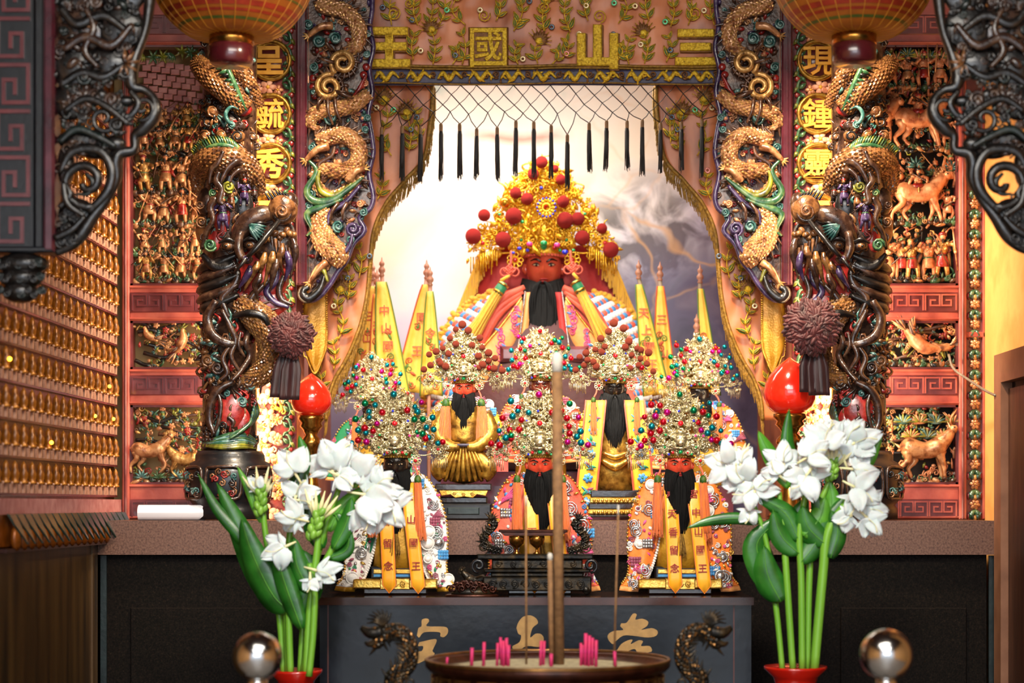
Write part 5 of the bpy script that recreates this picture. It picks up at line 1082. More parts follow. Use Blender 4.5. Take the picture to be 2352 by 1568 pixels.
def crown(parent, fr, rng, style, fil='filigree', cx=1560, n=600, front=True):
    # outline half width at each height above the band
    YS = [1052, 1040, 1020, 995, 965, 940, 918, 900]; HW = [33, 46, 82, 88, 76, 54, 32, 8]
    cr_ = MB(); cr_.lathe([(30, 1052), (33, 1050), (34, 1044), (35, 1034), (40, 1022), (44, 1004), (40, 980), (28, 955), (10, 930), (1, 922)], cx, -4, 20, 0); c = cr_.build('crown', fr, fil if fil == 'filigree_gold' else 'old_gold', parent)
    mb = MB()
    for i in range(26): a = -.15+PI*1.3*i/25-.3; mb.ell((cx+math.cos(a)*35, 1050, -4+math.sin(a)*35), 2.6, None, 1, 0)
    mb.build('bead_band', fr, 'cord_gold' if fil != 'filigree_gold' else 'cloth_coral', c, None, 'stuff')
    mb = MB()
    for i in range(n):
        y = 902+(1040-902)*rng.random()**.85; h = np.interp(y, YS[::-1], HW[::-1]); u = rng.uniform(-1, 1); x = cx+u*h
        w = 34*math.sqrt(max(0, 1-(u*.9)**2))*(.5+.5*h/88)+rng.uniform(-2, 12); bit(mb, (x, y, w), rng.uniform(5, 9.5), rng)
    for s_ in (-1, 1):                       # side wings on wires
        for i in range(46): bit(mb, (cx+s_*rng.uniform(72, 122), 1036+rng.uniform(-16, 20), 14+rng.uniform(-4, 8)), rng.uniform(4, 7), rng)
        mb.tube(cr([(cx+s_*34, 1040, 10), (cx+s_*66, 1046, 16), (cx+s_*100, 1034, 14)], 4), 1.6, 5)
        for i in range(9): x = cx+s_*(84+i*4.2); mb.tube([(x, 1052, 16), (x, 1052+rng.uniform(18, 30), 16)], 1.1, 4)
    mb.build('filigree', fr, fil, c, None, 'stuff')
    if front:
        mb = MB(); mb.ell((cx, 1010, 42), (17, 14, 11), None, 2); mb.ell((cx, 1018, 50), (9, 7, 7), None, 2)
        for k in (-1, 1): mb.ell((cx+k*7, 1005, 52), 3.6, None, 1); mb.spiral((cx+k*17, 1002, 44), 9, 1.6, 0, k, 2.4, 0, 6, 14); mb.spiral((cx+k*15, 1020, 44), 7, 1.6, 0, k, 2, 0, 6, 14)
        mb.tube(cr([(cx-20, 1004, 40), (cx, 994, 50), (cx+20, 1004, 40)], 5), [2, 5, 2], 7); mb.tube(cr([(cx-26, 1026, 36), (cx, 1030, 46), (cx+26, 1026, 36)], 5), [2, 3, 2], 6); mb.build('crown_shrine', fr, fil, c)
    for gx, gy, g_, r in ((0, 974, 'gem_red', 6.5), (0, 1038, 'gem_green', 5.5), (-17, 1040, 'gem_red', 3.6), (17, 1040, 'gem_red', 3.6), (-26, 1044, 'gem_blue', 3), (26, 1044, 'gem_green', 3), (-4, 946, 'gem_blue', 3), (-34, 1000, 'gem_green', 3.2), (34, 1002, 'gem_pink', 3.2)): piece(BALL[g_], 'gem', c, fr.P(cx+gx, gy, 46 if gy < 1030 else 36), (r*fr.q*fr.k,)*3)
    if style == 'balls':
        pos = []
        for s_ in (-1, 1):
            for k, (dx, y) in enumerate(((46, 934), (66, 928), (84, 962), (60, 960), (44, 970), (70, 985), (88, 990), (80, 1008), (66, 1012), (46, 990), (94, 1022), (110, 1018), (30, 948), (64, 1000), (54, 944))): pos.append((cx+s_*dx+rng.uniform(-5, 5), y+rng.uniform(-5, 5)))
        pos += [(cx-2, 908)]
        for i, (x, y) in enumerate(pos):
            k = rng.choice(('ball_red', 'ball_teal', 'ball_green', 'ball_pink', 'ball_teal', 'ball_red')); r = rng.uniform(6.2, 8.2); w = 38+rng.uniform(0, 14)
            piece(BALL[k], 'crown_ball', c, fr.P(x, y, w), (r*fr.q*fr.k,)*3)
            if i % 2: piece(BALL['ball_gold'], 'crown_bead', c, fr.P(x+rng.uniform(-3, 3), y-r-3, w), (3*fr.q*fr.k,)*3)
    elif style == 'poms':
        for s_ in (-1, 1):
            for dx, y in ((18, 900), (44, 928), (60, 950), (78, 962), (96, 972), (42, 968), (74, 985), (60, 1000), (92, 1002), (112, 1016), (48, 1010), (24, 944)):
                x, yy = cx+s_*dx+rng.uniform(-7, 7), y+rng.uniform(-8, 8); piece(BALL['pom_orange'], 'pompom', c, fr.P(x, yy, 40+rng.uniform(0, 10)), (rng.uniform(8.5, 11.5)*fr.q*fr.k,)*3)
        piece(BALL['pom_orange'], 'pompom', c, fr.P(cx-4, 880, 30), (12*fr.q*fr.k,)*3); piece(BALL['ball_red'], 'crown_ball', c, fr.P(cx+75, 1008, 44), (8*fr.q*fr.k,)*3)
    for s_ in (-1, 1):
        rosette(c, fr, cx+s_*46, 1058, 22, 14, rng, 'gem_red', fil)
        for dx, yy, rr, gm in ((30, 968, 11, 'gem_blue'), (52, 1002, 12, 'gem_pink'), (98, 1032, 13, 'gem_red'), (36, 1028, 10, 'gem_green')): rosette(c, fr, cx+s_*dx, yy, 42-dx*.12, rr, rng, gm, fil)
    return c
def tassel(parent, fr, rng, pts, r0, r1, L, mat, bead='embroid_green', cord='cloth_coral', n=70, th=.8, dx=0, dw=0):
    (x0, y0), (x1, y1) = pts; w = 36+dw
    mb = MB(); mb.tube(cr([(x0, y0, w-12), ((x0+x1)/2+2, (y0+y1)/2, w-2), (x1, y1, w)], 4), 2.4, 6); o = mb.build('tassel', fr, cord, parent)
    mb = MB(); mb.lathe([(1, y1-4), (r0*.55, y1), (r0*.8, y1+r0*.5), (r0*.8, y1+r0*1.3), (r0*.6, y1+r0*1.6)], x1, w, 10); mb.build('tassel_bead', fr, bead, o)
    mb = MB(); ya = y1+r0*1.4; mb.tube(cr([(x1, ya, w), (x1+dx*.3, ya+L*.3, w), (x1+dx, ya+L*.9, w-2)], 4), [r0*.6, r0*.9, r1*.85], 9); strands(mb, x1, ya, w, r0*.8, r1, L, n, th, rng, 0, dx, L*.05); mb.build('tassel_fringe', fr, mat, o)
def rope(mb, pts, r, m=0, tw=8):
    Q = cr(pts, tw)
    for i, p in enumerate(Q): mb.ell(p, (r*1.15, r*.8, r*.8), (0, 0, .8), 0, m)
def half_robe(parent, fr, rng, s_, base, cx=1560, lining='cloth_peach', trim='cloth_white', deco=('silver', 'cloth_white', 'cloth_mauve', 'cloth_pink', 'gold', 'pearl', 'cloth_blue'), outer=None, inner=None, nd=100):
    outer = outer or [(24, 1082), (70, 1096), (102, 1148), (118, 1208), (118, 1268), (118, 1316), (136, 1344)]; inner = inner or [(18, 1084), (30, 1130), (38, 1190), (48, 1250), (62, 1300), (78, 1336), (92, 1348)]
    A = cr([(cx+s_*x, y, 0) for x, y in outer], 5); B = cr([(cx+s_*x, y, 0) for x, y in inner], 5); n = len(A); K = 12; G = []
    for i in range(n):
        t = i/(n-1); row = []
        for j in range(K+1):
            u = j/K; p = A[i]*(1-u)+B[i]*u; fold = 4*math.sin(u*9+t*3)*t
            row.append((p[0], p[1], -14+34*math.sin(PI*(.18+.6*u))*(.6+.5*t)+fold+(16 if t > .9 else 0)*(t-.9)*10*(1-u)))
        G.append(row)
    mb = MB(); mb.slab(G, 4); r = mb.build('robe', fr, base, parent)
    G = np.array(G); at_ = lambda t, u: G[min(n-1, int(t*(n-1)))][min(K, int(u*K))]
    mb = MB(); rope(mb, [tuple(p+np.array((0, 0, 3))) for p in G[:, K][::3]], 4.2, 0, 5); mb.build('rope_trim', fr, trim, r, None, 'stuff')
    mb = MB(); rope(mb, [tuple(p+np.array((0, 0, 3))) for p in G[:, 0][2::3]], 3.4, 0, 4); mb.build('bead_trim', fr, 'gold', r, None, 'stuff')
    mb = MB(); e = G[-1]; mb.slab([[tuple(p) for p in e], [tuple(p+np.array((s_*3, 10, 6))) for p in e]], 5); mb.build('hem_lining', fr, lining, r)
    DM = list(dict.fromkeys(deco))
    for u0 in (.94, .8):
        q = int(u0*K); mb = MB(); lock(mb, [tuple(p+np.array((0, 0, 3))) for p in G[1:n*2//3:4, q]], [4, 7, 6, 2], 0, 4, .1); mb.build('robe_fold', fr, 'cloth_green' if base == 'cloth_white' else base, r)
    for k in range(12):                       # large padded motifs
        t, u = rng.uniform(.12, .95), rng.uniform(.12, .85); p = at_(t, u); mb = MB(); q = rng.randrange(4); m = rng.choice(deco); rr = rng.uniform(12, 20)
        if q == 0: mb.spiral((p[0], p[1], p[2]+5), rr, 2.6, rng.uniform(0, 6), 1, 2, 0, 6, 26, 3); nm, mt = 'spiral_motif', 'silver'
        elif q == 1:
            mb.ell((p[0], p[1], p[2]+3), (rr*.7, rr*.6, 7), None, 2); mb.torus((p[0], p[1], p[2]+4), rr*.75, 2, 14, 5); nm, mt = 'pearl_boss', rng.choice(('pearl', 'silver', 'cloth_white'))
        elif q == 2:
            for i in range(6): mb.tube(cr([(p[0]-rr+i*3, p[1]+rr-i*2, p[2]+4), (p[0]-2+i*3, p[1]-2+i, p[2]+8), (p[0]+rr*.6+i*2, p[1]-rr+i*4, p[2]+4)], 4), [1, 2.2, 1], 5)
            nm, mt = 'silk_plume', rng.choice(('cloth_pink', 'cloth_mauve', 'cloth_white'))
        else:
            for i in range(12): mb.ell((p[0]+(i % 4)*6-9, p[1]+(i//4)*7-7, p[2]+4), (4, 4.6, 3), None, 1)
            nm, mt = 'scale_motif', rng.choice(('cloth_mauve', 'cloth_blue', 'silver'))
        mb.build(nm, fr, mt, r)
    mb = MB()
    for k in range(nd):
        t, u = rng.uniform(.08, .98), rng.uniform(.05, .92); p = at_(t, u); m = rng.randrange(len(DM)); q = rng.random(); z = p[2]+2
        if q < .4: mb.ell((p[0], p[1], z), (rng.uniform(2.5, 6), rng.uniform(2.5, 5), 3.4), (0, 0, rng.uniform(0, 3)), 1, m)
        elif q < .7: mb.spiral((p[0], p[1], z+1), rng.uniform(5, 8), 1.7, rng.uniform(0, 6), 1, 1.5, m, 5, 12)
        else: mb.leaf((p[0], p[1], z), rng.uniform(0, 6.3), 15, 6, m, .5)
    mb.build('sequin_embroidery', fr, DM, r, None, 'stuff')
    return r
def ribbon(parent, fr, x0, y0, x1, y1, wd, chars, w=42, mat='ribbon_yellow'):
    G = []
    for i in range(15):
        t = i/14; x = x0+(x1-x0)*t; y = y0+(y1-18-y0)*t; G.append([(x+(j/4-.5)*wd, y+(18*(1-abs(j/2-1)) if i == 14 else 0), w-26*(1-min(1, t*2.2))+2.5*math.sin(t*7+j*.4)+t*4) for j in range(5)])
    mb = MB(); mb.slab(G, 1.5); o = mb.build('ribbon', fr, mat, parent)
    mb = MB(); Q = [r[0] for r in G]+[G[-1][2]]+[r[4] for r in G[::-1]]; mb.tube(Q, 1, 4); mb.build('ribbon_edge', fr, 'cloth_orange', o)
    n = len(chars); mb = MB()
    for i, ch in enumerate(chars): t = (i+.5)/n*.9+.02; mb = MB(); mb.text(ch, x0+(x1-x0)*t, y0+(y1-18-y0)*t, wd*.72, w-26*(1-min(1, t*2.2))+5+2.5*math.sin(t*7)+t*4, 0, .02, .012); mb.build('character', fr, 'ink_red', o)
def throne(parent, fr, cx=1560, y=1362):
    mb = MB(); mb.box(cx-96, cx+96, y-34, y-12, -10, 34, 0, 3); mb.box(cx-34, cx+34, y-36, y-10, 30, 38, 0, 2); mb.build('bench', fr, 'gold', parent)
    mb = MB(); mb.box(cx-72, cx+72, y-12, y, -14, 30, 0, 2); mb.build('bench_foot', fr, 'dark_wood', parent)
    mb = MB(); mb.box(cx-56, cx+56, y-62, y-34, -20, 18, 0, 3); mb.box(cx-50, cx+50, y-56, y-46, 16, 22, 1, 1); mb.box(cx-50, cx+50, y-44, y-38, 16, 20, 2, 1); mb.build('seat_box', fr, ['dark_blue_wood', 'gold', 'cloth_blue'], parent)
    for s_ in (-1, 0, 1):
        mb = MB(); mb.spiral((cx+s_*18, y-23, 38), 8, 1.5, s_, 1, 1.6, 0, 5, 12); mb.build('bench_carving', fr, 'old_gold', parent)
GRP = 'small crowned deity statues'
def small_front(i, cx, cy, y, label, robe, lining, skin, ch1, ch2, deco, rp=True):
    fr = FrS(y, cx, cy, 1.0); rng = random.Random(500+i); t = thing('deity_statue', label, 'statue', fr.P(1560, 1362), GRP)
    throne(t, fr)
    mb = MB(); mb.lathe([(10, 1085), (30, 1096), (40, 1130), (44, 1200), (50, 1260), (54, 1304)], 1560, 0, 18, 0, 1, .45); mb.build('inner_robe', fr, 'cloth_gold', t)
    head(t, fr, skin); beard(t, fr, rng); crown(t, fr, rng, 'balls')
    for s_ in (-1, 1): half_robe(t, fr, rng, s_, robe, lining=lining, deco=deco)
    if rp: ribbon(t, fr, 1538, 1112, 1548, 1360, 30, ch1); ribbon(t, fr, 1588, 1108, 1614, 1361, 30, ch2)
    tassel(t, fr, rng, [(1516, 1070), (1508, 1094)], 10, 13, 120, 'tassel_orange', 'embroid_green'); tassel(t, fr, rng, [(1604, 1070), (1612, 1094)], 10, 13, 128, 'tassel_orange', 'embroid_green', dx=8)
    mb = MB(); strands(mb, 1560, 1225, 36, 6, 14, 46, 60, 1, rng); mb.build('gold_tuft', fr, 'cord_gold', t)
    return t
DW = ('cloth_white', 'silver', 'cloth_mauve', 'pearl', 'cloth_pink', 'gold', 'cloth_green')
small_front(0, 910, 1050, -.60, 'small statue in a white and green pearl-trimmed robe behind the lilies', 'cloth_white', 'cloth_gold', 'skin_black', '天香留念', '三山國王', DW)
small_front(1, 1240, 1050, -.585, 'small red-faced statue in a coral robe behind the bronze offering stand', 'cloth_coral', 'cloth_peach', 'skin_bright', '下', '國', ('cloth_white', 'silver', 'cloth_pink', 'pearl', 'cloth_blue', 'gold'))
small_front(2, 1560, 1050, -.60, 'small red-faced statue in a bright orange robe with two lettered yellow ribbons', 'cloth_orange', 'cloth_peach', 'skin_bright', '奉天香留念', '宮中山國王', ('cloth_white', 'silver', 'cloth_pink', 'cloth_mauve', 'pearl', 'gold'))
# ---- middle row, on the granite ledge
def pedestal(t, fr, cx, y0, y1):
    mb = MB(); mb.box(cx-70, cx+70, y0, y0+20, -30, 44, 0, 4); mb.box(cx-82, cx+82, y0+20, y1, -34, 52, 1, 5); mb.box(cx-48, cx+48, y0+30, y1-14, 50, 55, 2, 4); mb.build('pedestal', fr, ['dark_wood', 'dark_blue_wood', 'cloth_blue' if 0 else 'panel_teal'], t)
fr = FrS(-.2, 1066, 880, .78); rng = random.Random(600)
t = thing('deity_statue', 'small red-faced gilt seated statue with orange tassels and a pompom crown', 'statue', fr.P(1560, 1452), GRP)
head(t, fr, 'skin_bright'); beard(t, fr, rng, tip=1222); crown(t, fr, rng, 'poms')
mb = MB(); mb.lathe([(24, 1100), (52, 1118), (64, 1160), (56, 1210), (62, 1230)], 1560, -4, 20, 0, 1, .62, wob=lambda a, y: 1+.03*np.sin(a*7)); mb.ell((1560, 1294, 4), (78, 52, 40), None, 2, 0)
for s_ in (-1, 1):
    mb.tube(cr([(1560+s_*60, 1140, 8), (1560+s_*78, 1200, 26), (1560+s_*44, 1236, 48), (1560+s_*10, 1240, 54)], 5), [24, 26, 20, 14], 10); mb.tube(cr([(1560+s_*30, 1260, 30), (1560+s_*72, 1300, 40), (1560+s_*62, 1332, 42)], 5), [26, 27, 16], 10)
for k in range(9): a = k-4; mb.tube(cr([(1560+a*6, 1236, 54), (1560+a*13, 1290, 62-abs(a)), (1560+a*18, 1338, 50-abs(a)*3)], 4), [4, 7, 6], 7)
mb.build('gilt_body', fr, 'old_gold', t)
mb = MB(); mb.torus((1560, 1234, 4), 60, 5, 24, 6, 0, (PI/2, 0, 0), 1, 1); mb.build('waist_belt', fr, 'band_blue', t)
for s_ in (-1, 1):
    half_robe(t, fr, rng, s_, 'cloth_yellow', lining='cloth_blue', trim='cloth_blue', deco=('cloth_green', 'cloth_blue', 'gold', 'cloth_coral'), outer=[(20, 1092), (70, 1104), (104, 1150), (118, 1200), (120, 1232)], inner=[(18, 1094), (40, 1120), (66, 1160), (90, 1196), (108, 1236)], nd=40)
    tassel(t, fr, rng, [(1560+s_*44, 1074), (1560+s_*52, 1100)], 14, 26, 118, 'tassel_orange', dx=s_*10, n=110)
mb = MB(); mb.box(1478, 1642, 1346, 1366, -30, 50, 0, 3); mb.build('plinth_board', fr, 'dark_wood', t)
mb = MB(); mb.prism([(1490, 1366), (1632, 1366), (1626, 1382), (1600, 1378), (1588, 1388), (1561, 1384), (1536, 1388), (1522, 1378), (1496, 1382)], 44, 54, 0, 2); mb.build('plinth_apron', fr, 'gold', t)
for s_ in (-1, 0, 1): mb = MB(); mb.spiral((1560+s_*26, 1376, 55), 6, 1.5, 0, s_ or 1, 1.3, 0, 5, 12); mb.build('apron_scroll', fr, 'old_gold', t)
pedestal(t, fr, 1560, 1384, 1452)
mb = MB(); mb.box(1648, 1690, 1160, 1310, -6, 0, 0); mb.build('red_paper_slip', fr, 'skin_bright', t)
fr = FrS(-.2, 1412, 880, .80); rng = random.Random(601)
t = thing('deity_statue', 'small black-faced statue with forked beard and long yellow flowered stole', 'statue', fr.P(1560, 1436), GRP)
head(t, fr, 'skin_black', eye='eye_grey'); beard(t, fr, rng, 'beard_grey', tip=1240, W=36, wmid=36, n=34, fork=True); crown(t, fr, rng, 'poms')
mb = MB(); mb.lathe([(20, 1098), (46, 1116), (58, 1170), (60, 1240), (66, 1300), (72, 1360)], 1560, -10, 20, 0, 1, .55, wob=lambda a, y: 1+.05*np.sin(a*9+y*.03)); mb.build('gilt_body', fr, 'old_gold', t)
mb = MB(); mb.tube(cr([(1520, 1270, 30), (1560, 1290, 40), (1600, 1270, 30)], 5), [6, 14, 6], 8); mb.tube(cr([(1524, 1250, 30), (1560, 1262, 38), (1596, 1250, 30)], 5), [5, 10, 5], 8); mb.build('sash', fr, 'gold', t)
for s_ in (-1, 1):
    G = [[(1560+s_*(26+14*tt+j*9.5+(6 if 0 else 0)+tt*20), 1100+tt*325+(8*math.sin(PI*j/6) if tt == 1 else 0), 24+18*math.sin(PI*min(1, tt*1.2))+3*math.sin(j*1.1+tt*5)) for j in range(7)] for tt in np.linspace(0, 1, 20)]
    mb = MB(); mb.slab(G, 3); st = mb.build('stole', fr, 'cloth_yellow', t)
    mb = MB(); Q = [r[0] for r in G]+G[-1][1:6]+[r[6] for r in G[::-1]]; mb.tube([(a, b, c+1) for a, b, c in Q], 3, 6); mb.build('stole_edge', fr, 'cloth_coral', st)
    for k in range(8):
        r_ = G[3+k*2 if 3+k*2 < 20 else 19]; p = r_[3]; mb = MB()
        if k % 2: mb.flower((p[0], p[1], p[2]+3), 15, 6, 0, 1, k)
        else:
            for i in range(5): mb.tube(cr([(p[0]-14+i*5, p[1]-10+i*3, p[2]+3), (p[0]+i*3, p[1]+4, p[2]+5), (p[0]+12-i*5, p[1]+10, p[2]+3)], 4), 1.7, 5, i % 3)
            mb.leaf((p[0], p[1], p[2]+3), k, 22, 9, 2, .4); mb.leaf((p[0], p[1], p[2]+3), k+2.5, 22, 9, 1, .4)
        mb.build('stole_motif', fr, ['cloth_blue', 'cloth_green', 'cloth_mauve'], st)
    half_robe(t, fr, rng, s_, 'cloth_yellow', lining='cloth_coral', trim='gold', deco=('cloth_green', 'cloth_blue', 'cloth_white', 'gold'), outer=[(30, 1098), (76, 1112), (100, 1160), (112, 1220), (120, 1260)], inner=[(26, 1100), (40, 1140), (52, 1190), (66, 1230), (80, 1262)], nd=40)
    tassel(t, fr, rng, [(1560+s_*52, 1070), (1560+s_*62, 1094)], 9, 13, 90, 'tassel_orange')
for k, (y0, y1, m) in enumerate(((1356, 1378, 'dark_wood'), (1378, 1394, 'gold'), (1394, 1412, 'dark_wood'), (1412, 1426, 'gold'), (1426, 1434, 'dark_wood'))):
    mb = MB(); mb.box(1490-k*3, 1630+k*3, y0, y1, -44, 30+k*3, 0, 3)
    if m == 'gold':
        for j in range(11): mb.ell((1500+j*12, (y0+y1)/2, 32+k*3), (5, 5, 4), (0, 0, .6), 1)
    mb.build('pedestal_tier', fr, m, t)
# ---- back row
def back_row(i, cx, cy, y, s, label, skin, robe, style, deco, base_y, lining='cloth_peach'):
    fr = FrS(y, cx, cy, s); rng = random.Random(700+i); t = thing('deity_statue', label, 'statue', fr.P(1560, base_y), GRP)
    head(t, fr, skin, eye='eye_grey' if skin == 'skin_black' else 'eye_white'); beard(t, fr, rng, tip=1180); crown(t, fr, rng, style)
    mb = MB(); mb.lathe([(16, 1090), (44, 1106), (60, 1160), (70, 1240), (78, base_y)], 1560, -10, 18, 0, 1, .5); mb.build('body', fr, 'cloth_gold', t)
    for s_ in (-1, 1):
        half_robe(t, fr, rng, s_, robe, lining=lining, deco=deco, outer=[(24, 1084), (84, 1104), (118, 1150), (136, 1220), (144, 1276)], inner=[(18, 1086), (30, 1130), (40, 1180), (48, 1235), (54, 1284)], nd=70)
        tassel(t, fr, rng, [(1560+s_*46, 1070), (1560+s_*56, 1094)], 9, 12, 90, 'tassel_orange')
    return t
back_row(0, 858, 928, .14, .74, 'small black-faced statue in a green and blue robe beside the left curtain', 'skin_black', 'cloth_green', 'balls', ('cloth_blue', 'cloth_white', 'cloth_pink', 'silver', 'cloth_green'), 1300)
back_row(1, 1242, 874, .06, .78, 'small dark red-faced statue with ball crown below the black beard of the large statue', 'skin_brown', 'cloth_coral', 'balls', ('cloth_orange', 'gold', 'cloth_white', 'cloth_red'), 1359)
back_row(2, 1606, 892, .14, .78, 'small black-faced statue in an orange robe beside the right curtain', 'skin_black', 'cloth_orange', 'balls', ('silver', 'cloth_white', 'cloth_blue', 'cloth_pink'), 1335)
# ---------------------------------------------------------------- the large seated deity
fr = FrS(.5, 1249, 590, 1.42); fp = Fr(.5); rng = random.Random(900)
big = thing('large_deity_statue', 'large red-faced deity statue with long black beard and gold crown with red pompoms', 'statue', fp.P(1249, 1085))
head(big, fr, 'skin_red'); beard(big, fr, rng, 'beard_grey', cx=1558, top=1094, tip=1262, W=36, wmid=34, n=44)
c = crown(big, fr, rng, 'none', 'filigree_gold', front=False, n=520)
for x, y, r in ((1244, 386, 14), (1225, 412, 13), (1274, 400, 9), (1288, 424, 12), (1185, 454, 13), (1211, 468, 14), (1293, 474, 14), (1181, 506, 19), (1297, 516, 19), (1326, 512, 15), (1114, 503, 14), (1381, 533, 12), (1089, 550, 18), (1157, 559, 18), (1336, 555, 17), (1401, 581, 18)): piece(BALL['pom_red'], 'pompom', c, fp.P(x, y, 74-abs(x-1249)*.12), (r*fp.k,)*3)
piece(BALL['ball_gold'], 'crown_ball', c, fp.P(1161, 474, 60), (13*fp.k,)*3)
mb = MB()
for k in range(260):                       # upper spire and side wings
    if k % 3: y = rng.uniform(392, 470); h = np.interp(y, [390, 470], [8, 92]); p = (1249+rng.uniform(-1, 1)*h, y, 40+rng.uniform(-4, 14))
    else: s_ = rng.choice((-1, 1)); p = (1249+s_*rng.uniform(90, 146), 545+rng.uniform(-22, 26), 40+rng.uniform(-6, 10))
    bit(mb, p, rng.uniform(6, 11), rng)
for k in range(16): s_ = -1 if k % 2 else 1; x = 1249+s_*(104+k*2.6); mb.tube([(x, 574+k, 46), (x, 574+k+rng.uniform(22, 44), 46)], 1.8, 4)
mb.build('filigree', fp, 'filigree_gold', c, None, 'stuff')
mb = MB()
for k in range(12): a = 2*PI*k/12; mb.leaf((1255+math.cos(a)*9, 490+math.sin(a)*9, 84), a, 16, 8, 0, .4)
mb.torus((1255, 490, 84), 9, 3, 14, 6); f_ = mb.build('crown_flower', fp, 'filigree_gold', c)
for k in range(16): a = 2*PI*k/16; piece(BALL['gem_blue'], 'gem', f_, fp.P(1255+math.cos(a)*21, 490+math.sin(a)*21, 87), (2.6*fp.k,)*3)
for x, y, g_, r in ((1249, 568, 'gem_green', 8), (1217, 570, 'gem_pink', 7), (1279, 572, 'gem_pink', 7), (1297, 588, 'gem_blue', 7), (1194, 580, 'gem_blue', 5), (1180, 590, 'gem_blue', 4), (1316, 584, 'gem_green', 4), (1149, 503, 'gem_green', 4), (1342, 502, 'gem_green', 4)): piece(BALL[g_], 'gem', c, fp.P(x, y, 72), (r*fp.k, r*.6*fp.k, r*.8*fp.k))
# red hood with yellow fringe
G = []
for i in range(15):
    t_ = i/14; y = 560+t_*200; hl = np.interp(t_, [0, .2, .6, 1], [96, 148, 185, 205]); G.append([(1255+hl*math.sin(a), y, -26-10*math.cos(a)+20*abs(math.sin(a))**3+3*math.sin(a*9)) for a in np.linspace(-PI/2, PI/2, 25)])
mb = MB(); mb.slab(G, 6); hood = mb.build('hood', fp, 'cloth_red', big)
for nm, pts in (('l', [(1112, 572), (1096, 602), (1082, 640), (1066, 680), (1052, 716)]), ('r', [(1386, 580), (1408, 606), (1424, 640), (1444, 690), (1472, 752)])):
    mb = MB(); Q = cr([(x, y, 6) for x, y in pts], 10)
    for k, p in enumerate(Q):
        for u in range(4): x = p[0]+rng.uniform(-3, 3); L = rng.uniform(38, 66); mb.tube([(x, p[1]+u*1.5, 6+u), (x+rng.uniform(-2, 2), p[1]+L, 8+u)], 1.5, 4, 0, cap=False)
    mb.tube([tuple(q) for q in Q], 4, 6); mb.build('hood_fringe', fp, 'tassel_yellow', hood, None, 'stuff')
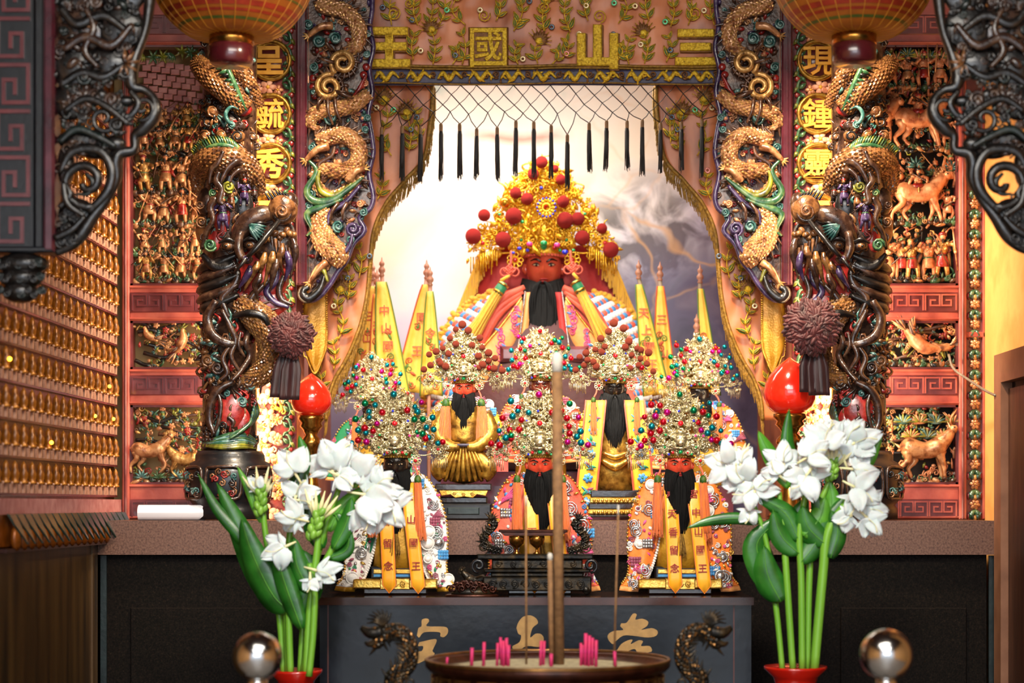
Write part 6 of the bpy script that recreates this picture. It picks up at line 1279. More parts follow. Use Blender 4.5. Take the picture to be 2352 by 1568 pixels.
# body core and throne back
mb = MB(); mb.lathe([(40, 650), (90, 690), (150, 760), (190, 860), (214, 960), (226, 1080)], 1249, -10, 24, 0, 1, .42); mb.build('body', fp, 'cloth_dark_red', big)
mb = MB(); mb.box(1150, 1350, 800, 836, 40, 70, 0, 8); mb.build('jade_belt', fp, 'red_lacquer_dark', big)
for s_ in (-1, 1):
    X = lambda x: 1249+s_*x
    A = cr([(X(58), 662, 0), (X(130), 680, 0), (X(190), 716, 0), (X(232), 770, 0), (X(256), 830, 0), (X(268), 900, 0), (X(272), 980, 0)], 5); Bc = cr([(X(40), 668, 0), (X(60), 716, 0), (X(92), 770, 0), (X(126), 818, 0), (X(160), 856, 0), (X(176), 920, 0), (X(180), 990, 0)], 5); n = len(A); K = 14
    G = [[tuple((A[i]*(1-j/K)+Bc[i]*(j/K))[:2])+(-6+46*math.sin(PI*(.12+.62*j/K))+3*math.sin(j*2+i*.4),) for j in range(K+1)] for i in range(n)]
    mb = MB(); mb.slab(G, 6); rb = mb.build('shoulder_robe', fp, 'cloth_coral', big); Ga = np.array(G)
    mb = MB()                               # quilted blue, white and coral scales
    for i in range(4, n-2):
        for j in range(0, 9):
            p = (Ga[i, j]+Ga[i+1, j+1])/2+np.array(((i % 2)*3, 0, 3)); mb.ell(p, (9, 7, 4), (0, 0, s_*.7), 1, (i+j*2) % 4)
    mb.build('quilted_scales', fp, ['cloth_blue', 'cloth_white', 'cloth_coral', 'cloth_white'], rb, None, 'stuff')
    mb = MB()
    for i in range(4, n): 
        for k in range(5): p = Ga[i, 0]; mb.ell((p[0]+s_*rng.uniform(-4, 10), p[1]+rng.uniform(-6, 6), p[2]+rng.uniform(0, 8)), (7, 6, 6), None, 1)
    mb.build('yellow_puff_trim', fp, 'tassel_yellow', rb, None, 'stuff')
    for k in range(3):                      # folded red bands over the shoulder
        mb = MB(); lock(mb, [(X(44+k*4), 664+k*10, 44), (X(90+k*6), 690+k*18, 52), (X(126+k*4), 734+k*24, 50), (X(160-k*2), 790+k*24, 46)], [6, 10, 9, 5], 0, 6, .1); mb.build('robe_fold', fp, 'cloth_coral', rb)
    # peach lapel with pink scrolls
    L1 = cr([(X(50), 690, 0), (X(96), 752, 0), (X(146), 812, 0), (X(186), 880, 0)], 6); L2 = cr([(X(46), 712, 0), (X(58), 772, 0), (X(96), 842, 0), (X(150), 900, 0)], 6)
    Gl = [[tuple((L1[i]*(1-j/6)+L2[i]*(j/6))[:2])+(54+6*math.sin(PI*j/6)-i*.3,) for j in range(7)] for i in range(len(L1))]
    mb = MB(); mb.slab(Gl, 4); lp = mb.build('lapel', fp, 'cloth_peach', big)
    for i in range(10): p = np.array(Gl[2+i][1+i % 5]); mb = MB(); mb.spiral((p[0], p[1], p[2]+3), rng.uniform(7, 12), 1.6, rng.uniform(0, 6), s_, 1.5, 0, 5, 14); mb.leaf((p[0], p[1], p[2]+2), rng.uniform(0, 6), 16, 6, i % 2, .4); mb.build('lapel_scroll', fp, ['cloth_pink', 'cloth_blue'], lp)
    mb = MB(); mb.tube([tuple(np.array(r[0])+np.array((0, 0, 2))) for r in Gl], 3, 6); mb.build('lapel_edge', fp, 'gold', lp)
    mb = MB(); mb.slab([[(X(26+22*t_), 676+t_*194, 46+t_*10), (X(42+24*t_), 676+t_*194, 46+t_*10)] for t_ in np.linspace(0, 1, 12)], 3); sl = mb.build('front_band', fp, 'cloth_red' if s_ > 0 else 'cloth_peach', big)
    mb = MB(); rope(mb, [(X(42+24*t_), 676+t_*194, 50+t_*10) for t_ in np.linspace(0, 1, 12)], 2.6, 0, 6); mb.build('silver_trim', fp, 'silver', sl, None, 'stuff')
    # Chinese knot, cap and long yellow tassel
    kx, ky = (1172, 630) if s_ < 0 else (1315, 625)
    mb = MB(); mb.tube(cr([(kx+(3 if s_ < 0 else -6), 585, 70), (kx+(3 if s_ < 0 else -4), 610, 74), (kx, ky-6, 76)], 4), 3, 6)
    for d in (-1, 1): mb.torus((kx+d*12, ky+4, 76), 9, 1.9, 14, 6)
    for k in range(5):
        for j in range(2): a = PI/4+j*PI/2; o = (k-2)*4.4; mb.tube([(kx+math.cos(a)*-11-math.sin(a)*o, ky+math.sin(a)*-11+math.cos(a)*o, 77+(k+j) % 2*3), (kx+math.cos(a)*11-math.sin(a)*o, ky+math.sin(a)*11+math.cos(a)*o, 77+(k+j+1) % 2*3)], 2, 5)
    kn = mb.build('red_knot', fp, 'cloth_coral', big)
    tx, ty = (1152, 672) if s_ < 0 else (1326, 668); ex, ey = (1078, 786) if s_ < 0 else (1392, 792)
    mb = MB(); mb.tube([(kx, ky+12, 78), (tx, ty-18, 80)], 4, 7); mb.build('cord', fp, 'tassel_yellow', kn)
    d = np.array((ex-tx, ey-ty, 0.)); d /= np.linalg.norm(d); mb = MB(); c0 = np.array((tx, ty, 80.)); mb.tube([c0-d*16, c0-d*10, c0+d*8, c0+d*14], [6, 12, 13, 11], 12); cp = mb.build('tassel_cap', fp, 'cloth_green', kn)
    for o in (-11, 9): mb = MB(); q = c0+d*o; mb.tube([q-d*2.5, q+d*2.5], 13.6, 12); mb.build('cap_band', fp, 'gold', cp)
    mb = MB(); nrm = np.array((-d[1], d[0], 0)); L = np.hypot(ex-tx, ey-ty)
    mb.tube([c0+d*10, c0+d*L*.5, c0+d*L], [10, 11, 15], 10)
    for k in range(120):
        a = rng.uniform(0, 2*PI); q = math.sqrt(rng.random()); o0 = nrm*math.cos(a)*q*11+np.array((0, 0, 1.))*math.sin(a)*q*11
        mb.tube([c0+d*12+o0, c0+d*L*.55+o0*1.15+np.array((0, 4., 0)), c0+d*(L+rng.uniform(-8, 14))+o0*1.8+np.array((0, 6., 0))], 1.3, 4, 0, cap=False)
    mb.build('tassel_fringe', fp, 'tassel_yellow', kn)
# ---------------------------------------------------------------- black altar table
ZT = 1.234
tb = thing('altar_table', 'black lacquered altar table with gold brush characters on its front', 'table', (0, -.6, 0))
mb = MB(); mb.box(-.644, .594, -.77, -.43, .05, ZT-.022); mb.build('cabinet', WF, 'cabinet_front', tb)
mb = MB(); mb.box(-.652, .600, -.785, -.42, ZT-.022, ZT); mb.build('table_top', WF, 'cabinet_top', tb)
ft = Fr(-.77)
for x in (752, 1684): mb = MB(); mb.box(x, x+3, 1386, 2100, 0, 1.5); mb.build('inlay_line', ft, 'cabinet_line', tb)
mb = MB(); mb.box(736, 1722, 1384, 1388, 0, 3); mb.build('front_edge', ft, 'cabinet_line', tb)
c2 = lambda L: [(720+x*.4337, 1160+y*.4337) for x, y in L]
for nm, polys in (('character', [[(548,690),(556,650),(572,640),(575,605),(605,600),(612,615),(600,640),(690,642),(712,655),(710,680),(690,698),(672,692),(668,672),(600,670),(575,680),(560,700)], [(560,725),(640,708),(652,722),(630,770),(640,790),(560,835),(525,832),(545,780),(575,770),(580,745),(555,745)]]),
    ('character', [[(1075,650),(1085,620),(1110,590),(1150,583),(1180,600),(1188,625),(1160,650),(1148,700),(1175,680),(1205,682),(1220,705),(1210,740),(1190,750),(1130,745),(1090,765),(1060,762),(1055,745),(1090,725),(1100,690),(1085,680)]]),
    ('character', [[(1630,625),(1660,620),(1690,575),(1712,578),(1705,605),(1740,600),(1772,615),(1765,640),(1735,660),(1790,650),(1822,665),(1815,690),(1770,700),(1690,690),(1640,690),(1600,720),(1585,735),(1562,712),(1560,685),(1590,665),(1640,660),(1625,640)], [(1605,770),(1630,735),(1665,715),(1690,712),(1680,735),(1720,715),(1745,720),(1735,745),(1780,745),(1790,775),(1720,778),(1700,760),(1660,775),(1620,800)]])):
    mb = MB()
    for p in polys: q = cr(p3(c2(p))+[p3(c2(p))[0]], 3)[:-1]; mb.prism(q, -1, 1.6)
    mb.build(nm, ft, 'paint_gold', tb)
# ---------------------------------------------------------------- bronze offering stand, cups and pierced lid
fs = Fr(-.69); by = VY+(CZ-ZT)/fs.k
st = thing('offering_stand', 'small black carved offering stand with dragon ends in front of the coral statue', 'stand', fs.P(1235, by)); rng = random.Random(44)
for x0, x1, y0, y1, w0, w1 in ((1096, 1362, by-96, by-84, -36, 24), (1130, 1338, by-84, by-62, -30, 16), (1112, 1356, by-62, by-54, -36, 24), (1128, 1340, by-54, by-44, -34, 20), (1110, 1358, by-44, by-12, -36, 24)): mb = MB(); mb.box(x0, x1, y0, y1, w0, w1, 0, 3); mb.build('stand_tier', fs, 'bronze', st)
for x in (1124, 1342): mb = MB(); mb.tube(cr([(x, by-18, 16), (x+(8 if x > 1200 else -8), by-12, 18), (x, by-8, 16)], 4), [10, 9, 7], 8); mb.build('foot', fs, 'bronze', st)
for k in range(9): mb = MB(); x = 1132+k*25; mb.spiral((x, by-28, 25), 10, 1.6, k, 1 if k % 2 else -1, 2.6, 0, 6, 14); mb.build('carved_scroll', fs, 'bronze', st)
for k in range(6): mb = MB(); x = 1146+k*34; mb.spiral((x, by-73, 17), 8, 1.6, k, 1 if k % 2 else -1, 2.2, 0, 6, 14); mb.build('carved_scroll', fs, 'bronze', st)
for s_ in (-1, 1):
    X = lambda x: 1228+s_*x
    mb = MB(); scaled(mb, [(X(78), by-104, 4), (X(104), by-112, 8), (X(118), by-134, 8), (X(100), by-152, 8), (X(90), by-166, 8), (X(104), by-182, 8)], [8, 10, 9, 8, 7, 5], 0, 0, 5, 6, 2, 0, 11, s_)
    for k in range(7): a = -2.4+k*.4; mb.cone((X(100), by-178, 14), (X(100)+math.cos(a)*20, by-178+math.sin(a)*18, 14+k % 2*5), 3.4, 5)
    for k in range(6): mb.cone((X(112-k*3), by-110-k*11, 18), (X(128-k*3), by-118-k*11, 18), 3.5, 5)
    mb.spiral((X(116), by-112, 16), 13, 1.5, 0, s_, 3, 0, 6, 14); mb.build('dragon_end', fs, ['bronze', 'bronze_edge'], st)
    mb = MB(); mb.spiral((X(128), by-70, 22), 17, 1.4, PI/2, -s_, 4.5, 0, 7, 16); mb.build('scroll_bracket', fs, 'dark_blue_wood', st)
fc = Fr(-.695); yb = by-96
tr = thing('offering_tray', 'flat dark red bronze tray standing on two gold cups in front of the coral statue', 'tray', fc.P(1225, yb-42))
mb = MB(); mb.prism([(1150, yb-50), (1300, yb-50), (1290, yb-42), (1160, yb-42)], -22, 24, 0, 1); mb.box(1146, 1304, yb-56, yb-50, -24, 26, 0, 2); mb.build('tray_body', fc, 'bronze_red', tr)
for x in (1187, 1233):
    mb = MB(); mb.lathe([(8, yb), (9, yb-2), (3, yb-6), (3, yb-13), (8, yb-17), (16, yb-24), (18, yb-34), (18, yb-41), (16, yb-41), (15, yb-30), (.1, yb-22)], x, 6, 18); cu = mb.build('offering_cup', fc, 'brass'); tag(cu, 'small brass stem cup under the bronze tray, on the side of the pierced lid' if x < 1200 else 'small brass stem cup under the middle of the bronze tray', 'cup', 'brass cups on the offering stand')
fl_ = Fr(-.75); yl = VY+(CZ-ZT)/fl_.k
lid = thing('pierced_lid', 'low brown bronze lid with pierced scrolls resting on the table top', 'lid', fl_.P(1084, yl))
mb = MB(); mb.lathe([(62, yl), (62, yl-4), (56, yl-6)], 1084, -6, 28, 0, 1, .4); mb.build('lid_rim', fl_, 'bronze_red', lid)
for k in range(34): mb = MB(); a = 2*PI*k/34; q = .35+.55*(k % 3)/2; x = 1084+56*q*math.cos(a); w = -6+20*q*math.sin(a); mb.spiral((x, yl-6-24*math.sqrt(1-q*q*.9), w), 9, 1.3, a, 1, 2.6, 0, 5, 10); mb.build('lid_scroll', fl_, 'bronze_red', lid)
mb = MB(); mb.lathe([(50, yl-5), (40, yl-16), (20, yl-23), (.1, yl-25)], 1084, -6, 20, 0, 1, .4); mb.build('lid_dome', fl_, 'bronze', lid)
fq = Fr(-.60); yq = VY+(CZ-ZT)/fq.k
ln = beast(1092, yq, 60, 0, -1, rng, 0, 'lion'); o = ln.build('bronze_lion', fq, ['bronze']*10); tag(o, 'small dark bronze guardian lion behind the pierced lid', 'figurine')
# ---------------------------------------------------------------- front table (below the frame), incense burner
fb = Fr(-1.44)
o2 = wbox('offering_table', -.95, .95, -1.82, -.9, .74, .8, 'dark_wood', None); tag(o2, 'long dark wood table under the incense burner and vases', 'table')
for x in (-.88, .88):
    for y in (-1.8, -.96): pass
mbt = MB()
for x in (-.88, .82):
    for y in (-1.8, -1.0): m_ = MB(); m_.box(x, x+.06, y, y+.06, 0, .74); m_.build('table_leg', WF, 'dark_wood', o2)
zb = VY+(CZ-.8)/fb.k
bn = thing('incense_burner', 'wide bronze incense burner with key-pattern band and dragon handles', 'incense burner', fb.P(1258, zb))
mb = MB(); mb.lathe([(255, 1530), (262, 1520), (274, 1514), (281, 1518), (281, 1528), (272, 1538), (264, 1540), (264, 1590), (272, 1596), (282, 1620), (276, 1680), (240, 1740), (190, 1768), (182, zb), (.1, zb)], 1258, 0, 64); mb.build('bowl', fb, 'bronze_red', bn)
mb = MB(); mb.torus((0, 0, 0), 278, 5, 64, 8); m2 = MB(); m2.merge(mb, lambda V: np.column_stack([1258+V[:, 0], 1515+V[:, 2], V[:, 1]])); m2.build('rim', fb, 'bronze_edge', bn)
mb = MB(); mb.lathe([(256, 1531), (180, 1527), (.1, 1524)], 1258, 0, 48); mb.build('ash_bed', fb, 'ash', bn)
for k in range(24):                          # key pattern round the band
    a0 = 2*PI*k/24; u0 = MB(); H = 34; Wd = 52
    pts = [(-22, 17), (-22, -17), (22, -17), (22, 10), (-8, 10), (-8, -5), (8, -5)]
    if k % 2: pts = [(-x, y) for x, y in pts]
    u0.bars(pts, 5, 0, 4); m2 = MB()
    m2.merge(u0, lambda V: np.column_stack([1258+(264+V[:, 2])*np.sin(a0+V[:, 0]/264), 1565+V[:, 1], (264+V[:, 2])*np.cos(a0+V[:, 0]/264)])); m2.build('key_motif', fb, 'bronze_edge', bn)
for s_ in (-1, 1):
    X = lambda x: 1255+s_*x
    mb = MB(); P = [(X(268), 1610, 0), (X(330), 1600, 0), (X(350), 1560, 8), (X(316), 1522, 12), (X(312), 1478, 14), (X(336), 1446, 14), (X(368), 1450, 12), (X(388), 1478, 10), (X(400), 1470, 10)]
    scaled(mb, P, [22, 24, 23, 20, 17, 16, 15, 13, 9], 0, 1, 8, 6, 2, 0, 18, 1 if s_ > 0 else -1); 
    for k in range(8): a = -2.6+k*.33; mb.tube(cr([(X(376), 1436, 14), (X(376)+s_*math.cos(a)*16, 1432+math.sin(a)*18, 18), (X(376)+s_*math.cos(a+.4)*36, 1430+math.sin(a+.3)*32, 14)], 4), [5, 4, 1], 5)
    mb.tube(cr([(X(376), 1450, 14), (X(404), 1452, 16), (X(424), 1440, 12)], 4), [16, 13, 6], 8); mb.tube(cr([(X(380), 1466, 14), (X(404), 1478, 14), (X(416), 1474, 12)], 4), [9, 7, 3], 8); mb.ell((X(392), 1440, 26), 4, None, 1, 1)
    for k in range(7): mb.spiral((X(300+k*11), 1585-k % 3*18, 18), 14, 1.5, k, 1, 3.4, 0, 6, 14)
    mb.build('dragon_handle', fb, ['bronze', 'bronze_edge'], bn)
for s_, z in ((-120, 60), (120, 60), (0, -130)): pass
def stick(x0, y0, x1, y1, r, w, mat, label, grp=None, tip=True, cat='incense stick', ytop_mat='ash_tip'):
    t = thing('incense_stick', label, cat, fb.P(x1, y1, w), grp); mb = MB(); mb.tube([(x0, y0+(r if tip else 0), w), (x1, y1, w)], r, 10); mb.build('stick', fb, mat, t)
    if tip: mb = MB(); mb.tube([(x0, y0-r*.2, w), (x0, y0+r*.5, w), (x0+(x1-x0)*.06, y0+(y1-y0)*.06, w)], [r*.6, r*1.02, r*1.04], 10); mb.build('ash_tip', fb, ytop_mat, t)
    return t
stick(1279, 812, 1284, 1526, 12.5, 8, 'incense', 'tall thick brown incense stick standing in the burner')
stick(1263, 1270, 1267, 1526, 6, 22, 'incense', 'short medium incense stick with grey ash tip beside the thickest one')
stick(1208, 1138, 1209, 1526, 2.6, 0, 'incense', 'upright thin incense stick standing alone in the burner')
stick(1420, 1160, 1410, 1526, 2.6, 10, 'incense', 'slightly leaning thin incense stick standing alone in the burner')
rng = random.Random(8)
for i, (x, y, w) in enumerate([(1085, 1486, 20), (1113, 1472, 30), (1144, 1474, 30), (1150, 1462, 20), (1157, 1468, 40), (1164, 1463, 26), (1169, 1478, 40), (1243, 1468, 40), (1250, 1470, 24), (1266, 1496, 60), (1334, 1474, 30), (1345, 1452, 30), (1353, 1456, 44), (1360, 1462, 30), (1368, 1466, 50), (1339, 1480, 10), (1410, 1492, 40), (1028, 1508, 10)]):
    m_ = MB(); m_.tube([(x, y, w), (x+rng.uniform(-2, 2), 1526, w)], rng.uniform(3, 4.2), 7); o = m_.build('incense_stub', fb, 'incense_stub'); tag(o, 'magenta burnt-down incense stub standing in the ash', 'incense stub', 'incense stubs in the burner')
# ---------------------------------------------------------------- chrome balls on posts
for mx, x, y, r, lab in ((0, 592, 1507, 57, 'polished steel ball on a slim post in front of the left vase'), (1, 2035, 1503, 60, 'polished steel ball on a slim post beside the right vase')):
    fz = Fr(-1.98 if mx else -1.95); t = thing('steel_ball_post', lab, 'ball post', (fz.P(x, y).x, fz.y, 0), 'steel ball posts'); mb = MB(); mb.ell((x, y, 0), r, None, 4); mb.build('ball', fz, 'chrome', t)
    yf = VY+CZ/fz.k; mb = MB(); mb.lathe([(20, y+r-6), (26, y+r+6), (18, y+r+16), (18, yf-40), (70, yf-24), (74, yf)], x, 0, 20); mb.build('post', fz, 'chrome', t)
# ---------------------------------------------------------------- vases of ginger lilies
def petal_(mb, c, ang, ln, wd, w, curl, tilt, m=0, tip=.5):
    ca, sa = math.cos(ang), math.sin(ang); G = []; cup = math.sin(ang*37+ln)
    for i in range(9):
        t = i/8; h = wd*(math.sin(PI*min(1, t**.62*.93+.03))**.8)*.5*(1 if t < .97 else .55); row = []
        for j in range(8):
            v = j/7*2-1; x = ln*t*(1-.10*(1-abs(v))*(t > .8)); y = h*v; z = w+math.sin(t*PI*.9)*ln*curl+cup*abs(v)**2*wd*.2*t+tilt*ln*t+.07*wd*t*math.sin(v*5+ang*7+i*.7)
            row.append((c[0]+x*ca-y*sa, c[1]+x*sa+y*ca, z))
        G.append(row)
    mb.slab(G, .5, m)
def bloom(t, fr, x, y, w, r, ang, rng, n=3, spread=1.0):
    base = (x-math.cos(ang)*r*.45, y-math.sin(ang)*r*.45)
    mb = MB(); mb.tube(cr([(base[0]-math.cos(ang)*r*.7, base[1]-math.sin(ang)*r*.7, w-6), (*base, w)], 3), [2.5, 4], 6); b = mb.build('bloom', fr, 'petal_cream', t)
    for i in range(n):
        a = ang+(i-(n-1)/2)*spread+rng.uniform(-.15, .15); mb = MB(); petal_(mb, base, a, r*rng.uniform(1.1, 1.5), r*rng.uniform(.8, 1.15), w+rng.uniform(-6, 8), rng.uniform(-.12, .25), rng.uniform(-.35, .3)); mb.build('petal', fr, 'petal', b)
    for s_ in (-1, 1): mb = MB(); petal_(mb, base, ang+s_*(spread*1.25+.35), r*1.0, r*.3, w-4, .1, -.1); mb.build('petal', fr, 'petal', b)
    mb = MB(); mb.tube(cr([(*base, w+5), (base[0]+math.cos(ang)*r*.6, base[1]+math.sin(ang)*r*.6, w+16), (base[0]+math.cos(ang+.25)*r*1.05, base[1]+math.sin(ang+.25)*r*1.05, w+20)], 4), [.9, .9, 1.8], 6); mb.build('stamen', fr, 'petal_cream', b)
def budhead(t, fr, x, y, w, h, rng, ang=-PI/2, n=7):
    mb = MB(); dx, dy = math.cos(ang), math.sin(ang); b = None
    for k in range(13):
        q = k/12; s_ = (k % 3-1); p = (x+dx*h*(q-.5)+s_*9*(1-q*.5)*-dy, y+dy*h*(q-.5)+s_*9*(1-q*.5)*dx, w+6*(1 if k % 2 else 0))
        mb.ell(p, (h*.2, h*.13, h*.12), (0, 0, ang+s_*.45), 1)
    b = mb.build('bract_cone', fr, 'bract', t)
    for k in range(n):
        a = ang+(k-(n-1)/2)*.2+rng.uniform(-.08, .08); o = (x+dx*h*.2+(k-(n-1)/2)*4*-dy, y+dy*h*.2+(k-(n-1)/2)*4*dx); L = rng.uniform(.6, 1.05)*h; mb = MB()
        mb.tube([(*o, w), (o[0]+math.cos(a)*L*.5, o[1]+math.sin(a)*L*.5, w+8), (o[0]+math.cos(a)*L, o[1]+math.sin(a)*L, w+8)], [2.2, 4.8, 1.2], 7); mb.build('bud', fr, 'petal_cream', b)
def blade(t, fr, pts, wd, w, mat='leaf_green', tw=.3):
    Q = cr([(x, y, w+(p[0] if p else 0)) for x, y, *p in pts], 6); n = len(Q); T = np.gradient(Q[:, :2], axis=0); T /= np.linalg.norm(T, axis=1)[:, None]+1e-9; G = []
    for i in range(n):
        s = i/(n-1); h = wd*.5*math.sin(PI*min(1, .06+.94*s**.8))**.7*(1 if s < .99 else .1)
        G.append([(Q[i][0]-T[i][1]*h*v, Q[i][1]+T[i][0]*h*v, Q[i][2]-abs(v)*h*.35+v*h*tw) for v in (-1, -.5, 0, .5, 1)])
    mb = MB(); mb.slab(G, 1.2); l = mb.build('leaf', fr, mat, t)
    mb = MB(); mb.tube([(q[0], q[1], q[2]+.6) for q in Q], [1.2, 1, .4], 5); mb.build('leaf_rib', fr, 'leaf_light', l)
def vase(fr, x, y, r, lab):
    zb = VY+(CZ-.8)/fr.k; mb = MB(); mb.lathe([(r*.55, y+6), (r*.86, y+2), (r, y-3), (r*1.0, y+3), (r*.72, y+22), (r*.62, y+44), (r*.8, y+90), (r*1.05, y+150), (r*.95, y+210), (r*.66, zb-10), (r*.7, zb), (.1, zb)], x, 0, 32); v = mb.build('flower_vase', fr, 'vase_red'); tag(v, lab, 'vase', 'red flower vases')
def lily(fr, label, stem, blooms=(), buds=(), leaves=(), r=6, w=0, seed=0, grp='ginger lily stems'):
    rng = random.Random(seed); t = thing('ginger_lily', label, 'flower', fr.P(stem[0][0], stem[0][1], w), grp); mb = MB(); mb.tube(cr([(x, y, w) for x, y in stem], 6), [r, r, r*.8], 8); mb.build('stem', fr, 'stem_green', t)
    for x, y, rr, a, *k in blooms: bloom(t, fr, x, y, w+24+rng.uniform(-6, 14), rr, a, rng, *(k or (3,)))
    for x, y, h, a in buds: budhead(t, fr, x, y, w+14, h, rng, a)
    for pts, wd, mat in leaves: blade(t, fr, pts, wd, w+rng.uniform(2, 14), mat, rng.uniform(-.3, .3))
fw = Fr(-1.04); D_, L_ = 'leaf_green', 'leaf_light'
vase(fw, 680, 1540, 60, 'red glazed vase holding the lilies with the broad dark leaf')
vase(fw, 1827, 1532, 72, 'red glazed vase holding the lilies beside the right steel ball')
lily(fw, 'white ginger lily with upright spiky buds and broad dark green leaf', [(652, 1548), (640, 1400), (612, 1240), (604, 1170)], [(560+34, 1110, 26, -1.9, 2)], [(602, 1146, 62, -1.55)], [([(640, 1400), (596, 1320), (552, 1220), (498, 1108)], 66, D_), ([(620, 1330), (560, 1240), (500, 1170), (456, 1088)], 30, D_), ([(600, 1200), (575, 1130), (545, 1070)], 22, L_)], 8, 0, 1)
lily(fw, 'white ginger lily with one pointed bloom leaning to the column pedestal', [(664, 1548), (660, 1380), (668, 1220), (682, 1120)], [(672, 1066, 46, -2.1), (692, 1120, 40, -1.2), (706, 1150, 26, .1, 2)], [], [([(672, 1200), (686, 1110), (700, 1050), (690, 1000)], 40, D_)], 8, 14, 2)
lily(fw, 'tallest white ginger lily with the two largest round blooms', [(690, 1548), (704, 1380), (752, 1200), (780, 1120)], [(756, 1052, 58, -1.9), (832, 1070, 50, -.7), (790, 1040, 44, -1.2), (800, 1100, 40, .4, 2)], [(816, 1098, 44, -1.3)], [([(770, 1180), (790, 1220), (775, 1270), (755, 1300)], 44, D_), ([(740, 1260), (720, 1190), (730, 1120)], 50, D_), ([(756, 1220), (790, 1160), (850, 1110)], 34, L_)], 8, 6, 3)
lily(fw, 'white ginger lily with a wide fan bloom overlapping the green statue', [(700, 1548), (724, 1360), (776, 1240), (822, 1170)], [(872, 1140, 62, .15, 4, .75), (900, 1170, 52, .7), (850, 1190, 46, 1.3), (884, 1104, 40, -.6)], [], [([(770, 1260), (800, 1200), (812, 1140)], 40, D_), ([(760, 1280), (800, 1260), (806, 1210)], 34, D_)], 8, 26, 4)
lily(fw, 'short white ginger lily with a single rounded bloom facing left', [(672, 1548), (668, 1420), (670, 1330), (664, 1290)], [(646, 1262, 40, 2.7, 3), (676, 1186, 38, 3.4), (694, 1190, 30, -.8, 2)], [], [([(668, 1400), (630, 1360), (586, 1270), (560, 1190)], 74, D_), ([(680, 1420), (720, 1330), (700, 1260)], 60, D_)], 8, 34, 5)
lily(fw, 'white ginger lily still in bud with slim pale buds', [(708, 1548), (716, 1400), (730, 1290), (736, 1230)], [], [(734, 1200, 66, -1.3)], [([(724, 1360), (690, 1300), (680, 1230)], 56, D_)], 9, 40, 6)
lily(fw, 'low white ginger lily with one drooping bloom beside the table', [(716, 1548), (726, 1440), (728, 1340), (716, 1292)], [(756, 1312, 44, .25, 2, .6), (724, 1340, 26, 1.5, 2)], [], [([(700, 1440), (660, 1330), (640, 1250)], 50, D_)], 8, 50, 7)
lily(fw, 'white ginger lily with pointed petals reaching toward the orange statue', [(1796, 1540), (1782, 1400), (1758, 1240), (1722, 1140)], [(1652, 1062, 44, -2.9), (1690, 1090, 44, -2.2), (1742, 1112, 40, -.9), (1704, 1132, 46, 2.6, 3), (1716, 1186, 30, 1.7, 2), (1700, 1050, 34, -1.4, 2)], [(1690, 1066, 40, -1.7)], [([(1740, 1200), (1690, 1190), (1630, 1196), (1576, 1212)], 28, D_), ([(1770, 1360), (1745, 1290), (1740, 1240), (1800, 1180)], 70, D_)], 7, 10, 11)
lily(fw, 'white ginger lily crossed by two upright green leaves', [(1818, 1540), (1806, 1360), (1796, 1220), (1786, 1130)], [(1792, 1046, 40, -1.6, 3), (1770, 1080, 34, -2.4, 2)], [], [([(1810, 1120), (1780, 1070), (1758, 1030), (1738, 990)], 40, L_), ([(1818, 1060), (1804, 1020), (1808, 940)], 34, D_), ([(1800, 1170), (1760, 1150), (1720, 1126)], 34, D_), ([(1790, 1380), (1760, 1320), (1750, 1250)], 66, D_)], 8, 26, 12)
lily(fw, 'white ginger lily with two large hanging petals in the middle of the right vase', [(1838, 1540), (1836, 1340), (1832, 1220), (1846, 1130)], [(1852, 1076, 48, -1.8, 3), (1830, 1110, 44, 2.2, 3), (1886, 1000, 46, -1.4, 4, .7), (1860, 1040, 40, -.6)], [], [([(1830, 1240), (1800, 1180), (1740, 1140)], 50, D_), ([(1840, 1230), (1876, 1190), (1890, 1140)], 52, L_), ([(1834, 1290), (1870, 1240), (1880, 1180), (1860, 1130)], 60, D_), ([(1830, 1270), (1790, 1230), (1770, 1170)], 54, D_)], 8, 34, 13)
lily(fw, 'tall white ginger lily with a cluster of blooms reaching the column pedestal', [(1852, 1540), (1856, 1340), (1866, 1200), (1908, 1090)], [(1944, 1000, 48, -1.2, 4, .7), (1976, 1010, 46, -.4), (1920, 1030, 44, -2.0), (1976, 1080, 46, .1), (1900, 990, 36, -1.9)], [(1908, 1076, 50, -1.4)], [([(1950, 1100), (1990, 1060), (2022, 996)], 30, L_), ([(1880, 1200), (1906, 1160), (1900, 1100)], 46, L_), ([(1862, 1240), (1910, 1190), (1950, 1130)], 50, D_), ([(1860, 1260), (1830, 1200), (1850, 1140)], 56, D_)], 8, 18, 14)
lily(fw, 'white ginger lily with low drooping blooms beside the right column', [(1864, 1540), (1884, 1320), (1896, 1220), (1940, 1150)], [(1970, 1130, 46, .5), (1996, 1170, 46, .1), (1950, 1160, 40, 1.6, 2), (1930, 1196, 34, 2.4, 2), (1990, 1200, 36, .8)], [], [([(1900, 1280), (1916, 1220), (1900, 1170)], 44, D_), ([(1890, 1250), (1850, 1210), (1836, 1160)], 56, D_)], 11, 40, 15)
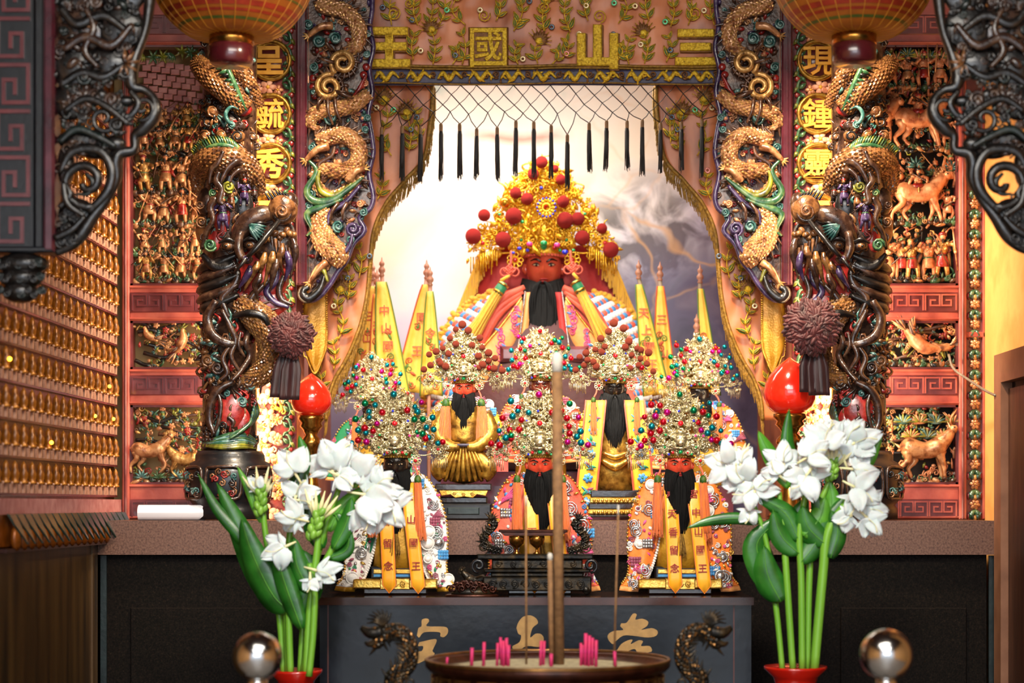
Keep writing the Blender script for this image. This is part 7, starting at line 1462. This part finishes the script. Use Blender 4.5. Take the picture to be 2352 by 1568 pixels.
# ---------------------------------------------------------------- red peach lamps and burgundy rosettes
def peach(fr, x, y0, y1, hw, lab, mat):
    H = y1-y0; pr = [(.5, 0), (5, .03), (14, .09), (26, .18), (39, .32), (47, .47), (50, .60), (49, .74), (43, .87), (33, .95), (20, 1.0), (.1, 1.0)]
    zb = VY+(CZ-1.45)/fr.k; t = thing('peach_lamp', lab, 'lamp', fr.P(x, zb), 'red peach lamps')
    mb = MB(); mb.lathe([(r/50*hw, y0+H*v) for r, v in pr], x, 0, 36); p = mb.build('peach_shade', fr, mat, t)
    mb = MB(); s = hw/48; mb.lathe([(30*s, y1-1), (31*s, y1+8), (24*s, y1+16), (27*s, y1+24), (20*s, y1+32), (14*s, y1+44), (24*s, y1+56), (26*s, y1+66), (15*s, y1+76), (13*s, y1+120), (22*s, zb-40), (40*s, zb-14), (44*s, zb)], x, 0, 28); mb.build('brass_stand', fr, 'brass', t)
peach(Fr(-.20), 715, 857, 955, 47, 'glossy red peach-shaped lamp on a brass stand beside the left curtain', 'peach_red_lit')
peach(Fr(-.28), 1814, 820, 951, 60, 'larger glossy red peach-shaped lamp half covered by the burgundy sash', 'peach_red_lit')
def rosette_knot(fr, x, y, r, tail, lab, seed):
    rng = random.Random(seed); t = thing('cloth_rosette', lab, 'rosette', fr.P(x, y+r), 'burgundy cloth rosettes')
    mb = MB(); mb.ell((x, y, 0), (r*.86, r*.86, r*.62), None, 3); mb.build('rosette_core', fr, 'burgundy', t)
    n = 90
    for i in range(n):
        q = math.sqrt((i+.5)/n); a = i*2.39996; px, py = x+math.cos(a)*q*r*.92, y+math.sin(a)*q*r*.92; w = r*.68*math.sqrt(max(0, 1-q*q*.9)); mb = MB(); L = r*.28; b = a+rng.uniform(-1.2, 1.2)
        for k in (-1, 0, 1): mb.ell((px-math.sin(b)*k*L*.3, py+math.cos(b)*k*L*.3, w+rng.uniform(-2, 3)), (L*rng.uniform(.75, 1.0), L*.32, L*.42), (rng.uniform(-.3, .3), rng.uniform(-.5, .5), b+k*.25), 2)
        mb.build('ruffle', fr, 'burgundy', t)
    for k, (xa, ya, xb, yb, wd) in enumerate(tail):
        G = [[(xa+(xb-xa)*i/10+(j/10-.5)*wd*(.45+.55*min(1, i/4)), ya+(yb-ya)*i/10, -6+k*6+4*math.sin(j*1.1+k)*(.4+.6*i/10)) for j in range(11)] for i in range(11)]
        mb = MB(); mb.slab(G, 2); mb.build('sash_tail', fr, 'burgundy_plain', t)
rosette_knot(Fr(-.37), 671, 770, 50, [(655, 805, 642, 912, 48), (672, 805, 664, 918, 46)], 'burgundy cloth rosette with sash tails hanging from the left dragon column', 1)
rosette_knot(Fr(-.40), 1862, 752, 62, [(1862, 800, 1862, 900, 50), (1876, 800, 1882, 908, 50)], 'larger burgundy cloth rosette with sash tails hanging from the right dragon column', 2)
# ---------------------------------------------------------------- hanging lanterns
def lantern(fr, x, lab, dy=0):
    t = thing('palace_lantern', lab, 'lantern', fr.P(x, 150+dy), 'hanging paper lanterns')
    pr = [(48, 84)]+[(186*math.cos(a), -62+168*math.sin(a)) for a in np.linspace(1.04, -1.04, 21)]+[(48, -212)]
    pr = [(r, y+dy) for r, y in pr]
    mb = MB(); mb.lathe(pr, x, 0, 56, wob=lambda a, y: 1-.012*np.abs(np.sin(a*14))); b = mb.build('lantern_shade', fr, 'lantern', t)
    for k in range(28):
        a = 2*PI*k/28; mb = MB(); mb.tube([(x+(r+.5)*math.cos(a), y, (r+.5)*math.sin(a)) for r, y in pr], 1.1, 5); mb.build('rib', fr, 'lantern_rib', b)
    for yy, m, th in ((18, 'lantern_green', 4), (36, 'lantern_red', 10), (66, 'lantern_green', 5), (52, 'lantern_red', 5), (-40, 'lantern_green', 4)):
        yy += dy; r = np.interp(-yy, [-p[1] for p in pr], [p[0] for p in pr]); r2 = np.interp(-yy-th, [-p[1] for p in pr], [p[0] for p in pr]); mb = MB(); mb.lathe([(r+.6, yy), (r2+.8, yy+th)], x, 0, 56); bb = MB(); bb.f = [f for f in mb.f if len(f) == 4]; bb.v = mb.v; bb.n = mb.n; bb.m = [0]*len(bb.f); bb.s = [True]*len(bb.f); bb.build('painted_band', fr, m, b)
    mb = MB(); mb.lathe([(46, 80+dy), (51, 82+dy), (51, 104+dy), (46, 106+dy)], x, 0, 36); mb.build('gold_collar', fr, 'brass', t)
    mb = MB(); mb.lathe([(47, 104+dy), (51, 108+dy), (50, 142+dy), (44, 150+dy), (.1, 150+dy)], x, 0, 36); mb.build('wooden_collar', fr, 'lantern_wood', t)
    mb = MB(); mb.lathe([(50, -250+dy), (50, -208+dy)], x, 0, 30); mb.build('wooden_collar', fr, 'lantern_wood', t)
    zt = VY+(CZ-3.7)/fr.k; mb = MB(); mb.tube([(x, -250+dy, 0), (x, zt, 0)], 4, 6); mb.build('hanging_cord', fr, 'cord_gold', t)
lantern(Fr(-1.14), 532, 'round amber paper lantern with dark wooden collar before the left dragon column')
lantern(Fr(-1.12), 1962, 'round amber paper lantern with dark wooden collar before the right dragon column', -2)
# ---------------------------------------------------------------- paper roll and cable
fr_ = Fr(-.30); yp = VY+(CZ-1.45)/fr_.k
t = thing('paper_roll', 'rolled white paper lying on the granite ledge under the carved screen', 'paper roll', fr_.P(395, yp)); mb = MB()
P = [[(x, yp-18+(18-a*.12)*math.sin(a*2.1), (18-a*.12)*math.cos(a*2.1)) for a in np.linspace(0, 9, 40)] for x in (319, 470)]
mb.grid(P); mb.build('sheet', fr_, 'paper', t)
mb = MB(); mb.tube([(320, yp-18, 0), (469, yp-18, 0)], 16.5, 24); mb.build('inner_turns', fr_, 'paper', t)
mb = MB(); mb.tube(cr([tuple(Fr(.0).P(2176, 815, 14)), tuple(Fr(-.06).P(2190, 846)), tuple(Fr(-.14).P(2225, 872)), tuple(Fr(-.26).P(2262, 896)), (1.383, -.40, CZ-(908-VY)*5.74/FPX)], 6), .0042, 8); o = mb.build('wall_cable', WF, 'cable'); tag(o, 'grey cable running from the carved screen to the door frame', 'cable')
# ---------------------------------------------------------------- wall of votive lamps on the left
lw = thing('votive_lamp_wall', 'wall of votive lamps: rows of small amber figures with name plates', 'lamp wall', (XL-.03, -.85, 0))
mb = MB(); mb.box(XL-.055, XL-.03, -1.45, -.002, 1.47, 3.6); mb.build('back_panel', WF, 'votive_back', lw)
f = MB(); f.lathe([(.012, 0), (.013, .004), (.009, .008), (.011, .016), (.012, .026), (.009, .036), (.007, .041), (.0075, .047), (.005, .053), (.002, .057), (.0003, .060)], 0, 0, 8); f2 = MB(); f2.merge(f, lambda V: V[:, [0, 2, 1]]); FIG = unit(f2, 'figurine', 'votive_amber')
f = MB(); f.box(-.010, -.004, -.028, -.011, 0, .024, 0); f.box(-.010, -.004, .011, .028, 0, .024, 0); f.ell((-.004, -.0195, .027), .004, None, 1); f.ell((-.004, .0195, .027), .004, None, 1); PLT = unit(f, 'name_plate', 'votive_plate')
f = MB(); f.box(-.002, .001, -.030, .030, 0, .066, 0); GLS = unit(f, 'glass_cell', 'votive_glass')
mb = MB(); mb.box(-.03, .002, -.72, .72, 0, .006); SHF = unit(mb, 'shelf', 'red_lacquer_dark')
BU = sph('votive_bulb', 1, 'bulb'); bulbs = {(1, 5): 1, (1, 16): 1, (2, 3): 1, (2, 6): 1, (3, 15): 1, (0, 11): 1}
for r_ in range(13):
    z = 1.530+r_*.0985; piece(SHF, 'shelf', lw, (XL-.02, -.725, z-.006))
    for c_ in range(17):
        y = -.05-c_*.0828; piece(FIG, 'figurine', lw, (XL-.014, y, z+.026)); piece(PLT, 'name_plate', lw, (XL-.012, y, z))
for x, y, r_ in ((24, 824, 5), (253, 887, 4.5), (220, 955, 4.5), (262, 962, 4.5), (120, 1016, 5)):
    D = -(XL-.0)*FPX/(VX-x); piece(BU, 'lit_bulb', lw, (XL-.002, D-CAMD, CZ-(y-VY)*D/FPX), (.006,)*3)
mb = MB(); mb.box(XL-.05, XL-.004, -1.45, -.002, 1.474, 1.516); mb.build('name_board', WF, 'brick_pink', lw)
f = MB(); f.tube([(0, 0, 0), (.02, 0, -.03), (.03, 0, -.085)], [.024, .030, .006], 8, 0, fl=.7)
f.leaf((0, 0, 0), 0, .01, .01, 0); TL = MB()
TL.prism([(-.030, 0), (.030, 0), (.026, .030), (.010, .058), (0, .078), (-.010, .058), (-.026, .030)], 0, .006, 0, .002)
t2 = MB(); t2.merge(TL, lambda V: np.column_stack([.012+V[:, 2]+V[:, 1]*.55, V[:, 0], -V[:, 1]])); TILE = unit(t2, 'eave_tile', 'eave_green')
t3 = MB(); t3.ell((.030, 0, -.062), (.014, .026, .034), None, 2); LOBE = unit(t3, 'eave_lobe', 'eave_amber')
mb = MB(); mb.box(XL-.05, XL+.012, -1.45, -.06, 1.392, 1.474); ev = mb.build('eave_board', WF, 'eave_amber', lw)
mb = MB(); mb.box(XL-.05, XL+.034, -1.45, -.06, 1.378, 1.388); mb.build('eave_sill', WF, 'bronze_red', lw)
for c_ in range(19):
    y = -.10-c_*.070; piece(TILE, 'eave_tile', lw, (XL+.004, y, 1.476)); piece(LOBE, 'eave_lobe', lw, (XL+.002, y, 1.476))
mb = MB(); mb.box(XL-.05, XL, -1.45, -.38, 0, 1.378); mb.build('lower_panel', WF, 'panel_brown', lw)
mb = MB(); mb.box(XL-.05, XL+.006, -.44, -.38, 0, 1.378); mb.build('lower_stile', WF, 'panel_brown', lw)
# ---------------------------------------------------------------- carved arch brackets in the foreground
def arch(mir):
    fr = Fr(-1.54, mir); rng = random.Random(61)
    t = thing('arch_bracket', ('black lacquered openwork arch bracket in front of the beige wall' if mir else 'black lacquered openwork arch bracket with key-pattern post before the lamp wall'), 'carving', fr.P(60, 705), 'carved arch brackets')
    M = ['dark_wood', 'carve_dark', 'column_brown', 'dark_teal', 'column_copper', 'dark_blue_wood', 'carve_red']; put = lambda m_, nm: m_.build(nm, fr, M, t)
    mb = MB(); mb.box(-88, 82, -420, 572, -30, 10, 5, 3); mb.box(82, 104, -420, 576, -30, 16, 5, 5); mb.box(104, 130, -420, 580, -34, 22, 6, 6); mb.box(-88, 128, 568, 582, -34, 20, 5, 4); mb.build('post', fr, ['dark_wood']*5+['dark_blue_wood', 'plum_lacquer'], t)
    for k in range(10):
        y0 = -400+k*104-((-400+k*104-580) % 1)*0; y = 470-k*106; a, b = -2, 68
        for x_off in (0,):
            pts = [(b, y), (a, y), (a, y+86), (b-14, y+86), (b-14, y+34), (a+30, y+34), (a+30, y+64)]
            if k % 2: pts = [(a+b-p[0], p[1]) for p in pts]
            mb = MB(); mb.bars([(x+x_off, yy) for x, yy in pts], 9, 8, 14); mb.build('fret', fr, 'plum_groove', t)
    edge = [(352, -320), (350, -100), (344, 0), (334, 70), (312, 130), (300, 172), (306, 200), (330, 206), (352, 226), (356, 262), (330, 296), (310, 312), (308, 344), (276, 352), (266, 376), (268, 412), (246, 456), (212, 500), (186, 540), (158, 566), (128, 580)]
    mb = MB(); mb.tube(cr(p3(edge, 0), 5), lambda s: 13+3*math.sin(s*30), 10, 1); put(mb, 'edge_moulding')
    # solid lobes of the relief (openings left between them)
    for x, y, rx, ry in ((180, -60, 60, 120), (280, -80, 70, 120), (190, 60, 64, 60), (270, 60, 60, 60), (170, 150, 52, 60), (250, 140, 52, 44), (160, 230, 40, 46), (195, 225, 30, 40), (190, 320, 62, 26), (286, 232, 26, 14), (150, 380, 20, 50), (220, 345, 40, 20), (175, 490, 44, 36), (150, 540, 26, 28), (262, 330, 26, 20)):
        mb = MB(); mb.ell((x, y, -6), (rx, ry, 16), None, 2, rng.choice((1, 1, 2))); put(mb, 'relief_lobe')
    mb = MB()
    for c, r, a0, d in (((200, 420), 60, 1.2, 1), ((330, 250), 30, 2, -1), ((240, 275), 34, 0, 1)): 
        m_ = MB(); m_.spiral((c[0], c[1], 10), r, 1.25, a0, d, r*.2, 1, 8, 24); put(m_, 'scroll')
    for k, (pts, r, m) in enumerate((([(140, 400), (170, 350), (230, 348), (258, 390), (250, 440), (205, 490)], [6, 12, 13, 12, 12, 8], 1), ([(140, 330), (180, 300), (230, 318), (270, 340)], [7, 10, 9, 6], 3), ([(150, 420), (160, 470), (200, 500)], [6, 9, 5], 1), ([(200, 400), (216, 420), (206, 446), (180, 448)], [4, 7, 6, 3], 3), ([(140, 20), (180, 60), (240, 40), (300, 80)], [8, 12, 12, 7], 1), ([(150, 120), (200, 90), (260, 110), (310, 60)], [8, 12, 11, 6], 2), ([(140, 200), (190, 170), (240, 180), (290, 150)], [8, 11, 10, 6], 1), ([(150, 260), (200, 230), (250, 250), (300, 290)], [6, 9, 9, 7], 1), ([(230, 160), (200, 120), (220, 70), (200, 20)], [5, 8, 8, 5], 2), ([(300, 210), (320, 240), (300, 270), (270, 260)], [6, 9, 8, 4], 1), ([(140, 480), (165, 450), (150, 420)], [6, 8, 4], 1), ([(130, 550), (170, 530), (200, 500)], [8, 9, 5], 1))):
        m_ = MB(); lock(m_, [(x, y, 14+k % 3*4) for x, y in pts], r, m, 6, .15); put(m_, 'scroll')
    for k in range(46):
        x, y = rng.uniform(140, 300), rng.uniform(-60, 300)
        if x > 345-abs(y-0)*.16 or (x-232)**2+(y-275)**2 < 420: continue
        m_ = MB(); q = rng.random(); m = rng.choice((1, 1, 2, 3, 2, 4))
        if q < .5: cloud(m_, (x, y, 12), rng.uniform(10, 20), m)
        elif q < .8: fan(m_, (x, y, 10), rng.uniform(22, 36), rng.uniform(0, 6), rng.uniform(6, 9), 6, m)
        else: m_.ell((x, y, 10), (rng.uniform(10, 18), rng.uniform(8, 14), 10), (0, 0, rng.uniform(-1, 1)), 2, m)
        put(m_, 'carved_curl')
    for k in range(12): m_ = MB(); x, y = rng.uniform(140, 190), rng.uniform(480, 560); cloud(m_, (x, y, 12), rng.uniform(8, 15), rng.choice((1, 5))); put(m_, 'carved_curl')
    m_ = MB()
    for k in range(260):
        x, y = rng.uniform(136, 330), rng.uniform(-60, 560)
        if x > np.interp(y, [-60, 130, 200, 300, 345, 420, 560], [335, 300, 290, 300, 250, 240, 140]) or (x-205)**2+(y-415)**2 < 46**2 or (x-236)**2+(y-276)**2 < 24**2: continue
        if rng.random() < .6: m_.spiral((x, y, 8), rng.uniform(8, 15), 1.4, rng.uniform(0, 6), rng.choice((-1, 1)), 3, rng.choice((1, 1, 2, 3)), 5, 10)
        else: m_.leaf((x, y, 9), rng.uniform(0, 6.3), 26, 11, rng.choice((1, 2, 3)), .6)
    m_.build('carved_infill', fr, M, t, None, 'stuff')
    # hanging bud under the post
    for k in range(3):
        m_ = MB(); m_.ell((50-k*2, 606+k*32, -4), (62-k*10, 26, 34), None, 2, 1); put(m_, 'bud_tier')
        for j in range(7): m_ = MB(); cloud(m_, (0+j*16+k*3, 604+k*32+(j % 2)*8, 24), 11, 1 if j % 3 else 3); put(m_, 'carved_curl')
arch(False); arch(True)
